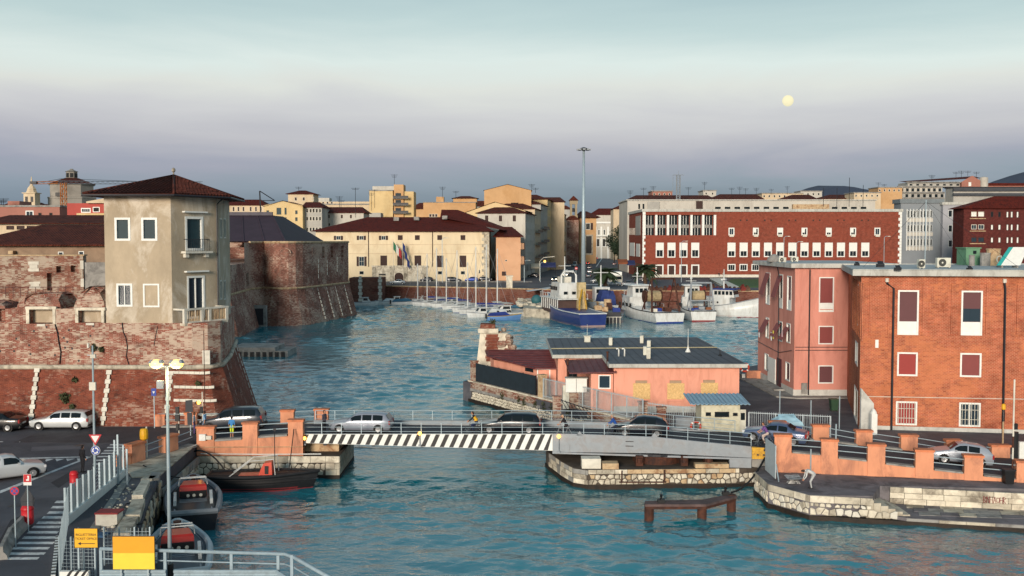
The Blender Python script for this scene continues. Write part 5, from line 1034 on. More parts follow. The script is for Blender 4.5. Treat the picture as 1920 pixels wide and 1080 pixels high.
# fort buildings behind the near bastion, at left
mb=MB();w=Wall((XU(-40,97),97),(XU(155,99),99));fw_=thing('fort_inner_wall','ruined dark brick inner fort wall with two small square windows and a doorway','wall',(-44,98,10))
w.holes+=[w.rect(105.5,499,115,511),w.rect(132.5,498,142,510),w.rect(88,512,97.5,545)];w.faces(mb,9.5,ZV(480,98),.6);w.box(mb,0,w.len,9.5,ZV(480,98),-1.6,-.7);part('wall',mb,OLDB,fw_)
mb=MB();w.box(mb,-.2,w.len+.1,ZV(480,98),ZV(480,98)+.12,-1.7,.1);part('coping',mb,LIME3,fw_)
for r in[(53,490,73,509),(55,528,76,541),(151,488,157,538)]:
 for j in range(3):a0,a1,b0,b1=w.rect(*r);mb=MB();w.box(mb,a0+(.12 if j%2 else 0),a1-(.12 if j%2 else 0),b0+(b1-b0)*j/3,b0+(b1-b0)*(j+.95)/3,-.1,.05);part('quoin',mb,OFFW,fw_)
mb=MB();mb.box(XU(158,97),97,10.4,XU(200,97),97.6,ZV(492,97));solo('grey_screen_wall',mb,CONC,'streaked grey wall between the ruined brick wall and the tower house','wall')
railing('terrace_railing','dark red iron railing on the fort terrace',[(XU(-20,92),92,ZV(558,92)),(XU(70,92),92,ZV(558,92)),(XU(135,92),92,ZV(558,92))],.95,.7,2,.02,pm('dark_red_iron','#4a1d1f',.6),'terrace railing')
lb1=Bld('fort_building','low beige building with old red hipped tile roof behind the fort wall',front_poly(-60,215,118,16),10,ZV(461,118),pm('beige_render','#8d7864',.9,.15,.6,.2,8,stain='#6f5c4e',samt=.5,ss=.4))
lb1.win(0,(109,472,119,480),WHITE,GLASSB,.08);lb1.win(0,(147.5,471,157.5,480),WHITE,GLASSB,.08);lb1.finish();lb1.hip(TILE_OLD,.9,2.6,ridge=((XU(80,126),126),(XU(240,126),126)))
mb=MB();mb.box(XU(17,117.5),117.2,ZV(476,118),XU(26,117.5),117.9,ZV(470,118));part('chimney',mb,LIME3,lb1.o)
CREAM=pm('cream_render','#c6b498',.88,.12,.15,.1,3,stain='#a9977d',samt=.5,ss=.25,stretch=.3);YELL=pm('yellow_render','#cbb486',.88,.12,.15,.1,3,stain='#b3935f',samt=.5,ss=.1)
OCHR=pm('ochre_render','#bf9a70',.88,.12,.15,.1,3,stain='#a27848',samt=.4,ss=.1);WHT=pm('white_render','#b9b6ad',.88,.12,.15,.1,3,stain='#98948c',samt=.5,ss=.3,stretch=.3)
PALE=pm('pale_grey_render','#a3a29c',.88,.12,.15,.1,3,stain='#83817d',samt=.5,ss=.12);DPINK=pm('dusty_pink_render','#9b6a5d',.88,.12,.2,.1,3,stain='#84584e',samt=.5,ss=.2)
lb2=Bld('long_cream_building','long cream building with red tile roof above the fort',front_poly(-40,230,160,14),12,ZV(420,160),CREAM)
for u in(12,31.5,50.5,69.5,88):lb2.win(0,(u,423.5,u+14.5,430.5),SHUTB,SHUTB,.08,rec=.1)
for u in(126,146,165.5):lb2.win(0,(u,422,u+8,431),SHUTB,SHUTB,.08)
lb2.win(0,(17.5,441,25,446),SHUTB,GLASS,.08)
lb2.finish();lb2.hip(TILE_OLD,.8,ZV(405,165)-ZV(420,160)+.2,ridge=((XU(20,167),167),(XU(235,167),167)))
lb3=Bld('dusty_pink_building','dusty pink flat-roofed building with a white dormer window',front_poly(-60,113,230,15),4.5,ZV(388,230),DPINK)
lb3.win(0,(48,395,63,405),WHITE,GLASSB,.2,(1,0));lb3.win(0,(72,399,78,405),SHUTB,GLASS,.1);lb3.win(0,(92.5,399,98.5,405),SHUTB,GLASS,.1);lb3.finish();lb3.flat(CONC,.2,.4)
mb=MB();mb.prism(front_poly(16,38,236,6),ZV(388,230)+.4,ZV(377,236));part('stair_head',mb,DPINK,lb3.o)
lb4=Bld('red_terrace_building','red building with arched terrace and yellow balcony beside the tower',front_poly(127,215,215,14),4.5,ZV(381,215),pm('coral_red_render','#a54a42',.85,.1,.2))
lb4.win(0,(174,388,187,398),WHITE,GLASS,.15);lb4.win(0,(152,390,170,399),WHITE,GLASSB,.2,(3,0));lb4.finish()
mb=MB();mb.prism(front_poly(163,215,214.2,3),ZV(381,215),[ZV(378,215),ZV(369,215),ZV(369,215),ZV(378,215)]);part('gable',mb,CREAM,lb4.o)
mb=MB();w=lb4.w[0];w.box(mb,w.pix(148,400)[0],w.len,ZV(405,213),ZV(399.5,213),.01,1.2);part('balcony',mb,YELL,lb4.o)
# church with drum, bell tower
ch=thing('church_drum','grey octagonal church drum with tiled cone and lantern on the left skyline','church',(XU(137,300),300,ZC))
c=(XU(137,300),300);rr=41*300/F
STONEG=pm('grey_church_stone','#8d8880',.9,.15,.15,.2,3,stain='#6b665f',samt=.6,ss=.12)
mb=MB();mb.lathe(c,[(rr*1.08,ZC),(rr*1.08,ZV(374,300)),(rr*1.1,ZV(373,300)),(rr*1.1,ZV(370.5,300)),(rr*.98,ZV(370,300)),(rr*.98,ZV(348,300)),(rr*1.04,ZV(347.5,300)),(rr*1.04,ZV(346,300))],8);part('drum',mb,STONEG,ch)
mb=MB();mb.lathe(c,[(rr*1.08,ZV(346,300)),(rr*.3,ZV(334,300))],8);part('tiled_cone',mb,TILE_OLD,ch)
mb=MB();mb.lathe(c,[(rr*.3,ZV(336,300)),(rr*.25,ZV(334.5,300)),(rr*.25,ZV(323,300)),(rr*.3,ZV(322,300)),(rr*.12,ZV(319,300)),(.3,ZV(316.5,300))],8);ln=part('lantern',mb,STONEG,ch)
for k in range(8):
 a=math.pi/8+k*math.pi/4;mb=MB();mb.obox((c[0]+rr*.232*math.cos(a),c[1]+rr*.232*math.sin(a)),(-math.sin(a),math.cos(a)),-.45,.45,-.08,.1,ZV(333,300),ZV(325,300));part('lantern_opening',mb,BLACK,ln)
for u in(109.5,115):mb=MB();mb.box(XU(u,294.2)-.35,294.0-.4,ZV(368,294),XU(u,294)+.35,294.8,ZV(361,294));part('window',mb,BLACK,ch)
bt=thing('bell_tower','cream baroque bell tower with stepped cupola at the far left','bell tower',(XU(61,290),290,ZC));c=(XU(61.5,290),290);q=10.5*290/F
mb=MB();mb.box(c[0]-q,c[1]-q,ZC,c[0]+q,c[1]+q,ZV(363,290));part('shaft',mb,CREAM,bt)
mb=MB();mb.box(c[0]-q*1.2,c[1]-q*1.2,ZV(363,290),c[0]+q*1.2,c[1]+q*1.2,ZV(361.5,290));part('cornice',mb,CREAM,bt)
mb=MB();mb.lathe(c,[(q*1.0,ZV(361.5,290)),(q*.75,ZV(356,290)),(q*.8,ZV(355,290)),(q*.5,ZV(350,290)),(q*.25,ZV(347,290)),(q*.2,ZV(343,290)),(.25,ZV(341,290)),(.1,ZV(331,290))],8);part('cupola',mb,CREAM,bt)
for dx in(-.48,.48):mb=MB();mb.box(c[0]+q*(dx-.22),c[1]-q-.1,ZV(379,290),c[0]+q*(dx+.22),c[1]-q+.2,ZV(369,290));part('belfry_opening',mb,BLACK,bt)
# tower crane
cr_=thing('tower_crane','orange and grey tower crane with long lattice jib on the left skyline','crane',(XU(122,260),260,ZC));OR=pm('crane_orange','#a8642a',.6,.15,1);y=260
def lattice(mb,a,b,w,n,up=Vector((0,0,1)),t=.08):
 a,b=Vector(a),Vector(b);d=(b-a).normalized();s=d.cross(up).normalized()*w;u_=s.cross(d).normalized()*w
 cs=[s+u_,s-u_,-s-u_,-s+u_]
 for c in cs:mb.tube([a+c,b+c],t,4)
 for i in range(n):
  p,q=a.lerp(b,i/n),a.lerp(b,(i+1)/n)
  for j in range(4):mb.tube([p+cs[j],q+cs[(j+1)%4]],t*.6,3)
mb=MB();lattice(mb,(XU(121,y),y,ZC),(XU(121,y),y,ZV(343,y)),.55,22,Vector((0,1,0)),.11);part('mast',mb,OR,cr_)
mb=MB();lattice(mb,(XU(110,y),y,ZV(342,y)),(XU(380,y+40),y+40,ZV(343,y+40)),.35,30,t=.07);part('jib',mb,GREYM,cr_)
mb=MB();lattice(mb,(XU(64,y),y,ZV(343,y)),(XU(112,y),y,ZV(342,y)),.3,6,t=.06);part('counter_jib',mb,OR,cr_);mb=MB();mb.box(XU(60,y),y-.6,ZV(345,y),XU(72,y),y+.6,ZV(340,y));part('counterweight',mb,DARKM,cr_)
mb=MB();mb.tube([(XU(117,y),y,ZV(335,y)),(XU(260,y+25),y+25,ZV(340,y+25))],.05,4);mb.tube([(XU(117,y),y,ZV(335,y)),(XU(80,y),y,ZV(342,y))],.05,4);part('tie_bar',mb,DARKM,cr_)
# ================================================================== customs house across the basin
YC=308
cu=Bld('customs_house','long yellow customs house with red hipped roof and dark shutters across the basin',front_poly(592,917,YC,24),ZC,ZV(434,YC),pm('customs_yellow','#d6c7a8',.88,.1,.12,.1,3,stain='#bda887',samt=.55,ss=.25,stretch=.35))
for u in(634.5,677.5,719):cu.win(0,(u-4.2,442,u+4.2,450),OFFW,GLASSB,.12,(1,0),shutters=SHUTB,sw=.7)
for u in(750.5,782.5,824.5,868):cu.win(0,(u-4.5,441,u+4.5,450),SHUTB,SHUTB,.1,(1,0))
cu.win(0,(673,481,683,499),OFFW,GLASSB,.12,(1,1),shutters=SHUTB,sw=.7)
for u in(719.5,751,783.5,825,868):cu.win(0,(u-4.4,481,u+4.4,499),SHUTB,SHUTB,.1,(1,0),surround=.3)
for u in(678,825,868):cu.win(0,(u-4.5,508,u+4.5,515),OFFW,GLASS,.12)
for u in(899,):cu.win(0,(u-1.5,506,u+1.5,513),OFFW,GLASS,.08)
cu.finish();cu.hip(TILE_RED,1.3,ZV(407,320)-ZV(434,YC),ridge=((XU(690,320),320),(XU(880,320),320)))
w=cu.w[0]
for v in(459,476):s_,z=w.pix(760,v);mb=MB();w.box(mb,0,w.len,z,z+.18,.002,.1);part('string_course',mb,CREAM,cu.o)
for u in(691,811):a,_=w.pix(u,470);mb=MB();mb.tube([w.pt(a,cu.z1,.15),w.pt(a,ZV(500,YC),.15)],.12,5);part('drainpipe',mb,SHUTB,cu.o)
for k in range(16):
 z=ZC+(cu.z1-ZC)*k/16;mb=MB();w.box(mb,w.len-(2.2 if k%2 else 1.6),w.len+.05,z+.03,z+(cu.z1-ZC)/16-.03,.002,.12);part('quoin',mb,LIME,cu.o)
mb=MB();a0,a1,b0,b1=w.rect(699,500,800,527);w.box(mb,a0,a1,ZC,b1,.01,1.0);w.box(mb,a0-.3,a1+.3,b1,b1+.35,.01,1.3);pt_=part('portal',mb,LIME2,cu.o)
for u in(702,735,761,796):mb=MB();a,_=w.pix(u,510);w.box(mb,a-.55,a+.55,ZC,b1,1.0,1.25);part('pilaster',mb,LIME,pt_)
mb=MB();a0,a1,_,b1=w.rect(740.5,511,757,527);n=8;q=[w.pt((a0+a1)/2+(a1-a0)/2*math.cos(math.pi*k/n),b1-1.2+1.2*math.sin(math.pi*k/n),1.06)for k in range(n+1)];mb.poly([w.pt(a1,ZC,1.06)]+q[0:]+[w.pt(a0,ZC,1.06)]);part('arched_door',mb,SHUTB,pt_)
mb=MB();a0,a1,b0,b1=w.rect(711,513,724,516);w.box(mb,a0,a1,b0,b1,1.0,1.04);part('slot_window',mb,BLACK,pt_)
rf2=MB();x0,x1=XU(828,322),XU(945,322);rf2.add([(x0,316,ZV(408,322)),(x1,310,ZV(432,312)),(x1+2,330,ZV(430,330)),(x0,330,ZV(408,330)),(x0,322,ZV(393,322)),(XU(858,322),324,ZV(393,322))],[(0,1,5,4),(1,2,5),(2,3,4,5),(0,4,3)]);part('rear_roof',rf2,TILE_RED,cu.o)
for u,v in((743,411),(781,410),(834,408)):p=PD(u,v,316);mb=MB();mb.box(p.x-.8,315.6,p.z-.5,p.x+.8,316.8,p.z+.6);part('roof_dormer',mb,CONC,cu.o)
fg=[(738,450,'tall flagpole with green white and red flag on the customs house',['#2d6a4a','#c9cbc4','#a8383a']),(755.5,452,'tall flagpole with limp dark blue flag on the customs house',['#26356a','#26356a','#26356a'])]
for k,(u,vt,lab,cs)in enumerate(fg):
 o_=thing('flagpole',lab,'flag',(XU(u,306),306,ZV(505,306)),'customs house flags');mb=MB();mb.tube([(XU(u,306.6),306.6,ZV(508,306)),(XU(u-1,305),305,ZV(vt,305))],.07,5);part('pole',mb,OFFW,o_)
 for j,c in enumerate(cs):
  x0=XU(u-.5,305)+j*.8*(.8 if k else 1);mb=MB();dz=(.9 if k==0 else 2.3)*j;zz=ZV(vt+3,305)
  mb.loft([[(x0+.8*i/4,305+.12*math.sin(i*1.6+j*4),zz-dz-.28*i-t*2.4+.1*math.sin(i))for i in range(5)]for t in(0,.5,1)],closed=False,cap=False);part('flag_stripe',mb,pm('flag_'+c[1:],c,.8,.1,2),o_)
wg2=Bld('customs_wing','pinkish end wing of the customs house with low red roof',front_poly(930,976,312,20),ZC,ZV(444,312),pm('wing_pink','#c79d7c',.88,.1,.15,.1,3,stain='#b48765',samt=.5,ss=.12))
wg2.win(0,(947,487,951,490),OFFW,GLASS,.08);wg2.win(0,(941,509,949,517),SHUTB,SHUTB,.1)
for k in range(3):wg2.win(1,(977+k*2.6,455,978.6+k*2.6,468),SHUTB,GLASS,.1);wg2.win(1,(977+k*2.6,480,978.6+k*2.6,496),SHUTB,GLASS,.1)
wg2.finish();wg2.hip(TILE_RED,1.0,3.2,ridge=((XU(942,320),321),(XU(960,320),323)))
# ================================================================== town behind (each house a thing)
def grid(b,i,us,vs,w,h,pane=SHUTB,frame=OFFW,**k):
 for u in us:
  for v in vs:b.win(i,(u-w/2,v-h/2,u+w/2,v+h/2),frame,pane,.12,**k)
def antenna(u,v0,v1,y,label,arms=3):
 o=thing('tv_antenna',label,'antenna',(XU(u,y),y,ZV(v1,y)),'roof antennas');mb=MB();x=XU(u,y);mb.tube([(x,y,ZV(v1,y)),(x,y,ZV(v0,y))],.07,4);part('mast',mb,DARKM,o)
 for k in range(arms):z=ZV(v0+1+k*2.2,y);mb=MB();l=1.3-.25*k;mb.tube([(x-l,y,z),(x+l,y,z)],.05,4);part('boom',mb,DARKM,o)
h1=Bld('red_roof_row','far cream row house with red roof right of the tower eaves',front_poly(424,497,455,12),ZC,ZV(385,455),CREAM);grid(h1,0,(438,447,456.5,470,480,489),(392,),4,9);h1.finish();h1.hip(TILE_RED,.8,ZV(374,460)-ZV(385,455),ridge=((XU(430,461),461),(XU(490,461),461)))
h2=Bld('yellow_gabled_house','four-storey yellow gabled house with dark green shutters behind the bastion',front_poly(496,568,335,18),ZC,ZV(388,335),YELL)
for r in[(499,394,505,402),(518,389,528,403),(533,389,538,403),(553,394,558.5,402),(518,407,528,421),(533,407,538,421),(553,407,558.5,415),(531,429,539,442),(554,429,559,437)]:h2.win(0,r,YELL,SHUT,.1,rec=.1)
h2.tops[0]=lambda a:h2.z1+max(0,1.9-abs(a-6.2)*.22);h2.finish();mb=MB();z=h2.z1;pl=h2.poly;r0=Vector(pl[0]).lerp(Vector(pl[1]),.49);r1=Vector(pl[3]).lerp(Vector(pl[2]),.49)
e=ins(pl,-.5);mb.add([(*e[0],z+.1),(*e[1],z+.1),(*e[2],z+.1),(*e[3],z+.1),(r0.x,r0.y-.5,z+2.1),(r1.x,r1.y+.5,z+2.1)],[(0,4,5,3),(4,1,2,5)]);part('roof',mb,TILE_RED,h2.o)
mb=MB();w=h2.w[0];a0,a1,b0,b1=w.rect(521,419,543,423);w.box(mb,a0,a1,b0,b0+.2,.01,1.1);bl=part('balcony',mb,CONC,h2.o);mb=MB();w.box(mb,a0,a1,b0+.2,b0+1.1,1.0,1.05);part('balcony_railing',mb,DARKM,bl)
h3=Bld('grey_windowed_house','grey-white house with rows of dark windows right of the yellow gable',front_poly(569,604,338,14),ZC,ZV(389,338),PALE);grid(h3,0,(576,582.5,588,594,600),(395,410,430,448),4.5,8,GLASS);h3.finish();h3.hip(TILE_RED,.6,2.0,ridge=((XU(574,344),344),(XU(600,344),344)))
h4=Bld('roof_tower_house','small cream roof storey with red hat roof on the left skyline',front_poly(541,588,370,10),ZC,ZV(364,370),CREAM);grid(h4,0,(554.5,569.5,586),(373,),5,7);h4.finish();h4.hip(TILE_RED,.8,1.5,inset=3.5)
h5=Bld('white_house','white house with red roof between yellow blocks',front_poly(603,682,350,14),ZC,ZV(399,350),WHT);grid(h5,0,(616.5,641,658),(406,),5,8);grid(h5,0,(617,),(421,),5,6);h5.finish();h5.hip(TILE_RED,.8,2.2,ridge=((XU(606,357),357),(XU(680,357),357)))
h6=Bld('long_roof_house','cream house with long red roof on the left skyline',front_poly(596,700,420,12),ZC,ZV(384,420),CREAM);grid(h6,0,(606,614,622),(380.5,),4,5);h6.finish();h6.flat(CONC,.3,.5)
mb=MB();mb.prism(front_poly(598,618,425,6),ZV(384,425),ZV(371,425));part('stair_head',mb,WHT,h6.o)
h7=Bld('tall_yellow_block','tall yellow apartment block with balconies on its right side',front_poly(693,737,400,14),ZC,ZV(358,400),YELL);h7.finish();h7.flat(CONC,.2,.4)
mb=MB();mb.prism(front_poly(699,739,400.5,8),ZV(358,400)+.4,ZV(349,400));part('white_storey',mb,WHT,h7.o)
mb=MB();mb.prism(front_poly(739,757,399,8),ZC,ZV(346,399));part('stair_tower',mb,OCHR,h7.o);mb=MB();mb.prism(front_poly(757,776,400,10),ZC,ZV(359,400));part('side_wing',mb,YELL,h7.o)
for k,v in enumerate((371,384,399)):
 mb=MB();mb.prism(front_poly(737,766,397,2),ZV(v+1,397),ZV(v,397));bl=part('balcony',mb,CONC,h7.o);mb=MB();mb.prism(front_poly(737,766,396.9,.1),ZV(v,397),ZV(v-4,397));part('balcony_railing',mb,DARKM,bl);mb=MB();mb.prism(front_poly(742,752,398.85,.3),ZV(v,399),ZV(v-9,399));part('balcony_door',mb,GLASSB,bl)
h8=Bld('low_grey_extension','small blue-grey extension at the foot of the tall yellow block',front_poly(680,714,385,8),ZC,ZV(399,385),PALE);h8.finish()
h9=Bld('ochre_block','wide ochre block with small red roof storey on the skyline',front_poly(794,892,405,16),ZC,ZV(380,405),OCHR);grid(h9,0,(807,812.5,818),(404,),5,6);h9.finish();h9.flat(CONC,.2,.3)
mb=MB();mb.prism(front_poly(850,894,410,8),ZV(380,410),ZV(372,410));rs=part('roof_storey',mb,OCHR,h9.o);mb=MB();mb.loft([[(p[0],p[1],ZV(372,410))for p in ins(front_poly(850,894,410,8),-.8)],[(p[0],p[1],ZV(367,410))for p in ins(front_poly(850,894,410,8),3)]]);part('roof',mb,TILE_OLD,rs)
mb=MB();mb.prism(front_poly(818,832,408,5),ZV(380,408),ZV(369,408));part('chimney_stack',mb,OCHR,h9.o)
h10=Bld('cream_gable_house','cream gable-end house with an arched attic window beside the customs house',front_poly(873,985,345,22),ZC,ZV(428,345),pm('gable_cream','#d0b98f',.88,.1,.15,.1,3,stain='#b79f78',samt=.4,ss=.1))
wz=h10.w[0];L0=wz.len;h10.win(0,(932,398,943.5,412),OFFW,GLASS,.2,(2,0));h10.z1=ZV(399,345);h10.win(0,(915.5,390,920,395),OFFW,GLASS,.1);h10.win(0,(965.5,423,971,429),OFFW,GLASS,.1);h10.win(0,(933,424,941,428),OFFW,GLASS,.1)
h10.w[0].holes=[h for h in h10.w[0].holes if h[3]<h10.z1]
h10.tops[0]=lambda a:h10.z1+(3.6*a/(L0*.49)if a<L0*.49 else 3.6*(L0*1.12-a)/(L0*.63));h10.finish()
mb=MB();z=h10.z1;pl=h10.poly;r0=Vector(pl[0]).lerp(Vector(pl[1]),.49);r1=Vector(pl[3]).lerp(Vector(pl[2]),.49);d_=(Vector(pl[1])-Vector(pl[0])).normalized()
b0=Vector(pl[1])+d_*2.5;b1_=Vector(pl[2])+d_*2.5
mb.add([(pl[0][0]-.8,pl[0][1]-.5,z-.1),(r0.x,r0.y-.5,z+3.75),(r1.x,r1.y,z+3.75),(pl[3][0]-.8,pl[3][1],z-.1),(b0.x,b0.y-.5,z+.1),(b1_.x,b1_.y,z+.1)],[(0,1,2,3),(1,4,5,2)]);part('roof',mb,TILE_RED,h10.o)
h11=Bld('high_ochre_house','high ochre house rising behind the cream gable',front_poly(908,996,385,18),ZC,ZV(357,385),OCHR)
L1=h11.w[0].len;h11.tops[0]=lambda a:h11.z1+max(0,2.2*(1-abs(a/L1-.5)*2));h11.win(0,(958,380,972,384),SHUTB,GLASS,.1);h11.finish()
mb=MB();z=h11.z1;pl=h11.poly;r0=Vector(pl[0]).lerp(Vector(pl[1]),.5);r1=Vector(pl[3]).lerp(Vector(pl[2]),.5);mb.add([(pl[0][0]-.4,pl[0][1]-.4,z),(r0.x,r0.y-.4,z+2.35),(r1.x,r1.y,z+2.35),(pl[3][0],pl[3][1],z),(pl[1][0]+.4,pl[1][1]-.4,z),(pl[2][0]+.4,pl[2][1],z)],[(0,1,2,3),(1,4,5,2)]);part('roof',mb,TILE_OLD,h11.o)
h12=Bld('far_pale_house','tall pale yellow house behind the street fronts',front_poly(998,1058,430,16),ZC,ZV(379,430),CREAM);h12.finish();h12.hip(TILE_OLD,.6,2.4,ridge=((XU(1002,438),438),(XU(1050,438),438)))
# street fronts running away to the right
sA,sB=Vector((XU(985,334),334)),Vector((XU(1062,520),520));sdv=(sB-sA).normalized();snv=Vector((sdv.y,-sdv.x))
segs=[(0,30,400,985,WHT,'white street house with rows of dark shutters at the corner'),(30.2,52,392,1003,CREAM,'cream street house with long balconies, second from the corner'),(52.2,80,383,1012,PALE,'blue-grey glazed street house, third from the corner'),(80.2,108,374,1022,YELL,'tall yellow street house, fourth from the corner'),(108.2,145,392,1036,PALE,'grey-green street house with balconies, fifth from the corner'),(145.2,185,400,1050,OCHR,'ochre street house, last before the brick tower')]
for k,(a,b,vt,uu,m,lab)in enumerate(segs):
 A_=sA+sdv*a;B_=sA+sdv*b;pl=[A_,B_,B_-snv*16,A_-snv*16];zt=ZV(vt,A_.y)
 hb=Bld('street_house',lab,pl,ZC,zt,m,group='street fronts');w=hb.w[0];nf=5;nx=max(3,int((b-a)/4.2))
 for i in range(nx):
  for j in range(nf):
   s_=(b-a)*(i+.5)/nx;z0=ZC+1+(zt-ZC-1)*j/nf+(zt-ZC)/nf*.25;hb.win(0,(s_-.65,s_+.65,z0,z0+(zt-ZC)/nf*.55),OFFW if j else DARKM,GLASS if(i+j)%3 else SHUTB,.1,px=False)
 if k==0:
  for j in range(4):
   for i in range(3):hb.win(3,(2.5+i*4.6,3.8+i*4.6,ZC+5+j*4.5,ZC+7.2+j*4.5),OFFW,SHUTB,.1,px=False)
 hb.finish();hb.hip(TILE_OLD,.7,2.2,inset=5)
 if k in(1,2,4):
  for j in range(1,4):
   z0=ZC+1+(zt-ZC-1)*j/nf;mb=MB();w.box(mb,2,b-a-2,z0+.6,z0+.8,.01,1.1);bl=part('balcony',mb,CONC,hb.o);mb=MB();w.box(mb,2,b-a-2,z0+.8,z0+1.7,1.05,1.1);part('balcony_railing',mb,DARKM,bl)
bx=Bld('brick_church_front','narrow dark brick church front with bell gable in the street',front_poly(1063,1085,528,22),ZC,ZV(412,528),FORTD,'church');bx.finish();bx.hip(TILE_OLD,.5,2.5,inset=2.5)
mb=MB();y=530;mb.prism(front_poly(1068,1083,y,4),ZV(412,y),ZV(404,y));mb.prism(front_poly(1069,1072.5,y,3),ZV(404,y),ZV(383,y));mb.prism(front_poly(1078,1082,y,3),ZV(404,y),ZV(383,y));mb.prism(front_poly(1068,1083,y,3),ZV(383,y),ZV(376,y));bgx=part('bell_gable',mb,pm('gable_stone','#94876f',.9,.12,.2),bx.o)
mb=MB();mb.loft([[(p[0],p[1],ZV(376,y))for p in ins(front_poly(1068,1083,y,4),-.5)],[(p[0],p[1],ZV(367,y))for p in ins(front_poly(1068,1083,y,4),1.9)]]);part('cap',mb,TILE_OLD,bgx);mb=MB();mb.lathe((XU(1075,y),y+1),[(.3,ZV(390,y)),(.9,ZV(391,y)),(1.1,ZV(396,y)),(.9,ZV(397,y))],8);part('bell',mb,DARKM,bgx)
h13=Bld('orange_palazzo','orange palazzo with dark arched doorway and wide eaves down the street',front_poly(1086,1118,540,26),ZC,ZV(408,540),OCHR);h13.win(0,(1098,418,1107,431),OFFW,GLASS,.3,(1,0),shutters=SHUTB,sw=1.4);h13.win(0,(1096,440,1112,478),LIME,BLACK,.8);h13.finish();h13.hip(TILE_OLD,2.2,ZV(396,550)-ZV(408,540),ridge=((XU(1088,552),552),(XU(1100,552),552)))
h14=Bld('white_arcade_palace','white palace with ground-floor arches closing the street',front_poly(1112,1175,690,20),ZC,ZV(419,690),WHT)
for u in(1123,1133,1148,1158):h14.win(0,(u-2,430,u+2,441),WHITE,GLASS,.3)
for u in(1121.5,1132.5,1146,1158):h14.win(0,(u-3.6,447,u+3.6,463),WHITE,BLACK,.4)
h14.finish();mb=MB();w=h14.w[0];w.box(mb,0,w.len,ZV(443,690),ZV(441.5,690),.01,1.5);part('balcony',mb,WHITE,h14.o)
for u in(1117,1127.5,1140,1152.5,1164):mb=MB();a,_=w.pix(u,440);w.box(mb,a-.6,a+.6,ZC,ZV(425,690),.01,.35);part('pilaster',mb,WHITE,h14.o)
h14.flat(WHITE,.8,1.2)
h15=Bld('pale_upper_house','pale house with red roof above the street end',front_poly(1108,1160,730,18),ZC,ZV(403,730),WHT);h15.finish();h15.hip(TILE_RED,1,5,ridge=((XU(1122,740),740),(XU(1150,740),740)))
h16=Bld('brown_corner_house','brownish house with sloping red roof above the street trees',front_poly(1150,1192,640,18),ZC,ZV(392,640),CREAM);h16.finish();h16.hip(TILE_OLD,.8,4,ridge=((XU(1170,650),650),(XU(1196,650),650)))
# ================================================================== long red brick government building
REDB=brick_mat('red_government_brick','#853f30','#723226','#845c4d',.6,.25,.03,pale='#8c4434',pamt=.4,pscale=.05,dark='#54201a',damt=.35,bump=.15)
YR=340
gv=Bld('red_brick_office','long red brick office building with rows of white-blinded windows',front_poly(1205,1690,YR,40),ZC,ZV(396,YR),REDB)
for k in range(12):
 u=1371.5+k*22.8;gv.win(0,(u-7.5,455,u+7.5,482),WHITE,GLASS,.35,(1,0),lower=None,hood=None)
for u in(1237,1259,1281.5,1303.5):gv.win(0,(u-7.5,455,u+7.5,483),WHITE,GLASS,.35,(1,0))
for k in range(7):u=1371.5+k*45.6;gv.win(0,(u-5.5,427,u+5.5,441.5),WHITE,GLASS if k not in(0,6)else GLASSB,.35,(1,0))
for u in(1371.5,1394,1416.5,1439,1462):gv.win(0,(u-7.5,495,u+7.5,508),WHITE,GLASS,.3,(2,0))
for u in(1236.5,1259,1281.5,1303.5):gv.win(0,(u-7.5,496,u+7.5,521),WHITE,SHUTB,.4,(0,0),name='door')
w=gv.w[0]
for k in range(12):
 u=1371.5+k*22.8;a0,a1,b0,b1=w.rect(u-6,457,u+6,471);mb=MB();w.box(mb,a0,a1,b0,b1,-.06,.0);part('roller_blind',mb,WHITE,gv.o)
for u in(1237,1259,1281.5,1303.5):a0,a1,b0,b1=w.rect(u-6,457,u+6,469);mb=MB();w.box(mb,a0,a1,b0,b1,-.06,.0);part('roller_blind',mb,WHITE,gv.o)
for k in range(1,6):u=1371.5+k*45.6;a0,a1,b0,b1=w.rect(u-3.8,428.5,u+(1 if k%2 else 3.8),436);mb=MB();w.box(mb,a0,a1,b0,b1,-.06,.0);part('roller_blind',mb,WHITE,gv.o)
for k in range(7):
 u=1371.5+k*45.6;a0,a1,b0,b1=w.rect(u-4,440,u+4,444);mb=MB();w.box(mb,a0,a1,b0,b1,.05,.45);part('window_air_conditioner',mb,OFFW,gv.o)
# glazed loggia at the left end
a0,a1,b0,b1=w.rect(1206,403,1339,441);w.holes.append((max(a0,.6),a1,b0,b1));gv.finish(dep=1.6)
for k in range(7):u=1206+k*22;c,_=w.pix(u+.5,420);mb=MB();w.box(mb,c if k else .02,c+.75,b0,b1,-1.2,.08);part('loggia_pillar',mb,WHITE,gv.o)
for k in range(6):
 c0,_=w.pix(1211+k*22,420);c1,_=w.pix(1227+k*22,420);zm=b0+(b1-b0)*.45;mb=MB();w.box(mb,c0,c1,b0+(b1-b0)*.36,b0+(b1-b0)*.52,-1.5,-1.2);part('loggia_spandrel',mb,CONC,gv.o);mb=MB();w.box(mb,c0,c1,b0,b0+(b1-b0)*.36,-1.45,-1.35);w.box(mb,c0,c1,b0+(b1-b0)*.52,b1,-1.45,-1.35);f=part('loggia_glazing',mb,GLASS,gv.o)
 for t in(.33,.66):mb=MB();c=c0+(c1-c0)*t;w.box(mb,c-.07,c+.07,b0,b1,-1.34,-1.25);part('mullion',mb,WHITE,f)
gv.flat(FASC,.35,.9,ZV(397,YR));mb=MB();w.box(mb,0,w.len,ZC,ZC+.9,.002,.15);part('plinth',mb,OFFW,gv.o)
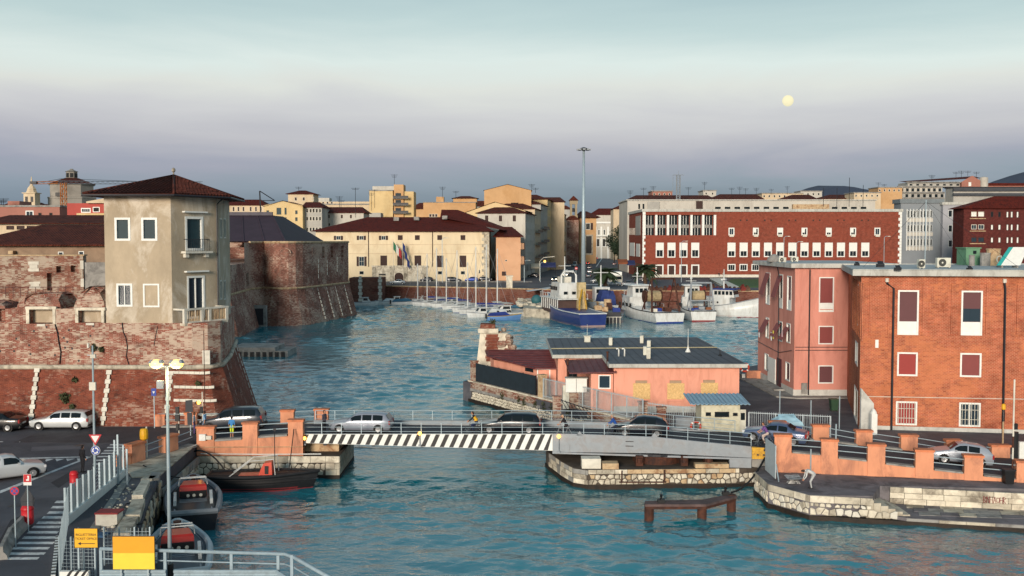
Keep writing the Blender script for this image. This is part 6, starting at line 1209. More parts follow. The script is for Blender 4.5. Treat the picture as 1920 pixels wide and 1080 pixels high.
for k in range(22):z=ZC+(ZV(397,YR)-ZC)*k/22;mb=MB();w.box(mb,w.len-(1.1 if k%2 else .6),w.len+.06,z,z+.95,.002,.12);part('quoin',mb,WHITE,gv.o);mb=MB();w.box(mb,-.06,(.9 if k%2 else .45),z,z+.95,.002,.12);part('quoin',mb,WHITE,gv.o)
for k in range(6):
 for d in(-5.5,6.5):a,z=w.pix(1394+k*45.5+d,413);mb=MB();w.box(mb,a-.25,a+.25,z-.25,z+.25,.001,.05);part('vent_grille',mb,SHUTB,gv.o)
ws=gv.w[3]
for r in[(1181,455,1190,480),(1193,457,1200,481)]:a0,a1,b0,b1=ws.rect(*r);mb=MB();ws.box(mb,a0,a1,b0,b1,.002,.1);part('side_blind',mb,WHITE,gv.o)
a0,a1,b0,b1=ws.rect(1192,405,1201,441);mb=MB();ws.box(mb,a0,a1,b0,b1,.002,.1);part('side_panel',mb,PALE,gv.o)
for k in range(5):a,z=ws.pix(1180.5+k*2.4,434);mb=MB();ws.box(mb,a-.6,a+.6,z-1.2,z+1.2,.002,.12);part('side_window',mb,OFFW,gv.o)
# white rear building with attic windows
gw2=Bld('white_rear_office','long white building rising behind the red brick office',front_poly(1176,1640,392,30),ZC,ZV(376,392),WHT)
grid(gw2,0,(1198.5,1206.5),(387,),5,11,GLASS);grid(gw2,0,[1346+18.2*k for k in range(8)]+[1565+18*k for k in range(4)],(391,),12,8,GLASS);gw2.finish();gw2.flat(FASC,.5,.4)
mb=MB();mb.prism(front_poly(1305,1317,391.2,.6),ZV(396,391),ZV(377,391));part('door_panel',mb,SHUTB,gw2.o);mb=MB();mb.prism(front_poly(1486,1554,390,1.6),ZV(392,390),ZV(383,390));part('canopy',mb,LIME3,gw2.o);mb=MB();mb.prism(front_poly(1214,1236,391.2,.6),ZV(398,391),ZV(378,391));part('grey_panel',mb,PALE,gw2.o)
rr_=[(1178,1340,410,375,366,'red hipped roof behind the white office, left one'),(1335,1430,430,374,364,'red hipped roof behind the white office, middle one'),(1470,1530,450,374,365,'red hipped roof behind the white office, third from left'),(1540,1602,440,373,365,'red hipped roof behind the white office, right one')]
for ua,ub,y,ve,vr,lab in rr_:
 hh=Bld('roofed_house',lab,front_poly(ua,ub,y,18),ZC,ZV(ve,y),CREAM,group='roofs behind the white office');hh.finish();hh.hip(TILE_OLD,.6,ZV(vr,y+9)-ZV(ve,y),ridge=((XU(ua+14,y+9),y+9),(XU(ub-14,y+9),y+9)))
bk=[(1428,1505,520,363,CREAM,'distant beige block with small windows on the skyline'),(1500,1540,540,359,WHT,'distant pale block left of the blue hill'),(1600,1650,430,362,CREAM,'beige block with slot windows beside the roof masts'),(1645,1690,450,352,OCHR,'ochre block with flat top left of the grey office'),(1222,1260,440,359,DPINK,'small reddish attic block on the white building'),(1318,1342,450,358,WHT,'small white attic block on the skyline centre right')]
for ua,ub,y,vt,m,lab in bk:
 hh=Bld('distant_block',lab,front_poly(ua,ub,y,12),ZC,ZV(vt,y),m,group='distant blocks');n=max(2,int((ub-ua)/9));grid(hh,0,[ua+(ub-ua)*(i+.5)/n for i in range(n)],(vt+5,),3.5,4.5,GLASS);hh.finish();hh.flat(CONC,.3,.4)
# lattice radio mast
rm=thing('radio_mast','steel lattice radio mast on the white building roof','mast',(XU(1271,395),395,ZV(372,395)));mb=MB();lattice(mb,(XU(1271,395),395,ZV(374,395)),(XU(1271,395),395,ZV(328,395)),.65,11,Vector((0,1,0)),.12);part('lattice',mb,GREYM,rm)
mb=MB();x=XU(1271,395);mb.tube([(x-2,395,ZV(328,395)),(x+2.2,395,ZV(328,395))],.1,4);mb.tube([(x-2.1,395,ZV(362,395)),(x-2.1,395,ZV(328,395))],.08,4);mb.tube([(x,395,ZV(328,395)),(x,395,ZV(320,395))],.06,4);part('cross_arm',mb,GREYM,rm)
for k,(u,v0,v1)in enumerate([(1543,352,388),(1568,352,388),(1591,333,388),(1617,347,388)]):mb=MB();mb.tube([(XU(u,378),378,ZV(v1,378)),(XU(u,378),378,ZV(v0,378))],.1,5);solo('roof_pole',mb,DARKM,'thin dark flagless pole on the red office roof, %s from the left'%['first','second','third and tallest','fourth'][k],'pole','roof poles')
# right-hand group
go_=Bld('grey_office','blue-grey office block with narrow vertical window strips',front_poly(1688,1766,386,7),ZC,ZV(381,386),pm('bluegrey_render','#7e858b',.85,.1,.12))
w=go_.w[0]
for r in range(3):
 for k in range(8):go_.win(0,(1701+k*6.15,395+r*26.5,1704.6+k*6.15,408+r*26.5),WHITE,GLASS,.1)
go_.finish();go_.flat(pm('slate_fascia','#6d767b',.7),.5,1.6,go_.z1)
for r in range(3):a0,a1,b0,b1=w.rect(1700,409+r*26.5,1749,416+r*26.5);mb=MB();w.box(mb,a0,a1,b0,b1,.002,.12);part('spandrel',mb,WHT,go_.o)
for k in range(8):a,_=w.pix(1699.3+k*6.15,420);mb=MB();w.box(mb,a,a+.25,ZV(470,386),ZV(392,386),.003,.3);part('fin',mb,WHITE,go_.o)
go2=Bld('grey_office_wing','right wing of the blue-grey office with wide dark windows',front_poly(1767,1812,384,6),ZC,ZV(384,384),pm('pale_wing','#9b9da3',.85,.1,.12))
for r in range(3):
 for k in range(3):go2.win(0,(1778+k*12,394+r*28,1785.5+k*12,407+r*28),WHITE,GLASS,.12)
go2.finish();go2.flat(FASC,.5,1.0)
go3=Bld('dark_brick_block','dark red brick apartment block with red hipped roof at the right edge',front_poly(1806,1960,330,8),ZC,ZV(391,330),brick_mat('dark_red_brick','#5a2522','#491c1a','#5c3a36',.6,.25,.03,bump=.15))
for r,v in enumerate((401,425,449)):
 for ua,ub in((1821,1831),(1834,1845)):go3.win(0,(ua,v-4,ub,v+5),OFFW if r<2 else SHUTB,GLASSB if r else WHITE,.15,(1,0))
 for u in(1860,1874):go3.win(0,(u-2.5,v-4,u+2.5,v+6),SHUTB,WHITE if r else GLASS,.12)
 for u in(1889,1897,1908):go3.win(0,(u-2.2,v-4.5,u+2.2,v+7),SHUTB,WHITE,.12)
go3.finish();go3.hip(TILE_RED,1.2,ZV(368,334)-ZV(391,330),ridge=((XU(1862,334),334),(XU(1960,334),334)))
for v in(409,432.5,456):w=go3.w[0];a0,a1,b0,b1=w.rect(1818,v,1848,v+1.5);mb=MB();w.box(mb,a0,a1,b0,b1,.002,.2);part('ledge',mb,LIME3,go3.o)
tb=Bld('terraced_apartments','stepped grey apartment block with terraces on the right skyline',front_poly(1690,1790,470,12),ZC,ZV(372,470),PALE);grid(tb,0,[1698+7*k for k in range(8)],(378,),3.5,6,GLASS);tb.finish();tb.flat(CONC,.4,.5)
for k,(ua,ub,va,vb_,y)in enumerate([(1682,1770,372,361,474),(1684,1765,361,350,478),(1700,1800,350,342,482)]):
 mb=MB();mb.prism(front_poly(ua,ub,y,12),ZV(va,y),ZV(vb_,y));ts=part('terrace_storey',mb,WHT if k%2 else PALE,tb.o);mb=MB();mb.prism(front_poly(ua-2,ub,y-1.2,1.2),ZV(vb_+.6,y),ZV(vb_-1.2,y));part('terrace_edge',mb,CONC,ts)
 for i in range(8):u=ua+(ub-ua)*(i+.3)/8;mb=MB();mb.prism(front_poly(u,u+5,y-.1,.3),ZV(va-2,y),ZV(vb_+3,y));part('terrace_window',mb,GLASS,ts)
mb=MB();y=484;mb.add([(XU(1697,y),y,ZV(342,y)),(XU(1838,y),y,ZV(334,y)),(XU(1838,y),y+9,ZV(328,y)),(XU(1697,y),y+9,ZV(338,y))],[(0,1,2,3)]);part('roof',mb,TILE_RED,tb.o)
pb=Bld('penthouse','brownish penthouse with white window under the red skyline roof',front_poly(1801,1836,480,8),ZC,ZV(341,480),DPINK);pb.win(0,(1816,336.5+5,1821,346+3),WHITE,WHITE,.1);L2=pb.w[0].len;pb.tops[0]=lambda a:pb.z1+3.0*(1-abs(a/L2-.55)*1.8);pb.finish()
lt=Bld('dark_terrace_block','long dark terrace block below the right hill',front_poly(1786,1960,430,8),ZC,ZV(352,430),PALE);lt.finish();lt.flat(DARKM,.4,.4)
for k,(va,vb_)in enumerate(((352,358),(362,367))):mb=MB();mb.prism(front_poly(1786,1960,429,.9),ZV(vb_,429),ZV(va,429));part('terrace_band',mb,pm('dark_grey_band','#3d4147',.7),lt.o)
lr=Bld('upper_red_house','red-roofed house right of the white penthouse tower',front_poly(1850,1960,500,8),ZC,ZV(348,500),DPINK);lr.finish();lr.flat(TILE_RED,.5,1.2)
mb=MB();mb.lathe((XU(1842,492),492),[(2,ZC),(2,ZV(333,492)),(.2,ZV(331,492))],10);solo('white_chimney_tower',mb,WHT,'round white stack beside the penthouse on the right skyline','chimney')
# far roofs of the town that read as one mass behind the named houses
rnd=random.Random(77);mb=MB()
for k in range(60):
 u=rnd.uniform(-150,2050);y=rnd.uniform(560,1100)
 if 1050<u<1185:continue
 vt=rnd.uniform(386,402);wd=rnd.uniform(50,110);fpz=front_poly(u-wd/2,u+wd/2,y,20);mi=rnd.randrange(4);mb.prism(fpz,ZC,ZV(vt,y),mi);e_=ins(fpz,-.8);t_=ins(fpz,6)
 mb.loft([[(p[0],p[1],ZV(vt,y))for p in e_],[(p[0],p[1],ZV(vt,y)+4)for p in t_]],4)
solo('distant_rooftops',mb,[CREAM,WHT,OCHR,PALE,TILE_OLD],'far-off mass of town roofs behind the named houses','rooftops',kind='stuff',loc=(0,0,0))
# roof antennas
ANT=['tall antenna rising from the customs house roof at its left end','antenna above the white house roof, left one','antenna above the white house roof, right one','antenna on top of the tall yellow block stair tower','antenna on the small red hat roof storey','antenna at the left foot of the tall yellow block','second antenna left of the tall yellow block','antenna on the ochre block left of its roof storey','antenna on the ochre block roof storey','antenna at the right end of the high ochre house','antenna just right of the high ochre house gable','antenna at the left corner of the white rear building','antenna second from the left on the white rear building','antenna third from the left on the white rear building','antenna just right of the lattice radio mast','tallest thin antenna right of the radio mast','antenna above the middle red roof, first of three','antenna above the middle red roof, second of three','antenna above the middle red roof, third of three','antenna between the middle and third red roofs','antenna on the distant beige block, left one','antenna on the distant beige block, right one','antenna on the flat ochre block, left one','antenna on the flat ochre block, right one','antenna on the terraced apartments, left of a pair','antenna on the terraced apartments, right of a pair','antenna on the penthouse roof peak','antenna at the left of the terraced apartments roof','antenna beside the round white stack','antenna on the dusty pink building, right of two','antenna on the dusty pink building, left of two']
for k,(u,v0,v1,y)in enumerate([(667,352,408,322),(637,368,390,350),(640,375,399,352),(740,327,346,400),(561,350,358,370),(697,361,395,385),(703,355,390,388),(830,350,372,408),(855,358,372,410),(997,345,360,385),(1004,352,362,388),(1181,357,370,400),(1206,352,370,405),(1224,349,366,408),(1290,351,366,410),(1320,341,360,450),(1371,352,366,430),(1386,350,364,430),(1397,353,366,432),(1417,352,368,440),(1445,354,364,515),(1475,349,364,515),(1645,342,356,450),(1656,345,356,450),(1790,322,332,384),(1800,320,332,384),(1812,320,330,384),(1745,328,340,384),(1828,322,334,384),(8,372,390,232),(4,376,390,232)]):
 antenna(u,v0,v1,y,ANT[k],2+k%2)
# harbour crane jib on the left skyline
hc=thing('harbour_crane','thin grey derrick crane above the yellow gabled house','crane',(XU(493,420),420,ZC));y=420;mb=MB();mb.tube([(XU(493,y),y,ZC),(XU(488,y),y,ZV(358,y))],.3,5);part('post',mb,DARKM,hc);mb=MB();mb.tube([(XU(488,y),y,ZV(358,y)),(XU(516,y),y,ZV(376,y))],.2,5);mb.tube([(XU(493,y),y,ZV(376,y)),(XU(516,y),y,ZV(376,y))],.15,5);part('boom',mb,DARKM,hc)
# ================================================================== hills, far quay wall
HILL=pm('far_hill','#3d475a',.95,.15,.004,stain='#333d50',samt=.5,ss=.006)
def hill(name,pts,y,dep):
 mb=MB();n=len(pts);rnd=random.Random(int(pts[0][0]))
 rows=[]
 for j,(t,h)in enumerate(((0,0),(.3,.55),(.6,.9),(1,1),(1.6,.5),(2.2,0))):rows.append([(XU(u,y)*(1+.0*t),y-dep+dep*t,ZC-5+(ZV(v,y)-ZC+5)*h*(1+rnd.uniform(-.03,.03)*(0<t<1)))for u,v in pts])
 mb.loft(rows,closed=False,cap=False);struct(name,mb,HILL,True)
hill('hill',[(1440,420),(1475,372),(1495,359),(1515,352),(1532,348),(1550,348.5),(1565,350),(1590,353),(1610,358),(1640,372),(1690,400),(1750,430)],6000,1200)
hill('hill',[(1700,420),(1780,375),(1830,352),(1860,340),(1890,330),(1915,323),(1950,316),(2000,312),(2080,316),(2200,360),(2300,420)],5200,1200)
qw=thing('brick_quay_wall','long red brick quay wall behind the moored yachts','quay wall',(-20,270,0));QB=brick_mat('quay_red_brick','#6f3a2f','#572a23','#6d5246',.5,.2,.025,pale='#8d6c5e',pamt=.4,pscale=.2,dark='#33201d',damt=.7,bump=.2)
for i in(2,3,4,5,6,7):
 w=Wall(city_edge[i],city_edge[i+1]);mb=MB();w.box(mb,-.05,w.len+.05,-1,ZC-.15,-.2,.06);part('wall_face',mb,QB,qw);mb=MB();w.box(mb,-.05,w.len+.05,ZC-.15,ZC+.12,-.6,.2);part('coping',mb,LIME3,qw)
bw2=thing('brick_pier_block','square brick quay block with pale quoins beside the far bastion','quay wall',(-38,272,0));mb=MB();x0,x1=XU(654,268),XU(716,268);mb.box(x0,268,-1,x1,276,ZV(521,268));part('body',mb,QB,bw2)
for j in range(9):
 for xx in(x0+2.6,x1-.9):z=-.1+j*.85;mb=MB();mb.box(xx-(.2 if j%2 else 0),267.9,z,xx+.7+(.2 if j%2 else 0),268,z+.75);part('quoin',mb,OFFW,bw2)
# pavements, white line and lawn on the far side
mb=MB();mb.prism([(-46,301),(6,301),(6,304.5),(-46,304.5)],ZC+.004,ZC+.12);struct('far_kerb',mb,CONC)
mb=MB();mb.prism([(55,268),(140,260),(140,318),(70,322)],ZC+.004,ZC+.15);struct('lawn',mb,pm('lawn_green','#3d5a2f',.9,.25,.6,.5,8))
mb=MB();mb.add([P(1330,522,ZC+.9),P(1350,521,ZC+.9),P(1385,537,ZC+.2),P(1362,539,ZC+.2)]+[P(1330,525,ZC),P(1350,525,ZC),P(1385,540,ZC),P(1362,542,ZC)],[(0,1,2,3),(3,2,6,7),(0,3,7,4),(1,5,6,2)]);solo('stone_steps',mb,OFFW,'pale stone steps and ledge beside the lawn','steps')
# ================================================================== cars
TYRE=pm('tyre','#141416',.8,.2,4);RIM=pm('wheel_rim','#9a9da0',.35,.1,3,metal=.6);HEADL=glass_mat('headlamp_glass','#c8ccd0',.1);TAILL=pm('tail_lamp','#8a1218',.3,.1,4)
HEADON=pm('lit_headlamp','#fff3d8',.3,.02,1,emit='#ffe9c0',es=14);TAILON=pm('lit_tail_lamp','#c01818',.3,.02,1,emit='#ff3020',es=5);PLATE=pm('number_plate','#d5d7d2',.5,.05,3)
def carpaint(c):return pm('car_paint_'+c[1:],c,.32,.05,1.5,metal=.25,spec=.5,coat=.6)
# top outline (fraction of length from the front, height), belt height, glass spans
STY={
'estate':dict(L=4.5,W=1.76,top=[(0,.62),(.03,.74),(.2,.86),(.29,.93),(.42,1.36),(.55,1.44),(.8,1.43),(.92,1.36),(.985,.95),(1,.6)],belt=.9,side=[(.36,.53),(.55,.7),(.72,.88)],ws=(.29,.42),rw=(.925,.98)),
'hatch':dict(L=3.9,W=1.68,top=[(0,.6),(.03,.74),(.2,.9),(.28,.97),(.43,1.4),(.55,1.47),(.78,1.42),(.9,1.28),(.98,.95),(1,.6)],belt=.93,side=[(.36,.56),(.58,.76)],ws=(.28,.42),rw=(.88,.97)),
'saloon':dict(L=4.4,W=1.74,top=[(0,.6),(.03,.72),(.22,.86),(.3,.92),(.43,1.33),(.55,1.41),(.68,1.38),(.8,1.05),(.97,.98),(1,.6)],belt=.9,side=[(.37,.54),(.56,.7)],ws=(.3,.43),rw=(.69,.8)),
'suv':dict(L=4.7,W=1.88,top=[(0,.7),(.03,.9),(.2,1.03),(.27,1.08),(.38,1.58),(.5,1.7),(.82,1.68),(.93,1.58),(.985,1.1),(1,.65)],belt=1.05,side=[(.33,.52),(.54,.7),(.72,.9)],ws=(.27,.385),rw=(.935,.98)),
'van':dict(L=5.4,W=2.0,top=[(0,.75),(.03,1.0),(.1,1.15),(.15,1.25),(.24,2.1),(.3,2.35),(.9,2.4),(.98,2.3),(.995,1.2),(1,.6)],belt=1.2,side=[(.2,.34)],ws=(.15,.245),rw=(.985,.993)),
'pickup':dict(L=4.6,W=1.7,top=[(0,.62),(.03,.8),(.2,.93),(.27,.99),(.37,1.42),(.45,1.5),(.54,1.47),(.585,.98),(.6,.97),(.98,.97),(1,.6)],belt=.95,side=[(.33,.52)],ws=(.27,.37),rw=(.55,.585)),
}
CARM={}
def car_meshes(style,paint):
 key=(style,paint)
 if key in CARM:return CARM[key]
 s=STY[style];Ln,W,belt=s['L'],s['W'],s['belt']
 def interp(pts,t):
  for(a,za),(b,zb)in zip(pts,pts[1:]):
   if a<=t<=b:f=(t-a)/(b-a);return za+(zb-za)*f
  return pts[-1][1]
 zt=lambda t:interp(s['top'],t)
 hw=lambda t:W/2*(1-.16*abs(2*t-1)**5)
 X=lambda t:Ln*(.5-t)
 def sec(t):
  w=hw(t);z=zt(t);b=min(belt,z-.03);k=max(0,min(1,(z-belt)/.45));wr=w*(.93-.17*k)
  return[(w*.9,.2),(w*.985,.32),(w,.55),(w*.995,b*.85),(w*.965,b),(wr,z-.05*k-.01),(wr*.8,z-.005),(0,z+.015)]
 ts=sorted(set([0,.01,.03,.06,.1,.15,.2,.25]+[p[0]for p in s['top']]+[i/30 for i in range(31)]));rings=[]
 for t in ts:
  h=sec(t);rings.append([(X(t),y,z)for y,z in h]+[(X(t),-y,z)for y,z in h[-2::-1]])
 body=MB();body.loft(rings)
 def gpt(t,f,sd,o=.012):
  h=sec(t);a,b=h[4],h[5];return(X(t),sd*(a[0]+(b[0]-a[0])*f+o),a[1]+(b[1]-a[1])*f)
 panes=[]
 for a,b in s['side']:
  for sd in(1,-1):
   m=MB();n=5;tt=[a+(b-a)*i/n for i in range(n+1)];m.loft([[gpt(t,.1,sd)for t in tt],[gpt(t,.9,sd)for t in tt]],closed=False,cap=False);panes.append(('side_window',m))
 for nm,(a,b)in(('windscreen',s['ws']),('rear_window',s['rw'])):
  m=MB();tt=[a+(b-a)*q for q in(.08,.5,.94)];rows=[]
  for t in tt:w=sec(t)[5][0]*.9;z=zt(t)+.02;rows.append([(X(t)+(.012 if nm=='windscreen' else-.02),w*q,z+.012*(1-q*q))for q in(-1,-.5,0,.5,1)])
  m.loft(rows,closed=False,cap=False);panes.append((nm,m))
 xs=(Ln*.5-.78,-Ln*.5+.85);wheels=[];R_=.31 if style not in('suv','van')else .36
 ty=MB();n=18
 ty.loft([[(r*math.cos(2*math.pi*k/n),y,r*math.sin(2*math.pi*k/n))for k in range(n)]for r,y in((R_*.62,-.1),(R_*.97,-.1),(R_,-.06),(R_,.06),(R_*.97,.1),(R_*.62,.1))],cap=True)
 ri=MB();ri.loft([[(r*math.cos(2*math.pi*k/n),y,r*math.sin(2*math.pi*k/n))for k in range(n)]for r,y in((R_*.63,-.102),(R_*.6,-.112),(R_*.18,-.1),(R_*.1,-.118))],cap=True);ri.loft([[(r*math.cos(2*math.pi*k/n),y,r*math.sin(2*math.pi*k/n))for k in range(n)]for r,y in((R_*.63,.102),(R_*.6,.112),(R_*.18,.1),(R_*.1,.118))],cap=True)
 arch=MB()
 for x in xs:
  for sd in(1,-1):arch.loft([[(x+r*math.cos(2*math.pi*k/20),sd*y,R_+r*math.sin(2*math.pi*k/20))for k in range(20)]for r,y in((R_*1.17,W/2*.9),(R_*1.17,W/2+.004),(R_*.9,W/2+.004))],cap=False)
 res=dict(body=mesh('body',body,carpaint(paint),smooth=True),panes=[(nm,mesh(nm,m,CARGLASS))for nm,m in panes],tyre=mesh('tyre',ty,TYRE,smooth=True),rim=mesh('rim',ri,RIM),arch=mesh('wheel_arch',arch,BLACK),xs=xs,R=R_,s=s)
 def bxm(nm,x,y,z,dx,dy,dz,m):b=MB();b.box(x-dx,y-dy,z-dz,x+dx,y+dy,z+dz);return mesh(nm,b,m)
 zf=.62 if style not in('suv','van')else .8
 res['head']=[('headlamp',(Ln/2-.1,sd*W*.34,zf),(.1,.17,.075))for sd in(1,-1)];res['tail']=[('tail_lamp',(-Ln/2+.06,sd*W*.385,zf+.14),(.06,.09,.13))for sd in(1,-1)]
 res['plate']=bxm('number_plate',0,0,0,.01,.26,.06,PLATE);res['mir']=bxm('mirror',0,0,0,.06,.09,.06,carpaint(paint));res['bump']=bxm('bumper',0,0,0,.07,W*.42,.08,BLACK)
 res['hl']={};
 CARM[key]=res;return res
def car(style,paint,loc,rz,label,group='cars',lit=None,pitch=0,name='car'):
 m=car_meshes(style,paint);s=m['s'];o=bpy.data.objects.new(name,None);COL.objects.link(o);o.location=loc;o.rotation_euler=(0,pitch,rz);OFF[o.name]=(0,0,0);tag(o,label,'car' if style not in('van','pickup')else style,group)
 def ch(nm,me,par,loc=(0,0,0)):c=bpy.data.objects.new(nm,me);COL.objects.link(c);c.parent=par;c.location=loc;return c
 b=ch('body',m['body'],o);ch('wheel_arch',m['arch'],o)
 for nm,me in m['panes']:ch(nm,me,o)
 for x in m['xs']:
  for sd in(1,-1):w=ch('wheel',m['tyre'],o,(x,sd*(s['W']/2-.07),m['R']));ch('rim',m['rim'],w)
 for key,on in(('head',HEADON if lit=='front' else HEADL),('tail',TAILON if lit=='rear' else TAILL)):
  for nm,p,d in m[key]:
   k=(key,on.name)
   if k not in m['hl']:bb_=MB();bb_.box(-d[0],-d[1],-d[2],d[0],d[1],d[2]);m['hl'][k]=mesh(nm,bb_,on)
   ch(nm,m['hl'][k],b,p)
 ch('number_plate',m['plate'],b,(s['L']/2+.005,0,.45));ch('number_plate',m['plate'],b,(-s['L']/2-.005,0,.6))
 tm=s['side'][0][0]
 for sd in(1,-1):ch('mirror',m['mir'],b,(s['L']*(.5-tm)-.05,sd*(s['W']/2+.05),s['belt']+.05))
 ch('bumper',m['bump'],b,(s['L']/2-.03,0,.32));ch('bumper',m['bump'],b,(-s['L']/2+.03,0,.34));return o
def rcar(u,style,paint,label,rz=math.pi,lane=.42,**k):
 x=0
 for _ in range(6):
  y=ynear(x)+(yfar(x)-ynear(x))*lane;x=XU(u,y)
 e=.6;sl=(zroad(x+e)-zroad(x-e))/(2*e);dy=(ynear(x+e)-ynear(x-e))/(2*e)
 return car(style,paint,(x,y,zroad(x)+.006),rz+math.atan(dy),label,'cars on the bridge road',pitch=math.atan(sl),**k)
rcar(434,'suv','#2b333d','dark grey people carrier on the left ramp of the bridge',lane=.72);rcar(676,'estate','#8c93a0','silver-grey estate car on the striped span of the bridge');rcar(957,'estate','#12161f','black estate car in the middle of the bridge',lane=.5)
rcar(1204,'hatch','#161c26','black hatchback on the grey span of the bridge',lane=.5);rcar(1458,'saloon','#4a5a78','blue-grey saloon beside the first right orange pier',lane=.55);rcar(1808,'hatch','#9aa2ad','silver hatchback on the right ramp before the brick building',lane=.45)
p=P(118,803,ZL);car('estate','#c3c8ca',(p.x,p.y,ZL+.005),math.pi,'white estate car parked under the fort wall','cars on the plaza')
p=P(-8,806,ZL);car('saloon','#14161a',(p.x,p.y,ZL+.005),math.pi,'black car cut by the left edge below the fort','cars on the plaza')
p=P(6,898,ZL);car('pickup','#b9bec2',(p.x,p.y,ZL+.005),R(38),'silver pickup at the left edge of the plaza','cars on the plaza',name='pickup_truck')
far=[(800,528,'hatch','#1a1f2b',math.pi,'dark parked hatchback nearest the customs house door'),(851,528,'estate','#1b2433',0,'dark parked estate second along the customs quay'),(884,528,'hatch','#24439a',math.pi,'bright blue parked car on the customs quay'),(910,527,'hatch','#1d2330',0,'dark parked hatchback beside the customs corner quoins'),(951,523,'suv','#26324a',.2,'large dark blue car in front of the pink wing'),(746,533,'saloon','#9aa5ad',math.pi,'silver car passing in front of the customs door')]
for u,v,st,c,rz,lab in far:p=P(u,v,ZC);car(st,c,(p.x,p.y,ZC+.01),rz,lab,'cars on the customs quay')
sdir_=math.atan2(sdv.y,sdv.x)
traf=[(1040,527,'hatch','#20242c',-1,'front','dark car with headlights on at the junction, left one'),(1062,528.5,'hatch','#8b949b',-1,'front','silver car with headlights on at the junction, right one'),(1060,519,'van','#c4c8c8',-1,'front','white van waiting at the junction'),(1078,500,'van','#9aa5a8',-1,None,'pale van further up the street'),(1076,513,'estate','#6a7078',-1,None,'grey car beside the white van'),(1102,496,'hatch','#15181e',1,'rear','dark car with red tail lights, nearest up the street'),(1118,486,'hatch','#2a1b1d',1,'rear','dark red car with tail lights, middle of the street'),(1139,476,'saloon','#3a2024',1,'rear','car with tail lights far up the street'),
(1105,504,'estate','#1a2230',1,None,'dark blue parked car right of the light mast'),(1106,512,'estate','#7a8288',1,None,'grey parked car right of the light mast'),(1104,520,'saloon','#3b4652',1,None,'slate parked car right of the light mast'),(1088,488,'hatch','#30353d',-1,None,'small dark car in the shade of the street fronts'),(1150,536,'saloon','#8e9aa2',2,None,'pale car crossing in front of the palms'),(1176,536,'saloon','#3f4953',2,None,'dark car crossing behind the pale one'),(1120,530,'hatch','#5e6870',2,None,'grey car crossing beside the light mast'),(1000,520,'hatch','#23272f',2,None,'dark car below the white street house'),(1127,470,'hatch','#4b525c',-1,None,'grey car near the street end'),(1112,472,'saloon','#1f242c',-1,None,'dark car near the street end by the orange palazzo'),(1160,488,'estate','#2b3440',1,None,'dark parked car under the street trees'),(1152,497,'hatch','#5a2a2a',1,None,'dull red parked car before the street trees'),(1213,527,'saloon','#2c3138',2,None,'dark car behind the right palm')]
for u,v,st,c,dr_,li,lab in traf:p=P(u,v,ZC);car(st,c,(p.x,p.y,ZC+.01),sdir_ if dr_==1 else sdir_+math.pi if dr_==-1 else math.pi-.1,lab,'street traffic',li)
tk=thing('box_truck','white box truck parked behind the left palm','truck',(XU(1153,285),285,ZC));x=XU(1153,285);mb=MB();mb.box(x-1.7,283,ZC+.8,x+1.8,289,ZC+3.6);part('box',mb,WHITE,tk);mb=MB();mb.box(x-1.6,281,ZC+.6,x+1.7,282.9,ZC+2.6);cb=part('cab',mb,OFFW,tk);mb=MB();mb.box(x-1.4,280.9,ZC+1.6,x+1.5,281,ZC+2.4);part('windscreen',mb,GLASS,cb)
for dx in(-1.5,1.3):
 for y_ in(282,287.5):mb=MB();mb.loft([[(x+dx+q,y_+.45*math.cos(2*math.pi*k/12),ZC+.45+.45*math.sin(2*math.pi*k/12))for k in range(12)]for q in(0,.3)]);part('wheel',mb,TYRE,tk)
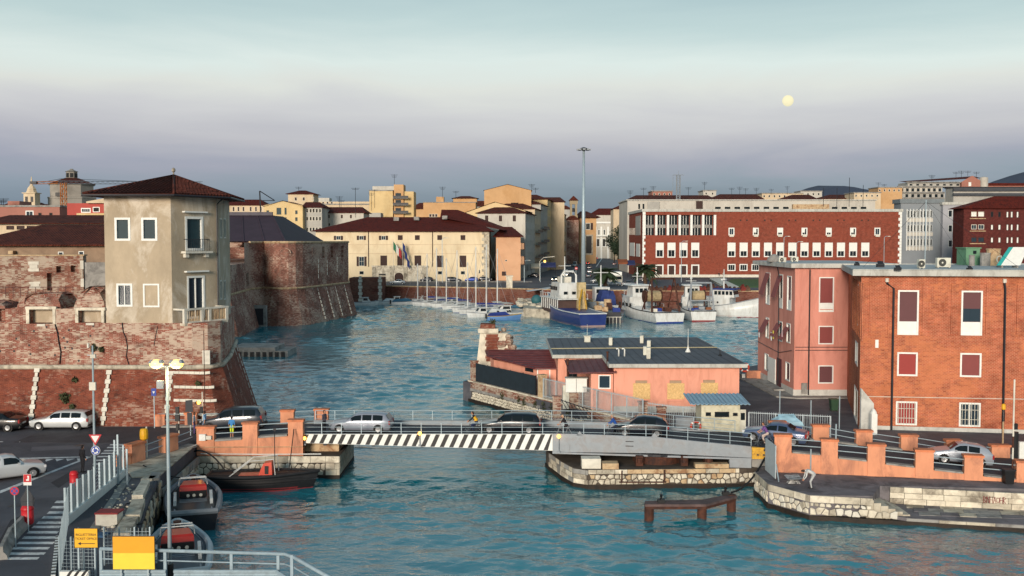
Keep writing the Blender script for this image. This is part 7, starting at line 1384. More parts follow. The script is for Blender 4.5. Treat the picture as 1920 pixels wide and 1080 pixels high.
# ================================================================== boats
def hull_rings(L_,B,free,bow,stern_w=.8,draft=.5,flare=.82,n=15,sharp=1.0,bulge=.55):
 """stations stern to bow, x forward; outline + free board rising to the bow"""
 st=[]
 for i in range(n):
  t=i/(n-1);x=-L_/2+L_*t
  b=B/2*(stern_w+(1-stern_w)*math.sin(min(1,t/bulge)*math.pi/2))if t<bulge else B/2*max(.03,math.cos((t-bulge)/(1-bulge)*math.pi/2)**sharp)
  s=free+(bow-free)*max(0,(t-.25)/.75)**2;st.append((x,b,s,t))
 return st
def hull(name,parent,mats,L_,B,free,bow,deck_z=None,boot=None,rub=None,rubr=.06,white_in=None,**k):
 st=hull_rings(L_,B,free,bow,**k);d=k.get('draft',.5);mb=MB();rings=[]
 for x,b,s,t in st:
  xx=x+.0;rk=.0 if t<.8 else(t-.8)/.2*L_*.06
  h=[(0,-d),(b*.5,-d*.8),(b*.84,-.05),(b*.9,.08*free),(b*.95,s*.5),(b,s)]
  xo=lambda z:rk*(z/max(s,.1))
  rings.append([(xx+xo(z),y,z)for y,z in h]+[(xx+xo(z),-y,z)for y,z in h[-2:0:-1][0:0]]+[(xx+xo(z),-y,z)for y,z in h[::-1][:-1]])
 mb.loft(rings,closed=False,cap=False);n=len(rings[0]);mb.add(rings[0],[tuple(range(n))])
 hl=part(name,mb,mats,parent,True,local=True)
 if boot:
  m2=MB();rr=[]
  for x,b,s,t in st:rr.append([(x,b*.845+.012,-.1),(x,b*.905+.014,.09*free+.1)])
  for sd in(1,-1):m2.loft([[(x,sd*y,z)for x,y,z in r]for r in rr],closed=False,cap=False)
  m2.add([(st[0][0]-.012,-st[0][1]*.9,-.1),(st[0][0]-.012,st[0][1]*.9,-.1),(st[0][0]-.012,st[0][1]*.91,.1+.09*free),(st[0][0]-.012,-st[0][1]*.91,.1+.09*free)],[(0,1,2,3)]);part('boot_stripe',m2,boot,hl,local=True)
 dz=deck_z
 m3=MB();rows=[[(x+(.0 if t<.8 else(t-.8)/.2*L_*.05),b*.94,(s-.12)if dz is None else min(dz,s-.05)),(x+(.0 if t<.8 else(t-.8)/.2*L_*.05),-b*.94,(s-.12)if dz is None else min(dz,s-.05))]for x,b,s,t in st];m3.loft(rows,closed=False,cap=False);part('deck',m3,white_in or mats,hl,local=True)
 if rub:
  m4=MB();pl=[(x+(.0 if t<.8 else(t-.8)/.2*L_*.06),b,s)for x,b,s,t in st];path=pl+[(x,-y,z)for x,y,z in pl[::-1]];m4.tube(path+[path[0]],rubr,6);part('rubbing_strake',m4,rub,hl,local=True)
 return hl,st
def place(o,loc,heading):o.location=loc;o.rotation_euler=(0,0,heading)
def boat(name,label,cat,group=None):o=thing(name,label,cat,(0,0,0),group);return o
BW=pm('boat_white','#c9cdcc',.35,.08,1,stain='#8f8a80',samt=.4,ss=1.2,stretch=.3);BLUEH=pm('trawler_blue','#1d2f6b',.4,.12,.6,stain='#33456f',samt=.4,ss=.5);BLUEC=pm('blue_canvas','#22357a',.8,.15,1.5);REDB_=pm('boat_red','#b0281f',.35,.1,1.5,coat=.3);GREYD=pm('grey_deck','#7d868e',.6,.15,1.5)
DGH=pm('dark_hull','#1c2028',.4,.2,1.2);WOOD=pm('varnished_wood','#7a4a2a',.5,.2,3);REDAF=pm('antifouling_red','#7d2226',.6,.15,1)
# ---- two dark mooring boats moored stern-on
def mooring_boat(label,rimm,hullm):
 o=boat('mooring_boat',label,'boat','grey mooring boats');hl,st=hull('hull',o,hullm,7.6,3.15,1.15,1.5,.72,rub=rimm,rubr=.17,white_in=GREYD,stern_w=.86,sharp=.7,bulge=.5,draft=.6)
 mb=MB();pl=[(x*.93,b*.8,s+.02)for x,b,s,t in st[1:]];mb.loft([[(x,y,z)for x,y,z in pl],[(x*.95,y*.86,z-.3)for x,y,z in pl]],closed=False,cap=False);mb.loft([[(x,-y,z)for x,y,z in pl],[(x*.95,-y*.86,z-.3)for x,y,z in pl]],closed=False,cap=False);part('inner_coaming',mb,rimm,hl,local=True)
 mb=MB();mb.loft([[(-.2,-.85,.72),(-.2,.85,.72),(2.0,.7,.72),(2.0,-.7,.72)],[(.1,-.8,1.75),(.1,.8,1.75),(1.5,.62,1.75),(1.5,-.62,1.75)],[(.2,-.75,1.85),(.2,.75,1.85),(1.4,.55,1.85),(1.4,-.55,1.85)]]);cb=part('console',mb,REDB_,o,local=True)
 mb=MB();mb.box(-.28,-.8,1.05,-.16,.8,1.55);part('instrument_panel',mb,BLACK,cb,local=True)
 for y in(-.45,-.05,.3):mb=MB();mb.tube([(-.32,y,1.3),(-.3,y,1.3)],.1,8);part('gauge',mb,OFFW,cb,local=True)
 for s_ in(-1,1):mb=MB();mb.loft([[(-2.1,s_*.95,.72),(-.2,s_*.95,.72),(-.2,s_*1.15,.72),(-2.1,s_*1.15,.72)],[(-2.0,s_*.97,1.45),(-.2,s_*.97,1.55),(-.2,s_*1.13,1.55),(-2.0,s_*1.13,1.45)]]);part('side_locker',mb,BW,o,local=True)
 mb=MB();mb.box(-1.7,-.9,.72,-.5,.9,1.15);en=part('engine_cover',mb,BW,o,local=True)
 for x in(-1.4,-1.1,-.8):mb=MB();mb.box(x,-.8,1.15,x+.06,.8,1.18);part('rib',mb,GREYM,en,local=True)
 mb=MB();mb.cyl((2.9,0),.13,.9,1.8,10);mb.cyl((2.9,0),.22,1.75,1.85,10);mb.cyl((2.9,0),.3,.72,.95,10);part('towing_post',mb,RUST,o,local=True)
 mb=MB();mb.tube([(2.2,-.9,1.0),(2.1,-.75,1.9),(2.1,.75,1.9),(2.2,.9,1.0)],.04,6);mb.tube([(.3,-.85,1.8),(.3,-.8,2.25),(.3,.8,2.25),(.3,.85,1.8)],.03,6);part('hoop',mb,BW,o,local=True)
 for s_ in(-1,1):mb=MB();mb.tube([(-3.2,s_*1.05,.9),(-3.2,s_*1.05,1.15),(-2.9,s_*1.05,1.15)],.05,6);part('cleat',mb,GREYM,o,local=True)
 return o
m1=mooring_boat('dark grey mooring boat with red console behind the lamp post',pm('grey_rubber_rim','#7c8288',.55,.15,2),DGH);place(m1,(XU(355,62.0),62.0,0),R(107.5))
m2=mooring_boat('pale-rimmed mooring boat with red console beside the yellow board',pm('pale_rubber_rim','#a3b0b6',.55,.15,2),pm('grey_hull','#4a525a',.5,.15,2));place(m2,(XU(324,51.3),51.3,0),R(108.5))
# ---- black boat with orange-red wheelhouse seat
o=boat('work_boat','black work boat with bright orange-red console moored at the abutment','boat');hl,st=hull('hull',o,RUBBER,7.1,2.5,.95,1.15,.62,boot=REDAF,rub=RUBBER,rubr=.11,white_in=GREYD,stern_w=.7,sharp=.8,bulge=.45,draft=.6)
for z in(.42,.66):mb=MB();pl=[(x+.01,b*(.95+.04*z),z+.12*t)for x,b,s,t in st];mb.tube(pl+[(x,-y,zz)for x,y,zz in pl[::-1]],.07,5);part('fender_band',mb,RUBBER,hl,local=True)
mb=MB();mb.loft([[(-1.6,-.55,.62),(-1.6,.55,.62),(1.0,.55,.62),(1.0,-.55,.62)],[(-1.5,-.5,.95),(-1.5,.5,.95),(1.0,.5,1.0),(1.0,-.5,1.0)]]);c1=part('engine_box',mb,pm('orange_red_paint','#c43a1e',.35,.1,1.5,coat=.3),o,local=True)
mb=MB();mb.loft([[(-.1,-.5,.98),(-.1,.5,.98),(.85,.5,.98),(.85,-.5,.98)],[(.25,-.45,1.75),(.25,.45,1.75),(.8,.42,1.85),(.8,-.42,1.85)]]);c2=part('console',mb,pm('orange_red_paint','#c43a1e'),o,local=True);mb=MB();mb.box(.35,-.52,1.05,.6,-.46,1.6);part('side_grille',mb,BLACK,c2,local=True)
mb=MB();mb.tube([(-2.2,-.8,.8),(-.6,-.7,2.0),(1.0,-.7,2.1),(1.1,-.7,.9)],.035,6);mb.tube([(-2.2,.8,.8),(-.6,.7,2.0),(1.0,.7,2.1),(1.1,.7,.9)],.035,6);part('roll_bar',mb,BW,o,local=True)
mb=MB();mb.tube([(.9,.3,1.0),(.9,.3,3.9)],.03,5);mb.box(.82,.22,3.9,.98,.38,4.05);part('antenna_pole',mb,DARKM,o,local=True)
place(o,(XU(482,68.6),68.9,0),R(3))
# ---- sailing yachts and small craft along the brick quay
def sailboat(label,L_=9.0,cover=BLUEC,mh=12.5,hullm=BW,jib=True,stripe=None):
 o=boat('sailing_yacht',label,'sailing boat','yachts along the brick quay');B=L_*.33;hl,st=hull('hull',o,hullm,L_,B,.95,1.25,rub=stripe or GREYM,rubr=.05,stern_w=.68,sharp=1.0,bulge=.5,draft=.5,boot=BLUEC)
 mb=MB();mb.loft([[(-L_*.12,-B*.3,.9),(-L_*.12,B*.3,.9),(L_*.25,B*.16,1.05),(L_*.25,-B*.16,1.05)],[(-L_*.1,-B*.26,1.45),(-L_*.1,B*.26,1.45),(L_*.18,B*.12,1.3),(L_*.18,-B*.12,1.3)]]);cb=part('cabin',mb,BW,o,local=True)
 for s_ in(-1,1):mb=MB();mb.add([(-L_*.1,s_*(B*.285+.012),1.1),(L_*.1,s_*(B*.21+.012),1.12),(L_*.1,s_*(B*.19+.012),1.25),(-L_*.1,s_*(B*.268+.012),1.32)],[(0,1,2,3)]);part('cabin_window',mb,GLASS,cb,local=True)
 mb=MB();mb.box(-L_*.42,-B*.2,.84,-L_*.14,B*.2,.88);part('cockpit',mb,GREYD,o,local=True)
 mb=MB();mb.tube([(L_*.08,0,1.0),(L_*.08,0,mh)],[.16,.11],6);ms=part('mast',mb,BW,o,local=True);mb=MB();mb.tube([(L_*.08,-.8,mh*.62),(L_*.08,.8,mh*.62)],.025,4);part('spreader',mb,BW,ms,local=True)
 mb=MB();mb.tube([(L_*.08,0,2.0),(-L_*.36,0,2.05)],.06,6);bm=part('boom',mb,BW,o,local=True)
 if cover:mb=MB();mb.tube([(L_*.09,0,2.35),(L_*.02,0,2.3),(-L_*.2,0,2.2),(-L_*.36,0,2.12)],[.12,.24,.18,.08],8);part('sail_cover',mb,cover,bm,True,local=True)
 mb=MB()
 for a,b in(((L_*.5,0,1.2),(L_*.08,0,mh)),((-L_*.48,0,1.0),(L_*.08,0,mh)),((L_*.06,B*.45,1.0),(L_*.08,0,mh*.9)),((L_*.06,-B*.45,1.0),(L_*.08,0,mh*.9))):mb.tube([a,b],.028,3)
 part('rigging',mb,GREYM,o,local=True)
 mb=MB()
 for s_ in(-1,1):
  pl=[(x,s_*b*.95,s+.55)for x,b,s,t in st];mb.tube(pl,.015,3)
  for x,y,z in pl[::3]:mb.tube([(x,y,z-.6),(x,y,z)],.015,3)
 part('guard_rail',mb,RAILM,o,local=True);return o
def motorboat(label,L_=6.5,cover=None,cabin=True,hullm=BW,stripe=None,group='motor boats along the brick quay'):
 o=boat('motor_boat',label,'motor boat',group);B=L_*.36;hl,st=hull('hull',o,hullm,L_,B,.85,1.25,rub=stripe or GREYM,rubr=.06,stern_w=.85,bulge=.45,sharp=.9)
 if cabin:
  mb=MB();mb.loft([[(-L_*.1,-B*.34,.75),(-L_*.1,B*.34,.75),(L_*.25,B*.25,.9),(L_*.25,-B*.25,.9)],[(-L_*.08,-B*.3,2.1),(-L_*.08,B*.3,2.1),(L_*.12,B*.25,2.1),(L_*.12,-B*.25,2.1)]]);cb=part('cabin',mb,BW,o,local=True);mb=MB();mb.box(-L_*.12,-B*.36,2.1,L_*.16,B*.36,2.18);part('cabin_roof',mb,BW,cb,local=True)
  for s_ in(-1,1):mb=MB();mb.add([(-L_*.07,s_*B*.335,1.35),(L_*.12,s_*B*.29,1.35),(L_*.1,s_*B*.275,1.95),(-L_*.06,s_*B*.315,1.95)],[(0,1,2,3)]);part('cabin_window',mb,GLASS,cb,local=True)
  mb=MB();mb.add([(L_*.205,-B*.22,1.4),(L_*.205,B*.22,1.4),(L_*.148,B*.2,1.98),(L_*.148,-B*.2,1.98)],[(0,1,2,3)]);part('windscreen',mb,GLASS,cb,local=True)
 if cover:mb=MB();mb.loft([[(-L_*.46,-B*.42,.9),(-L_*.46,B*.42,.9),(L_*.2,B*.35,1.0),(L_*.2,-B*.35,1.0)],[(-L_*.4,-B*.1,1.5),(-L_*.4,B*.1,1.5),(L_*.05,B*.1,1.75),(L_*.05,-B*.1,1.75)]]);part('canvas_cover',mb,cover,o,local=True)
 mb=MB();mb.box(-L_*.5-.35,-.2,.3,-L_*.5-.02,.2,1.3);part('outboard_motor',mb,BLACK,o,local=True);return o
def pput(o,u,v,hd):p=P(u,v,0);place(o,(p.x,p.y,0),R(hd))
pput(motorboat('white cabin motor boat alone beside the brick block',6.5),684,573,12)
pput(motorboat('small white boat with canopy at the left end of the yachts',6,pm('white_canvas','#c5c9c8',.8),False),727,571.5,200)
pput(motorboat('white motor boat with teal canvas cover',8,pm('teal_canvas','#2f5c74',.8),False),762,571.5,10)
pput(motorboat('second white cabin boat left of the first mast',6.5),745,571,195)
yb_=[(788,571,195,8.5,None,10.8,'first sailing yacht from the left, bare boom'),(806,573.5,205,9,BLUEC,13.5,'sailing yacht with blue sail cover, second mast from the left'),(824,574.5,205,9.5,pm('grey_canvas','#8f9698',.8),15,'sailing yacht with grey furled sail, third mast from the left'),(842,576.5,208,9,BLUEC,12.5,'sailing yacht with blue sail cover, fourth mast from the left'),(862,580,210,9,BLUEC,14.5,'sailing yacht with blue sail cover, fifth mast from the left'),(882,585,210,9,None,11.8,'small sailing yacht low beside the blue covers, sixth mast'),(898,588,212,10,BLUEC,15.5,'large sailing yacht with blue cover, tall mast before the corner quoins'),(918,588,190,9.5,BLUEC,16,'sailing yacht with blue sail hung at the bow, seventh mast'),(938,586,200,9,pm('grey_canvas','#8f9698'),15,'sailing yacht nearest the stone jetty, leaning stay'),]
for u,v,hd,L_,cv,mh,lab in yb_:pput(sailboat(lab,L_,cv,mh),u,v,hd)
pput(motorboat('white motor cruiser at the end of the yachts',9),950,590,190)
pput(motorboat('blue and white fishing boat with yellow waterline before the jetty',7.2,BLUEC,False,pm('light_blue_hull','#5d86b8',.45,.1,1.5),pm('yellow_strake','#b8952f',.6)),944,599.5,12)
pput(motorboat('small open white boat beside the jetty stones',5.5,None,False),973,592,30)
for u,v,hd,L_,cv,cab,lab in[(797,568.5,190,6.5,None,True,'white cabin boat behind the second and third masts'),(832,571,20,6.5,BLUEC,False,'blue-covered boat between the third and fourth masts'),(853,573.5,200,7,None,True,'white cabin boat behind the fifth mast'),(876,578,15,6,pm('white_canvas','#c5c9c8'),False,'white-covered boat left of the sixth mast'),(908,582,205,7.5,BLUEC,False,'blue-covered boat behind the tall mast'),(930,582,20,7,None,True,'white cabin boat behind the white motor cruiser'),(905,594.5,205,7,None,True,'white cabin boat in front of the tall mast'),(925,593,200,7.5,pm('white_canvas','#c5c9c8'),False,'white-covered boat left of the motor cruiser'),(966,585,200,6.5,pm('teal_canvas','#2f5c74'),False,'teal-covered boat by the jetty stones'),(770,567,15,6,None,True,'white cabin boat close under the brick quay at left')]:pput(motorboat(lab,L_,cv,cab),u,v,hd)
# ---- blue trawler
o=boat('blue_trawler','large blue hulled trawler with white superstructure and yellow deck crane','fishing boat');hl,st=hull('hull',o,BLUEH,30,7.0,2.6,5.2,1.7,boot=pm('pale_boot','#8f7a78',.6),rub=BW,rubr=.12,white_in=pm('deck_brown','#5d4a40',.8,.2,1),stern_w=.8,bulge=.5,sharp=1.0,draft=1.0)
mb=MB();mb.box(-1,-3.0,1.7,11,3.0,4.6);h1_=part('lower_house',mb,pm('trawler_brown','#4b3a36',.8,.2,1),o,local=True)  # lower house in one even dark brown
for k in range(9):
 for s_ in(-1,1):mb=MB();mb.box(-1+k*1.5,s_*3.05-.1,2.4,-.7+k*1.5,s_*3.05+.1,4.6);part('stanchion',mb,BW,h1_,local=True)
mb=MB();mb.box(-2,-3.3,4.6,12,3.3,4.8);part('boat_deck',mb,BW,o,local=True)
mb=MB();mb.loft([[(0,-2.4,4.8),(0,2.4,4.8),(7.5,2.2,4.8),(7.5,-2.2,4.8)],[(.2,-2.3,8.0),(.2,2.3,8.0),(7.0,2.0,8.0),(7.0,-2.0,8.0)]]);wh=part('wheelhouse',mb,BW,o,local=True)
for y in(-1.2,.6):mb=MB();mb.box(-.08,y,5.6,.02+.12,y+.8,6.2);part('window',mb,GLASS,wh,local=True)
for k in range(4):
 for s_ in(-1,1):mb=MB();mb.box(2+k*1.3,s_*2.33-.06,6.4,2.8+k*1.3,s_*2.33+.02*s_,7.2);part('window',mb,GLASS,wh,local=True)
mb=MB();mb.tube([(1,-1.6,8),(1,-1.6,9.6),(1,-1.0,10.4),(1,1.0,10.4),(1,1.6,9.6),(1,1.6,8)],.22,8);part('mast_arch',mb,BW,o,local=True);mb=MB();mb.tube([(4,0,8),(4,0,13.5)],[.18,.08],6);mb.tube([(4,-1.4,11.5),(4,1.4,11.5)],.06,5);part('signal_mast',mb,BW,o,local=True)
mb=MB();mb.box(2.5,-1,8,5.2,1.2,9.2);part('radar_box',mb,OFFW,o,local=True)
YCR=pm('crane_yellow','#b08a2c',.6,.2,1.5,stain='#6b4a22',samt=.6,ss=1.5);mb=MB();mb.box(-2.6,-2.6,1.7,-1.2,-1.0,8.2);cr1=part('crane_column',mb,pm('crane_cream','#b8a67c',.7,.25,1.5),o,local=True);mb=MB();mb.tube([(-2.4,-1.8,6.8),(-4.5,-.6,4.2),(-5,-.4,1.9)],.22,6);mb.tube([(-2.4,-2.2,6.6),(-3.4,-2.6,1.9)],.2,6);part('crane_arm',mb,YCR,cr1,local=True)
for k,(x,y)in enumerate(((-5,1.5),(-8,-1.2),(-11,.8))):
 mb=MB();mb.loft([[(x-1.6+3.2*q,y+w*math.cos(t),2.2+w*.8*math.sin(t))for t in[math.pi+math.pi*j/6 for j in range(7)]]for q,w in((0,.4),(.25,.75),(.7,.75),(1,.08))],closed=False,cap=False);mb.box(x-1.4,y-.6,2.15,x+1,y+.6,2.2);part('dinghy',mb,BW,o,local=True)
mb=MB();mb.tube([(12.5,-2.6,4.9),(12.5,-2.6,5.9),(14.2,0,6.4),(12.5,2.6,5.9),(12.5,2.6,4.9)],.08,5);mb.tube([(-1.9,-3.2,5.7),(12,-3.2,5.7)],.06,5);mb.tube([(-1.9,3.2,5.7),(12,3.2,5.7)],.06,5);part('bow_rail',mb,BW,o,local=True)
for k in range(8):
 for s_ in(-1,1):mb=MB();mb.tube([(-1.9+k*1.9,s_*3.2,4.8),(-1.9+k*1.9,s_*3.2,5.7)],.05,4);part('rail_post',mb,BW,o,local=True)
place(o,(12.2,212,0),math.atan2(30,-7.5))
# ---- white trawlers
def trawler(label,L_,B,house,reel=True,gal=True,boot=BLUEC,gal_m=RUST,gh=9.0):
 o=boat('white_trawler',label,'fishing boat','white trawlers at the far quay');hl,st=hull('hull',o,BW,L_,B,2.2,4.6,1.5,boot=boot,rub=DARKM,rubr=.1,white_in=pm('deck_brown','#5d4a40'),stern_w=.93,bulge=.45,sharp=.9,draft=.9)
 mb=MB();x0=L_*.08;mb.loft([[(x0,-B*.42,1.5),(x0,B*.42,1.5),(L_*.36,B*.3,1.5),(L_*.36,-B*.3,1.5)],[(x0,-B*.42,4.6),(x0,B*.42,4.6),(L_*.34,B*.28,4.6),(L_*.34,-B*.28,4.6)]]);part('deck_house',mb,BW,o,local=True)
 mb=MB();mb.loft([[(x0+.8,-B*.28,4.6),(x0+.8,B*.28,4.6),(L_*.3,B*.22,4.6),(L_*.3,-B*.22,4.6)],[(x0+1,-B*.27,7.0),(x0+1,B*.27,7.0),(L_*.27,B*.2,7.0),(L_*.27,-B*.2,7.0)]]);wh=part('wheelhouse',mb,BW,o,local=True);mb=MB();mb.loft([[(x0+.2,-B*.36,7.0),(x0+.2,B*.36,7.0),(L_*.34,B*.3,7.0),(L_*.34,-B*.3,7.0)],[(x0+.4,-B*.33,7.25),(x0+.4,B*.33,7.25),(L_*.32,B*.27,7.25),(L_*.32,-B*.27,7.25)]]);part('roof',mb,BW,wh,local=True)
 for k in range(3):mb=MB();mb.box(x0+.75,-B*.2+k*B*.14,5.5,x0+.9+.03,-B*.2+k*B*.14+B*.1,6.4);part('window',mb,GLASS,wh,local=True)
 for k in range(4):
  for s_ in(-1,1):mb=MB();x=L_*(.02+k*.08);mb.box(x,s_*B*.47-.08,2.6,x+.35,s_*B*.5+.05*s_,3.3);part('porthole',mb,BLACK,hl,local=True)
 if gal:
  mb=MB()
  for s_ in(-1,1):mb.tube([(-L_*.42,s_*B*.44,1.6),(-L_*.36,s_*B*.36,gh)],[.22,.16],6);mb.tube([(-L_*.18,s_*B*.42,1.6),(-L_*.35,s_*B*.36,gh)],.12,5)
  mb.tube([(-L_*.36,-B*.37,gh),(-L_*.36,B*.37,gh)],.2,6);mb.tube([(-L_*.4,-B*.43,4.3),(-L_*.4,B*.43,4.3)],.16,6);part('stern_gantry',mb,gal_m,o,local=True)
 if reel:mb=MB();mb.tube([(-L_*.12,-B*.26,5.0),(-L_*.12,B*.2,5.0)],1.15,12);rl_=part('net_drum',mb,pm('net_beige','#a39271',.9,.3,2,.5,8),o,local=True);mb=MB();mb.tube([(-L_*.12,-B*.3,5.0),(-L_*.12,-B*.27,5.0)],1.4,12);mb.tube([(-L_*.12,B*.21,5.0),(-L_*.12,B*.24,5.0)],1.4,12);mb.box(-L_*.13,-B*.3,1.5,-L_*.11,-B*.27,5);mb.box(-L_*.13,B*.21,1.5,-L_*.11,B*.24,5);part('drum_flange',mb,RUST,rl_,local=True)
 mb=MB();mb.tube([(L_*.2,0,7.2),(L_*.2,0,gh+2)],[.16,.07],6);mb.tube([(L_*.2,-1.2,gh),(L_*.2,1.2,gh)],.06,4);mb.ball((L_*.2,.0,gh+.6),.3,6,4);part('signal_mast',mb,BW,o,local=True)
 mb=MB()
 for s_ in(-1,1):
  pl=[(x,s_*b*.96,s+.9)for x,b,s,t in st[6:]];mb.tube(pl,.05,4)
  for x,y,z in pl[::2]:mb.tube([(x,y,z-.95),(x,y,z)],.04,4)
 part('bow_rail',mb,BW,o,local=True);rnd=random.Random(L_*7)
 for k in range(9):mb=MB();x,y=rnd.uniform(-L_*.42,-.05*L_),rnd.uniform(-B*.36,B*.36);s_=rnd.uniform(.3,.7);mb.box(x-s_,y-s_,1.5,x+s_,y+s_,1.5+s_*2.2);part('deck_gear',mb,rnd.choice([RUST,BLUEC,WOOD,GREYM,OFFW]),o,local=True)
 return o
place(trawler('white trawler with rusty stern gantry and beige net drum',26,7.0,0),(29.0,219,0),math.atan2(24,-6.2));place(trawler('smaller white trawler with red bottom and grey gantry',18,5.8,0,boot=REDAF,gal_m=GREYM,gh=8),(39.6,219.5,0),R(92))
# ---- white boat with bow to the viewer
o=boat('bow_on_trawler','white fishing boat with flared bow and blue-roofed bridge behind the pink building','fishing boat');hl,st=hull('hull',o,BW,17,6.2,2.4,4.8,1.8,boot=REDAF,rub=GREYM,rubr=.1,stern_w=.85,bulge=.5,sharp=.8,draft=.8);mb=MB();mb.box(-6.5,-2.4,1.8,1.5,2.4,4.3);part('deck_house',mb,BW,o,local=True)
mb=MB();mb.loft([[(-2.5,-2.2,4.3),(-2.5,2.2,4.3),(2.4,2.0,4.3),(2.4,-2.0,4.3)],[(-2.4,-2.1,6.0),(-2.4,2.1,6.0),(2.0,1.9,6.0),(2.0,-1.9,6.0)]]);wh=part('bridge',mb,BW,o,local=True)
for k in range(5):mb=MB();mb.box(2.1,-1.75+k*.72,4.9,2.32,-1.2+k*.72,5.7);part('window',mb,GLASS,wh,local=True)
for k in range(5):mb=MB();mb.box(-2+k*.85,-2.24,4.9,-1.4+k*.85,-2.12,5.7);part('window',mb,GLASS,wh,local=True)
mb=MB();mb.box(-2.7,-2.4,6.0,2.5,2.4,6.2);part('blue_roof',mb,BLUEC,wh,local=True);mb=MB();mb.tube([(-.5,0,6.2),(-.5,0,10.5)],[.2,.08],6);mb.tube([(-.5,-1.6,8),(-.5,1.6,8)],.1,5);mb.box(-1,-.7,8.1,0,.7,8.4);part('signal_mast',mb,BW,o,local=True)
for k in range(5):mb=MB();mb.tube([(-6+k*1.2,-2.46,3.2),(-6+k*1.2,-2.4,3.2)],.22,8);part('porthole',mb,BLACK,o,local=True)
place(o,(47.8,226,0),R(-28))
# ---- dark barge with ladder at the quay, jetty, fenders
jt=thing('stone_jetty','stone jetty stub with rubble between the yachts and the blue trawler','jetty',(5,240,0));mb=MB();mb.prism([(2.5,224),(8.2,220),(12,258),(3,262)],-1,1.9);part('core',mb,LIME,jt);rnd=random.Random(5)
for k in range(60):mb=MB();c=(rnd.uniform(1.5,9.5),rnd.uniform(228,262),1.9);s_=rnd.uniform(.4,1.1);mb.ball(c,s_,6,4,(1,1,.6));part('boulder',mb,rnd.choice([LIME,LIME2,CONC]),jt)
mb=MB();mb.ball((XU(1006,238),238,2.9),1.25,12,8);solo('round_tank',mb,pm('teal_tank','#2e5f66',.6,.15,1),'dark teal round tank beside the blue trawler bow','tank',smooth=True)
bg_=thing('dark_barge','dark low barge with pale hanging ladder rails behind the blue trawler','barge',(20,212,0));x0,x1=XU(1114,206),XU(1166,206);mb=MB();mb.box(x0,206,-.5,x1,228,2.3);part('hull',mb,DGH,bg_)
for k in range(8):x=x0+.3+(x1-x0-.6)*k/7;mb=MB();mb.box(x-.06,205.85,-.2,x+.06,206,1.25);part('ladder_rail',mb,OFFW,bg_)
mb=MB();mb.box(x0,205.85,1.25,x1,206,1.38);part('ladder_beam',mb,OFFW,bg_);rnd=random.Random(15)
for k in range(16):mb=MB();x,y=rnd.uniform(x0+.5,x1-.8),rnd.uniform(207,226);s_=rnd.uniform(.3,.9);mb.box(x-s_,y-s_,2.3,x+s_,y+s_,2.3+s_*rnd.uniform(.8,2.6));part('deck_gear',mb,rnd.choice([OFFW,BLUEC,LIME3,RUST,GREYM,WOOD]),bg_)
o=boat('blue_net_boat','white fishing boat with heaped blue nets between trawlers','fishing boat');hl,st=hull('hull',o,BW,16,5,2,3.6,1.5,boot=BLUEC,stern_w=.9);mb=MB();rnd=random.Random(3);lump(mb,densify(rect_poly(-7,-2,-1,2),.8),1.5,5.2,rnd,.4);part('net_heap',mb,pm('blue_net','#2a3a6e',.9,.3,1,.6,5),o,local=True);mb=MB();mb.box(.5,-1.8,1.5,4,1.8,5.8);wh=part('wheelhouse',mb,BW,o,local=True);mb=MB();mb.box(.42,-1.4,4.4,.5,1.4,5.3);part('window',mb,GLASS,wh,local=True);mb=MB();mb.tube([(2.5,0,5.8),(2.5,0,11)],[.25,.1],6);mb.tube([(2.5,-1.8,9.2),(2.5,1.8,9.2)],.1,4);part('signal_mast',mb,BW,o,local=True);place(o,(21.5,240,0),R(95))
mb=MB();rnd=random.Random(8)
nets=thing('net_heaps','long heap of rusty nets and red fenders on the far quay edge','nets',(50,252,ZC))
for k in range(26):mb=MB();lump(mb,densify(rect_poly(31+k*1.05,250.6-k*.1,32.4+k*1.05,253-k*.1),.6),ZC,ZC+rnd.uniform(.8,1.7),rnd,.25);part('net_heap',mb,rnd.choice([RUST,pm('net_red','#6e2a24',.9,.3,2,.5,6),pm('net_brown','#5a4334',.9,.3,2,.5,6)]),nets)
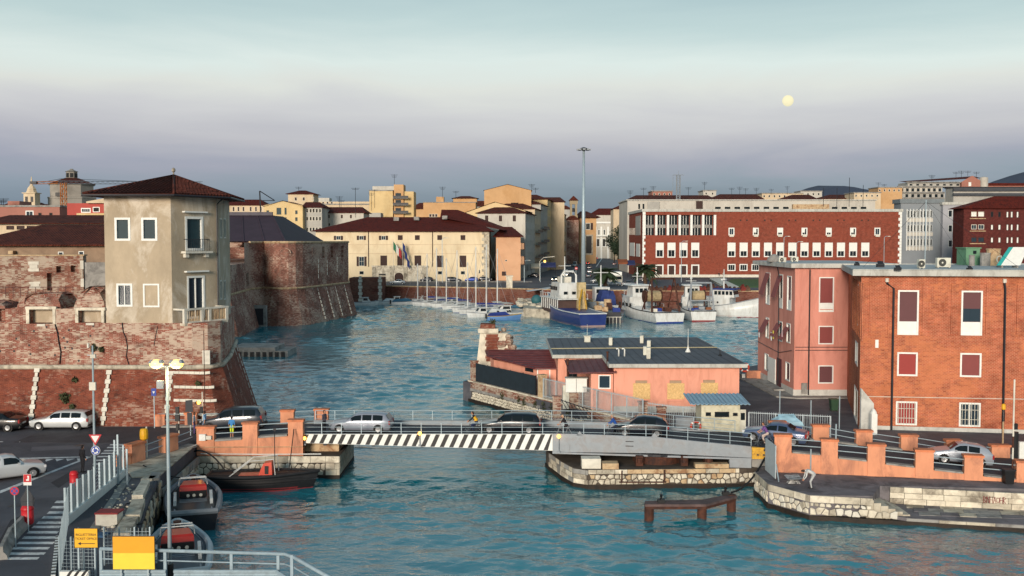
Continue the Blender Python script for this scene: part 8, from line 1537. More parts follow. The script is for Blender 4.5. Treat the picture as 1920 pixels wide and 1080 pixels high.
# ================================================================== people
def capsule(mb,a,b,r0,r1,n=10,mi=0):
 a,b=Vector(a),Vector(b);d=b-a;l=d.length
 if l<1e-4:mb.ball(a,r0,n,6,mi=mi);return
 d.normalize();p=[(a-d*r0*.95,r0*.25),(a-d*r0*.6,r0*.8),(a,r0),(b,r1),(b+d*r1*.6,r1*.8),(b+d*r1*.95,r1*.25)]
 mb.tube([q[0]for q in p],[q[1]for q in p],n,mi)
def person(label,loc,rz,pose='stand',top='#2a2c33',legs='#1f2229',shoes='#16171a',hair='#2a1d17',H=1.75,skin='#b07f66',sleeves=False,shorts=False,group='people',vest=None):
 k=H/1.75;J=dict(hipL=(0,.095,.93),hipR=(0,-.095,.93),kneeL=(.03,.1,.5),kneeR=(.0,-.1,.5),ankL=(-.02,.1,.09),ankR=(-.03,-.1,.09),pel=(0,0,.98),wst=(0,0,1.12),cst=(.0,0,1.33),nk=(.0,0,1.49),hd=(.02,0,1.62),shL=(0,.19,1.43),shR=(0,-.19,1.43),elL=(-.03,.25,1.15),elR=(-.03,-.25,1.15),wrL=(.06,.26,.92),wrR=(.06,-.26,.92),face=(1,0,-.05))
 if pose=='walk':J.update(kneeL=(.18,.1,.52),ankL=(.22,.1,.1),kneeR=(-.08,-.1,.5),ankR=(-.32,-.1,.14),elL=(-.14,.25,1.16),wrL=(-.1,.25,.94),elR=(.08,-.25,1.16),wrR=(.24,-.24,1.0))
 if pose=='fold':J.update(elL=(.02,.27,1.16),wrL=(.24,.05,1.2),elR=(.02,-.27,1.16),wrR=(.24,-.05,1.16))
 if pose=='ride':J.update(pel=(-.12,0,.98),hipL=(-.12,.095,.95),hipR=(-.12,-.095,.95),kneeL=(.24,.11,.82),ankL=(.12,.11,.46),kneeR=(.2,-.11,.62),ankR=(.02,-.11,.22),wst=(-.06,0,1.13),cst=(.06,0,1.33),nk=(.12,0,1.49),hd=(.17,0,1.62),shL=(.1,.19,1.42),shR=(.1,-.19,1.42),elL=(.26,.25,1.2),elR=(.26,-.25,1.2),wrL=(.46,.24,1.08),wrR=(.46,-.24,1.08))
 if pose=='bend':J.update(pel=(-.22,0,.92),hipL=(-.2,.095,.88),hipR=(-.2,-.095,.88),kneeL=(.02,.1,.47),kneeR=(-.04,-.1,.47),ankL=(-.06,.1,.09),ankR=(-.1,-.1,.09),wst=(-.08,0,1.03),cst=(.14,0,1.12),nk=(.3,0,1.13),hd=(.43,0,1.1),shL=(.24,.19,1.1),shR=(.24,-.19,1.1),elL=(.3,.22,.8),elR=(.3,-.22,.8),wrL=(.42,.12,.6),wrR=(.42,-.12,.58),face=(.7,0,-.7))
 if pose=='sit':J.update(pel=(0,0,.5),hipL=(0,.1,.48),hipR=(0,-.1,.48),kneeL=(.42,.12,.5),kneeR=(.42,-.12,.5),ankL=(.42,.12,.08),ankR=(.45,-.12,.08),wst=(0,0,.64),cst=(.02,0,.85),nk=(.03,0,1.01),hd=(.05,0,1.14),shL=(.02,.19,.95),shR=(.02,-.19,.95),elL=(.06,.25,.7),elR=(.06,-.25,.7),wrL=(.26,.14,.58),wrR=(.26,-.14,.58))
 J={a:Vector(b)*(k if a!='face' else 1)for a,b in J.items()};caps=[]
 def C(a,b,r0,r1,m):caps.append((J[a]if isinstance(a,str)else a,J[b]if isinstance(b,str)else b,r0*k,r1*k,m))
 for s in 'LR':
  C('hip'+s,'knee'+s,.09,.062,'legs');C('knee'+s,'ank'+s,.058,.04,'skin' if shorts else 'legs');fdir=Vector((.17,0,-.035))*k;C(J['ank'+s]+Vector((-.05,0,-.035))*k,J['ank'+s]+fdir,.045,.038,'shoes')
  C('sh'+s,'el'+s,.055,.043,'top');C('el'+s,'wr'+s,.041,.03,'top' if sleeves else 'skin')
  f=(J['wr'+s]-J['el'+s]).normalized();sd=1 if s=='L' else-1;side=Vector((0,1,0))if abs(f.y)<.8 else Vector((1,0,0));up_=f.cross(side).normalized();w0=J['wr'+s]
  C(w0,w0+f*.075*k,.034,.036,'skin')
  for q,(o_,l)in enumerate(((-.03,.06),(-.01,.072),(.012,.068),(.032,.052))):p0=w0+f*.08*k+up_*o_*k;p1=p0+(f*.7+side*-.35*sd)*l*k*.6;C(p0,p1,.0105,.0095,'skin');C(p1,p1+(f*.3-side*sd*.8)*l*k*.5,.0095,.008,'skin')
  C(w0+f*.03*k+up_*-.03*k,w0+f*.075*k+up_*-.062*k-side*sd*.02*k,.012,.01,'skin')
 C(J['pel']+Vector((0,.07,0))*k,J['pel']-Vector((0,.07,0))*k,.105,.105,'legs');C('pel','wst',.12,.115,'top');C(J['wst']+Vector((0,.05,0))*k,J['cst']+Vector((0,.07,0))*k,.105,.115,'top');C(J['wst']-Vector((0,.05,0))*k,J['cst']-Vector((0,.07,0))*k,.105,.115,'top')
 C('shL','shR',.07,.07,'top');C('cst','nk',.1,.065,'top');C('nk','hd',.05,.05,'skin')
 fc=J['face'].normalized();hd=J['hd']+(J['hd']-J['nk']).normalized()*.03*k;upv=(J['hd']-J['nk']).normalized();C(hd-upv*.035*k+fc*.015*k,hd+upv*.035*k,.075,.088,'skin');C(hd+upv*.045*k-fc*.02*k,hd-fc*.035*k-upv*.02*k,.092,.085,'hair');C(hd+fc*.085*k-upv*.02*k,hd+fc*.105*k-upv*.03*k,.014,.015,'skin')
 sdv_=upv.cross(fc)
 for q in(-1,1):C(hd+sdv_*q*.082*k-upv*.015*k,hd+sdv_*q*.088*k+upv*.015*k,.016,.018,'skin');C(hd+fc*.083*k+sdv_*q*.03*k+upv*.01*k,hd+fc*.084*k+sdv_*q*.034*k+upv*.01*k,.011,.011,'hair')
 C(hd+fc*.082*k-sdv_*.02*k-upv*.055*k,hd+fc*.082*k+sdv_*.02*k-upv*.055*k,.012,.012,'lips')
 mb=MB()
 for a,b,r0,r1,m in caps:capsule(mb,a,b,r0,r1)
 me=bpy.data.meshes.new('person_raw');me.from_pydata(mb.v,[],mb.f);ob=bpy.data.objects.new('person_raw',me);COL.objects.link(ob);md=ob.modifiers.new('r','REMESH');md.mode='VOXEL';md.voxel_size=.013;md.use_smooth_shade=True
 dg=bpy.context.evaluated_depsgraph_get();dg.update();out=bpy.data.meshes.new_from_object(ob.evaluated_get(dg));bpy.data.objects.remove(ob);bpy.data.meshes.remove(me)
 names=['skin','top','legs','shoes','hair','lips'];ms=[pm('skin_'+skin[1:],skin,.6,.08,5),pm('cloth_'+top[1:],top,.9,.15,6),pm('cloth_'+legs[1:],legs,.9,.15,6),pm('cloth_'+shoes[1:],shoes,.7,.1,6),pm('hair_'+hair[1:],hair,.8,.2,8),pm('lips','#8a4a42',.6)]
 out.materials.clear()
 for m in ms:out.materials.append(m)
 n=len(out.polygons);ce=np.empty(n*3);out.polygons.foreach_get('center',ce);ce=ce.reshape(-1,3);best=np.full(n,1e9);idx=np.zeros(n,dtype=np.int32)
 for a,b,r0,r1,m in caps:
  a_,b_=np.array(a),np.array(b);d=b_-a_;l2=max(1e-9,(d*d).sum());t=np.clip(((ce-a_)@d)/l2,0,1);q=np.linalg.norm(ce-a_-t[:,None]*d,axis=1)-(r0+(r1-r0)*t);s=q<best;best[s]=q[s];idx[s]=names.index(m)
 out.polygons.foreach_set('material_index',idx);out.polygons.foreach_set('use_smooth',[True]*n);auto_uv(out)
 o=bpy.data.objects.new('person',out);COL.objects.link(o);o.location=loc;o.rotation_euler=(0,0,rz);tag(o,label,'person',group)
 if vest:
  vb=MB();rr=[]
  for z,wx,wy,off in((-.02,.15,.2,'wst'),(.12,.155,.215,'wst'),(.02,.165,.235,'cst'),(.1,.13,.2,'cst')):c=J[off]+upv*0+Vector((0,0,z))*k;rr.append([(c.x+wx*math.cos(t),c.y+wy*math.sin(t),c.z)for t in[2*math.pi*i/14 for i in range(14)]])
  vb.loft(rr,cap=False);me=mesh('vest',vb,pm('vest_'+vest[1:],vest,.8,.1,5),smooth=True);c=bpy.data.objects.new('vest',me);COL.objects.link(c);c.parent=o
 return o
def bicycle(label,loc,rz,col='#22252b'):
 o=thing('bicycle',label,'bicycle',(0,0,0),'bicycles');m=pm('bike_'+col[1:],col,.4,.1,3)
 for x in(-.5,.52):
  mb=MB();n=20;ring=[(x+.33*math.cos(2*math.pi*i/n),0,.34+.33*math.sin(2*math.pi*i/n))for i in range(n+1)];mb.tube(ring,.018,5);w=part('wheel',mb,TYRE,o,local=True);mb=MB()
  for i in range(8):mb.tube([(x,0,.34),(x+.32*math.cos(i*math.pi/4),0,.34+.32*math.sin(i*math.pi/4))],.004,3)
  part('spokes',mb,RAILM,w,local=True)
 mb=MB()
 for a,b in(((-.5,0,.34),(-.08,0,.3)),((-.08,0,.3),(-.2,0,.82)),((-.2,0,.8),(-.5,0,.34)),((-.08,0,.3),(.36,0,.78)),((-.18,0,.74),(.36,0,.84)),((.34,0,.95),(.52,0,.34))):mb.tube([a,b],.02,6)
 part('frame',mb,m,o,local=True);mb=MB();mb.tube([(.3,-.28,1.03),(.36,0,.98),(.3,.28,1.03)],.014,5);part('handlebar',mb,DARKM,o,local=True);mb=MB();mb.box(-.34,-.07,.84,-.1,.07,.9);part('saddle',mb,BLACK,o,local=True);mb=MB();mb.tube([(-.08,-.1,.2),(-.08,.1,.4)],.014,5);mb.box(-.13,-.16,.18,-.03,-.08,.21);mb.box(-.13,.08,.39,-.03,.16,.42);part('pedals',mb,DARKM,o,local=True);place(o,loc,rz);return o
def roadpt(u,off=.45):
 x=0
 for _ in range(6):y=ynear(x)+off;x=XU(u,y)
 return(x,y,zroad(x)+.006)
person('person in grey hooded top and dark trousers standing at the left end of the bridge',roadpt(605),R(-20),'fold','#4a4650','#17191f',sleeves=True,H=1.8)
q=roadpt(890,.7);person('cyclist in black with bright yellow vest on the bridge',(q[0],q[1],q[2]+.02),R(178),'ride','#1d1f26','#23304f',sleeves=True,vest='#d8a52a');bicycle('bicycle under the rider in the yellow vest',q,R(178))
q=roadpt(1060,.5);person('cyclist in dark top with pale hair on the grey span',(q[0],q[1],q[2]+.0),R(178),'ride','#221d22','#2a2428',hair='#b39a80',H=1.66);bicycle('bicycle under the pale-haired rider',q,R(178),'#8a8d92')
q=roadpt(1154,.6);person('cyclist in blue shirt riding behind the black hatchback',(q[0],q[1],q[2]+.02),R(178),'ride','#1f4a92','#232a3a',hair='#9a8878',sleeves=True);bicycle('bicycle under the rider in blue',q,R(178),'#3a3d44')
q=roadpt(1440,.5);person('cyclist in purple flowered shirt beside the first right orange pier',(q[0],q[1],q[2]),R(175),'ride','#6b4a86','#b8a8a0',hair='#4a3020',H=1.66);bicycle('bicycle under the rider in purple',q,R(175),'#6a6d78')
person('boy in blue T-shirt and neon yellow shorts standing behind the left parapet',roadpt(430,.55),R(80),'stand','#3f7fb8','#c3d43a',shorts=True,H=1.55,shoes='#c9c9c4',hair='#171210')
q=P(393,806,2.52);person('person in pale blue shirt with long hair walking on the left ramp',(q.x,q.y-1.2,2.5),R(170),'walk','#86a9c8','#6f8096',hair='#2a1a14',H=1.65)
q=P(377,806,2.5);person('person in white top beside the sign pole on the left ramp',(q.x,q.y-1.6,2.47),R(20),'stand','#b9c4cc','#5a4a78',hair='#5a4030',H=1.65)
q=P(155,886,ZL);person('person in black standing behind the fence next to the red bin',(q.x,q.y,ZL),R(60),'stand','#14141a','#191a20',sleeves=True,hair='#151013',H=1.7)
q=P(1520,917,ZQ);person('angler in white clothes bending over on the right quay',(q.x,q.y+.1,ZQ),R(176),'bend','#b9bcbc','#a7aaab',sleeves=True,hair='#3a2a22',shoes='#24242a')
q=P(1348,521,ZC);person('seated person in black on the pale steps by the lawn',(q.x,q.y,ZC+.55),R(-90),'sit','#1a1c22','#22252c',sleeves=True);q=P(1356,521,ZC);person('seated person with pale head beside the one in black',(q.x,q.y,ZC+.55),R(-90),'sit','#8f8a84','#30343c',hair='#b9a890')
q=P(796,527.5,ZC);person('person in dark jacket walking before the customs door',(q.x,q.y,ZC),R(0),'walk','#2b2228','#26282f',sleeves=True);q=P(790,527,ZC);person('person in pale top walking before the customs door',(q.x,q.y,ZC),R(180),'walk','#a8988a','#3a4250')
q=P(1490,906,ZQ);bgm=MB();lump(bgm,densify(rect_poly(q.x-.45,q.y-.15,q.x+.35,q.y+.3),.2),ZQ,ZQ+.38,random.Random(3),.06);solo('tackle_bag',bgm,pm('bag_white','#b5b6b4',.8,.2,4,stain='#2a2b30',samt=.9,ss=3),'white and black tackle bag on the quay behind the angler','bag')
mb=MB();mb.tube([(q.x+1.4,q.y-.5,ZQ+.7),(q.x-1.8,q.y-.7,ZQ+.25)],[.012,.006],4);solo('fishing_rod',mb,BLACK,'thin dark fishing rod pointing over the quay edge','fishing rod')
# ================================================================== street lamp with two lit heads
yL=42.0;xL=XU(309,yL);o=thing('street_lamp','tall galvanised street lamp with two glowing yellow heads on the left','street lamp',(xL,yL,ZL))
zt=ZV(686,yL);mb=MB();mb.tube([(xL,yL,ZL+.9),(xL,yL,zt)],[.09,.055],10);part('pole',mb,pm('lamp_pole_grey','#8fa0a8',.5,.12,2),o,True);mb=MB();mb.cyl((xL,yL),.17,ZL,ZL+1.0,12,.14);part('base_sleeve',mb,BLACK,o)
LAMP=pm('lit_lamp_glass','#ffe6a8',.3,.02,1,emit='#ffbb50',es=2.3)
for s_ in(-1,1):
 xc=xL+s_*.42-.02;mb=MB();mb.tube([(xL,yL,zt-.05),(xc,yL,zt+.1)],.035,6);part('arm',mb,GREYM,o)
 mb=MB();mb.loft([[(xc-.3,yL-.16,zt+.12),(xc+.3,yL-.16,zt+.12),(xc+.3,yL+.16,zt+.12),(xc-.3,yL+.16,zt+.12)],[(xc-.22,yL-.1,zt+.24),(xc+.22,yL-.1,zt+.24),(xc+.22,yL+.1,zt+.24),(xc-.22,yL+.1,zt+.24)]]);hd_=part('lamp_head',mb,GREYM,o)
 mb=MB();mb.ball((xc,yL,zt+.08),.25,12,8,(1.2,.8,.75));part('lamp_glass',mb,LAMP,hd_,True)
 ld=bpy.data.lights.new('street_lamp_light','POINT');ld.energy=90;ld.color=(1,.78,.42);ld.shadow_soft_size=.2;lo_=bpy.data.objects.new('street_lamp_light',ld);COL.objects.link(lo_);lo_.location=(xc,yL-.05,zt-.2);
mb=MB();mb.box(xL-.42,yL-.08,zt-.95,xL-.14,yL+.08,zt-.62);part('camera_box',mb,GREYM,o)
# traffic pole with boxes
o=thing('traffic_pole','slim grey pole with small cabinets rising before the fort wall','pole',(XU(170,62.5),62.5,ZL));x,y=XU(169.5,62.5),62.5;mb=MB();mb.tube([(x,y,ZL),(x,y,ZV(648,y))],[.085,.055],8);part('shaft',mb,RAILM,o)
for u,v0,v1,s_ in((170,716,731,.2),(172,664,671,.16),(163,643,652,.05)):mb=MB();mb.box(XU(u,y)-s_,y-.2,ZV(v1,y),XU(u,y)+s_,y-.06,ZV(v0,y));part('cabinet',mb,OFFW,o)
mb=MB();mb.box(x-.3,y-.12,ZV(666,y),x+.25,y-.07,ZV(665,y));part('bracket',mb,RAILM,o)
RED=pm('sign_red','#b01c26',.5,.06,3);SBLUE=pm('sign_blue','#1f3f94',.5,.06,3);SWHITE=pm('sign_white','#d4d6d4',.5,.05,3);SYEL=pm('sign_yellow','#e0a91c',.5,.05,2);SYEL2=pm('sign_pale_yellow','#e6c93a',.5,.05,2);SOR=pm('sign_orange','#dd9a12',.5,.05,2);SIGNBACK=pm('sign_back','#2c3037',.6,.1,2)
def plate(mb,c,pts,th=.02,y=0):mb.add([(c[0]+a,c[1]-th+y,c[2]+b)for a,b in pts]+[(c[0]+a,c[1]+y,c[2]+b)for a,b in pts],[tuple(range(len(pts)))]+[tuple(range(2*len(pts)-1,len(pts)-1,-1))]+[(i,len(pts)+i,len(pts)+(i+1)%len(pts),(i+1)%len(pts))for i in range(len(pts))])
def disc(r,n=24):return[(r*math.cos(2*math.pi*i/n),r*math.sin(2*math.pi*i/n))for i in range(n)]
tri=lambda r:[(0,-r),(r*.87,r*.5),(-r*.87,r*.5)]
o=thing('give_way_sign','red and white give way triangle on the slim pole','sign',(x,y-.1,ZV(822,y)));c=(XU(172.5,y),y-.09,ZV(821,y));mb=MB();plate(mb,c,tri(.46));part('border',mb,RED,o);mb=MB();plate(mb,c,tri(.3),.004,-.021);part('panel',mb,SWHITE,o)
o=thing('roundabout_sign','round blue sign with three white circling arrows below the give way sign','sign',(x,y-.1,ZV(845,y)));c=(XU(172.5,y),y-.09,ZV(844,y));mb=MB();plate(mb,c,disc(.27));part('disc',mb,SBLUE,o);mb=MB();plate(mb,c,disc(.29),.01,.01);part('rim',mb,SWHITE,o)
for j in range(3):
 a0=j*2*math.pi/3;mb=MB();arc=[(r*math.cos(a0+t),r*math.sin(a0+t))for r,ts_ in((.2,[i*1.3/6 for i in range(7)]),(.13,[1.3-i*1.3/6 for i in range(7)]))for t in ts_];plate(mb,c,arc,.004,-.021);mb2=[(r*math.cos(a0+t),r*math.sin(a0+t))for r,t in((.25,1.25),(.165,1.75),(.08,1.25))];plate(mb,c,mb2,.004,-.0215);part('arrow',mb,SWHITE,o)
# signs at far left
o=thing('no_stopping_sign','round no-stopping sign on a thin post at the far left','sign',(XU(16,47.5),47.5,ZL));x,y=XU(16,47.5),47.5;mb=MB();mb.tube([(x,y,ZL),(x,y,ZV(912,y))],.03,6);part('post',mb,RAILM,o);c=(x+.03,y-.04,ZV(920,y));mb=MB();plate(mb,c,disc(.21));part('disc',mb,RED,o);mb=MB();plate(mb,c,disc(.16),.004,-.021);part('field',mb,SBLUE,o)
for a in(R(45),R(135)):mb=MB();plate(mb,c,[(math.cos(a)*p_-math.sin(a)*q_,math.sin(a)*p_+math.cos(a)*q_)for p_,q_ in((-.17,-.025),(.17,-.025),(.17,.025),(-.17,.025))],.004,-.0255-a*.0005);part('bar',mb,RED,o)
o=thing('red_square_sign','square red and white sign on a post beside a dark warning triangle','sign',(XU(41,50),50,ZL));x,y=XU(41,50),50;mb=MB();mb.tube([(x,y,ZL),(x,y,ZV(888,y))],.03,6);part('post',mb,RAILM,o);c=(x+.03,y-.04,ZV(899,y));mb=MB();plate(mb,c,[(-.2,-.28),(.2,-.28),(.2,.28),(-.2,.28)]);part('board',mb,SWHITE,o);mb=MB();plate(mb,c,[(-.19,-.12),(.19,-.12),(.19,.27),(-.19,.27)],.004,-.021);part('red_field',mb,RED,o);mb=MB();plate(mb,c,[(-.06,-.05),(.08,-.05),(.09,.2),(.0,.2),(.02,.05),(-.06,.02)],.004,-.0255);part('symbol',mb,SWHITE,o)
o=thing('dark_sign_back','back of a dark triangular sign on the concrete barrier','sign',(XU(41,50.4),50.4,ZL));c=(XU(41,50.4),50.4,ZV(933,50.4));mb=MB();plate(mb,c,[(-.36,-.2),(.36,-.2),(.36,-.05),(0,.52),(-.36,-.05)]);part('board',mb,SIGNBACK,o);mb=MB();plate(mb,c,[(-.34,-.42),(.32,-.42),(.32,-.22),(-.34,-.22)]);part('plate',mb,SIGNBACK,o)
for k,(a,b)in enumerate((((2,1050),(20,1012)),((22,1012),(50,982)))):
 A_,B_=P(*a,ZL),P(*b,ZL);w=Wall(A_,B_);mb=MB();mb.loft([[w.pt(s_,z,o_)for o_,z in((.28,ZL),(.24,ZL+.2),(.1,ZL+.35),(.08,ZL+.62),(-.08,ZL+.62),(-.1,ZL+.35),(-.24,ZL+.2),(-.28,ZL))]for s_ in(0,w.len)]);solo('concrete_barrier',mb,CONC,['nearer concrete barrier block at the left edge','further concrete barrier block below the red square sign'][k],'barrier','concrete barriers')
def litter_bin(u,v,label,h=.95,r=.24):
 p=P(u,v,ZL);o=thing('litter_bin',label,'bin',tuple(p),'red litter bins');mb=MB();mb.lathe((p.x,p.y),[(r*.85,ZL+.12),(r,ZL+.2),(r,ZL+h*.8)],12);part('body',mb,RED,o,True);mb=MB();mb.lathe((p.x,p.y),[(r*1.06,ZL+h*.8),(r*1.06,ZL+h*.84),(r*.8,ZL+h),(.02,ZL+h*1.04)],12);part('lid',mb,RED,o,True);mb=MB();mb.cyl((p.x,p.y),.05,ZL,ZL+.13,8);part('foot',mb,DARKM,o)
litter_bin(139,915,'red litter bin behind the fence next to the person in black',1.0);litter_bin(52,987,'dark red litter bin by the zebra crossing',1.1,.3)
# ================================================================== left fence: low white wall, posts, panels
fA,fB=P(128,985,ZL),P(236,893,ZL);fw2=Wall(fA,fB);o=thing('panel_fence','white kerb fence with grey panels between the plaza and the quay','fence',tuple(fA))
mb=MB();fw2.box(mb,0,fw2.len,ZL,ZL+.45,-.22,0);part('kerb_wall',mb,WHITE,o)
npn=11
for k in range(npn+1):
 s_=fw2.len*k/npn;mb=MB();fw2.box(mb,s_-.05,s_+.05,ZL,ZL+1.95,-.18,-.08);part('post',mb,RAILM,o)
 if k<npn and k not in(5,9):mb=MB();fw2.box(mb,s_+.1,s_+fw2.len/npn-.35,ZL+.45,ZL+1.85,-.15,-.12);part('panel',mb,pm('fence_panel','#b4b9b6',.6,.12,2),o)
 elif k<npn:
  for j in range(7):mb=MB();fw2.box(mb,s_+.1,s_+fw2.len/npn-.1,ZL+.5+j*.2,ZL+.53+j*.2,-.14,-.12);part('wire',mb,RAILM,o)
mA,mC=P(112,1066,ZL),P(111,958,ZL)
def mesh_fence(label,A_,B_,h=1.9,st_=.16,posts=4):
 o=thing('mesh_fence',label,'fence',tuple(A_),'wire mesh fences');w=Wall(A_,B_);mb=MB();n=int(w.len/st_)
 for i in range(n+1):w.box(mb,w.len*i/n-.006,w.len*i/n+.006,ZL+.05,ZL+h,-.006,.006)
 for j in range(int(h/st_)):w.box(mb,0,w.len,ZL+.1+j*st_-.006,ZL+.1+j*st_+.006,-.008,.008)
 part('wire_mesh',mb,RAILM,o,kind='stuff')
 for i in range(posts):mb=MB();s_=w.len*i/(posts-1);w.box(mb,s_-.03,s_+.03,ZL,ZL+h+.05,-.03,.03);part('post',mb,RAILM,o)
 return o
mesh_fence('tall mesh fence along the zebra crossing at lower left',P(112,1090,ZL),P(128,985,ZL));mesh_fence('mesh fence behind the ticket office sign',P(112,1080,ZL),P(180,1082,ZL),1.7);mesh_fence('mesh fence panel behind the big yellow board',P(196,1060,ZL),P(282,1060,ZL),1.7)
for k,(u,v0,v1)in enumerate([(207,825,878),(213,815,905),(230,842,885)]):y=60.5-k*.4;mb=MB();mb.box(XU(u,y)-.05,y,ZL,XU(u,y)+.05,y+.08,ZV(v0,y));solo('steel_post',mb,RAILM,['left one of two tall steel posts at the fence end','taller right one of two steel posts at the fence end','thin steel post before the stepped orange parapet'][k],'post','steel posts')
# kerb with hazard stripes
def hazard(label,pts,z0,z1,n,th=.2):
 A_,B_=pts;w=Wall(A_,B_);o=thing('hazard_kerb',label,'kerb',(*Vector(A_)[:2],z0),'black and white kerbs');mb=MB();w.box(mb,0,w.len,z0,z1,-th,0);part('block',mb,WHITE,o)
 for k in range(n):mb=MB();s_=w.len*(k+.1)/n;d=w.len/n*.45;sl=(z1-z0)*.7;mb.add([w.pt(s_,z0,.004),w.pt(min(w.len,s_+d),z0,.004),w.pt(min(w.len,s_+d+sl),z1,.004),w.pt(min(w.len,s_+sl),z1,.004)],[(0,1,2,3)]);mb.add([w.pt(min(w.len,s_+sl),z1+.003,.004),w.pt(min(w.len,s_+d+sl),z1+.003,.004),w.pt(min(w.len,s_+d+sl),z1+.003,-th),w.pt(min(w.len,s_+sl),z1+.003,-th)],[(0,1,2,3)]);part('stripe',mb,BLACK,o)
hazard('black and white kerb below the ticket office sign',(P(112,1096,ZL),P(166,1096,ZL)),ZL,ZL+.55,4);hazard('black and white kerb below the big yellow board',(P(205,1112,ZL),P(290,1112,ZL)),ZL,ZL+.55,5)
hazard('black and white kerb along the lower left mesh fence',(P(104,1085,ZL),P(112,1010,ZL)),ZL,ZL+.16,14,.18)
# yellow boards
def textpart(s,size,mat,parent,c,y):
 me=text_mesh(s,size);me.materials.append(mat);t=bpy.data.objects.new('lettering',me);COL.objects.link(t);t.parent=parent;t.rotation_euler=(R(90),0,0);t.location=(c[0]-OFF[parent.name][0],y-OFF[parent.name][1],c[2]-OFF[parent.name][2]);return t
y=43.0;o=thing('ticket_office_sign','yellow ticket office sign with black lettering and left arrow','sign',(XU(150.5,y),y,ZV(1028,y)));c=((XU(150.5,y)),y,(ZV(990,y)+ZV(1027,y))/2);hw_,hh_=(XU(173,y)-XU(128,y))/2,(ZV(990,y)-ZV(1027,y))/2
mb=MB();plate(mb,c,[(-hw_,-hh_),(hw_,-hh_),(hw_,hh_),(-hw_,hh_)],.03);part('board',mb,BLACK,o);mb=MB();plate(mb,c,[(-hw_+.02,-hh_+.02),(hw_-.02,-hh_+.02),(hw_-.02,hh_-.02),(-hw_+.02,hh_-.02)],.004,-.031);bd_=part('face',mb,SYEL,o)
textpart('BIGLIETTERIA',.148,BLACK,bd_,(c[0],0,c[2]+.1),y-.04);textpart('TICKET OFFICE',.138,BLACK,bd_,(c[0],0,c[2]-.07),y-.04)
mb=MB();plate(mb,c,[(-.36,-.24),(-.22,-.17),(-.22,-.225),(.38,-.225),(.38,-.255),(-.22,-.255),(-.22,-.31)],.004,-.037);part('arrow',mb,BLACK,bd_)
for s_ in(-.35,.35):mb=MB();mb.box(c[0]+s_-.03,y,ZL,c[0]+s_+.03,y+.05,c[2]+hh_);part('post',mb,RAILM,o)
y=41.25;o=thing('yellow_board','large blank board, orange above and yellow below, before the pale mooring boat','sign',(XU(241,y),y,ZV(1067,y)));x0,x1,z0,z1=XU(201,y),XU(280,y),ZV(1067,y),ZV(1006,y);zm=z0+(z1-z0)*.5
mb=MB();mb.box(x0,y-.03,zm,x1,y,z1);part('upper_panel',mb,SOR,o);mb=MB();mb.box(x0,y-.03,z0,x1,y,zm-.002);part('lower_panel',mb,SYEL2,o);mb=MB();mb.box(x0-.02,y+.001,z0-.02,x1+.02,y+.03,z1+.02);part('backing',mb,DARKM,o)
for s_ in(x0+.3,x1-.3):mb=MB();mb.box(s_-.03,y+.03,ZL,s_+.03,y+.09,z1);part('post',mb,RAILM,o)
# foreground guard rail
gr=thing('guard_rail','grey tubular guard rail with corrugated beam along the bottom edge','railing',(XU(400,41.6),41.6,ZL));RB=pm('guard_blue_grey','#8fa3ae',.5,.12,2,stain='#6d7a80',samt=.4,ss=2)
y=41.6;top_=[(XU(176,y),y,ZV(1029,y)),(XU(527,y),y,ZV(1039,y)),(XU(545,y-.8),y-.8,ZV(1045,y-.8)),(XU(612,38.0),38.0,ZV(1083,38))]
mb=MB();mb.tube(top_,.075,8);part('top_rail',mb,RB,gr,True);mb=MB();mb.tube([(p[0],p[1],p[2]-.42)for p in top_],.03,6);part('mid_rail',mb,RB,gr)
for u in(178,215,300,426,515,541):yy=y if u<540 else y-.8;mb=MB();zt_=ZV(1030+(u-176)*.028,yy);mb.box(XU(u,yy)-.06,yy-.05,ZL,XU(u,yy)+.06,yy+.05,zt_);part('post',mb,RB,gr)
for a,b in(((XU(178,y),y),(XU(303,y),y)),((XU(318,y),y),(XU(516,y),y)),((XU(518,y),y-.05),(XU(600,38.2),38.2))):
 w=Wall(a,b);mb=MB();prof=[(0,.05),(.04,.1),(.1,.1),(.15,.04),(.22,.04),(.27,.1),(.33,.1),(.37,.05)];zb=ZV(1066,y)-.38
 mb.loft([[w.pt(s_,zb+h,.1+d)for h,d in prof]+[w.pt(s_,zb+h,.085+d)for h,d in prof[::-1]]for s_ in(0,w.len)]);part('corrugated_beam',mb,RB,gr)
# quay strip between fence and boats: edge blocks, steps, slabs, debris
qs=thing('old_quay_edge','broken old stone quay edge with big blocks beside the mooring boats','quay',(XU(265,55),55,2))
def slab(pts,z0,z1,m=LIME):mb=MB();mb.prism([P(u,v,z1)[:2]for u,v in pts],z0,z1);part('block',mb,m,qs)
slab([(247,928),(268,928),(281,899),(266,899)],1.6,2.75,LIME2);slab([(262,965),(272,935),(248,936),(234,965)],1.6,2.8,LIME);slab([(243,1000),(259,968),(232,968),(212,1000)],1.6,2.72,LIME);slab([(278,897),(297,897),(301,886),(285,885)],1.6,2.55,CONC)
for k,(v,z)in enumerate(((900,2.35),(908,2.0),(917,1.65),(926,1.3),(936,.9))):mb=MB();p0,p1=P(270,v,z),P(291,v,z);mb.prism([(p0.x,p0.y-.55),(p1.x,p1.y-.55),(p1.x,p1.y+.3),(p0.x,p0.y+.3)],-.5,z+.2);part('step',mb,[LIME2,LIME3,LIME3,LIME,LIME][k],qs)
rnd=random.Random(21);w=Wall(q2,q1);rub_pts=[(q3,q2),(q2,q1)]
for(a,b)in rub_pts:rubble(qs,(a[0]+.05,a[1]),(b[0]+.05,b[1]),.3,2.2,.6,[LIME,MORT,LIME3],rnd.randrange(99),.05,.07)
mb=MB()
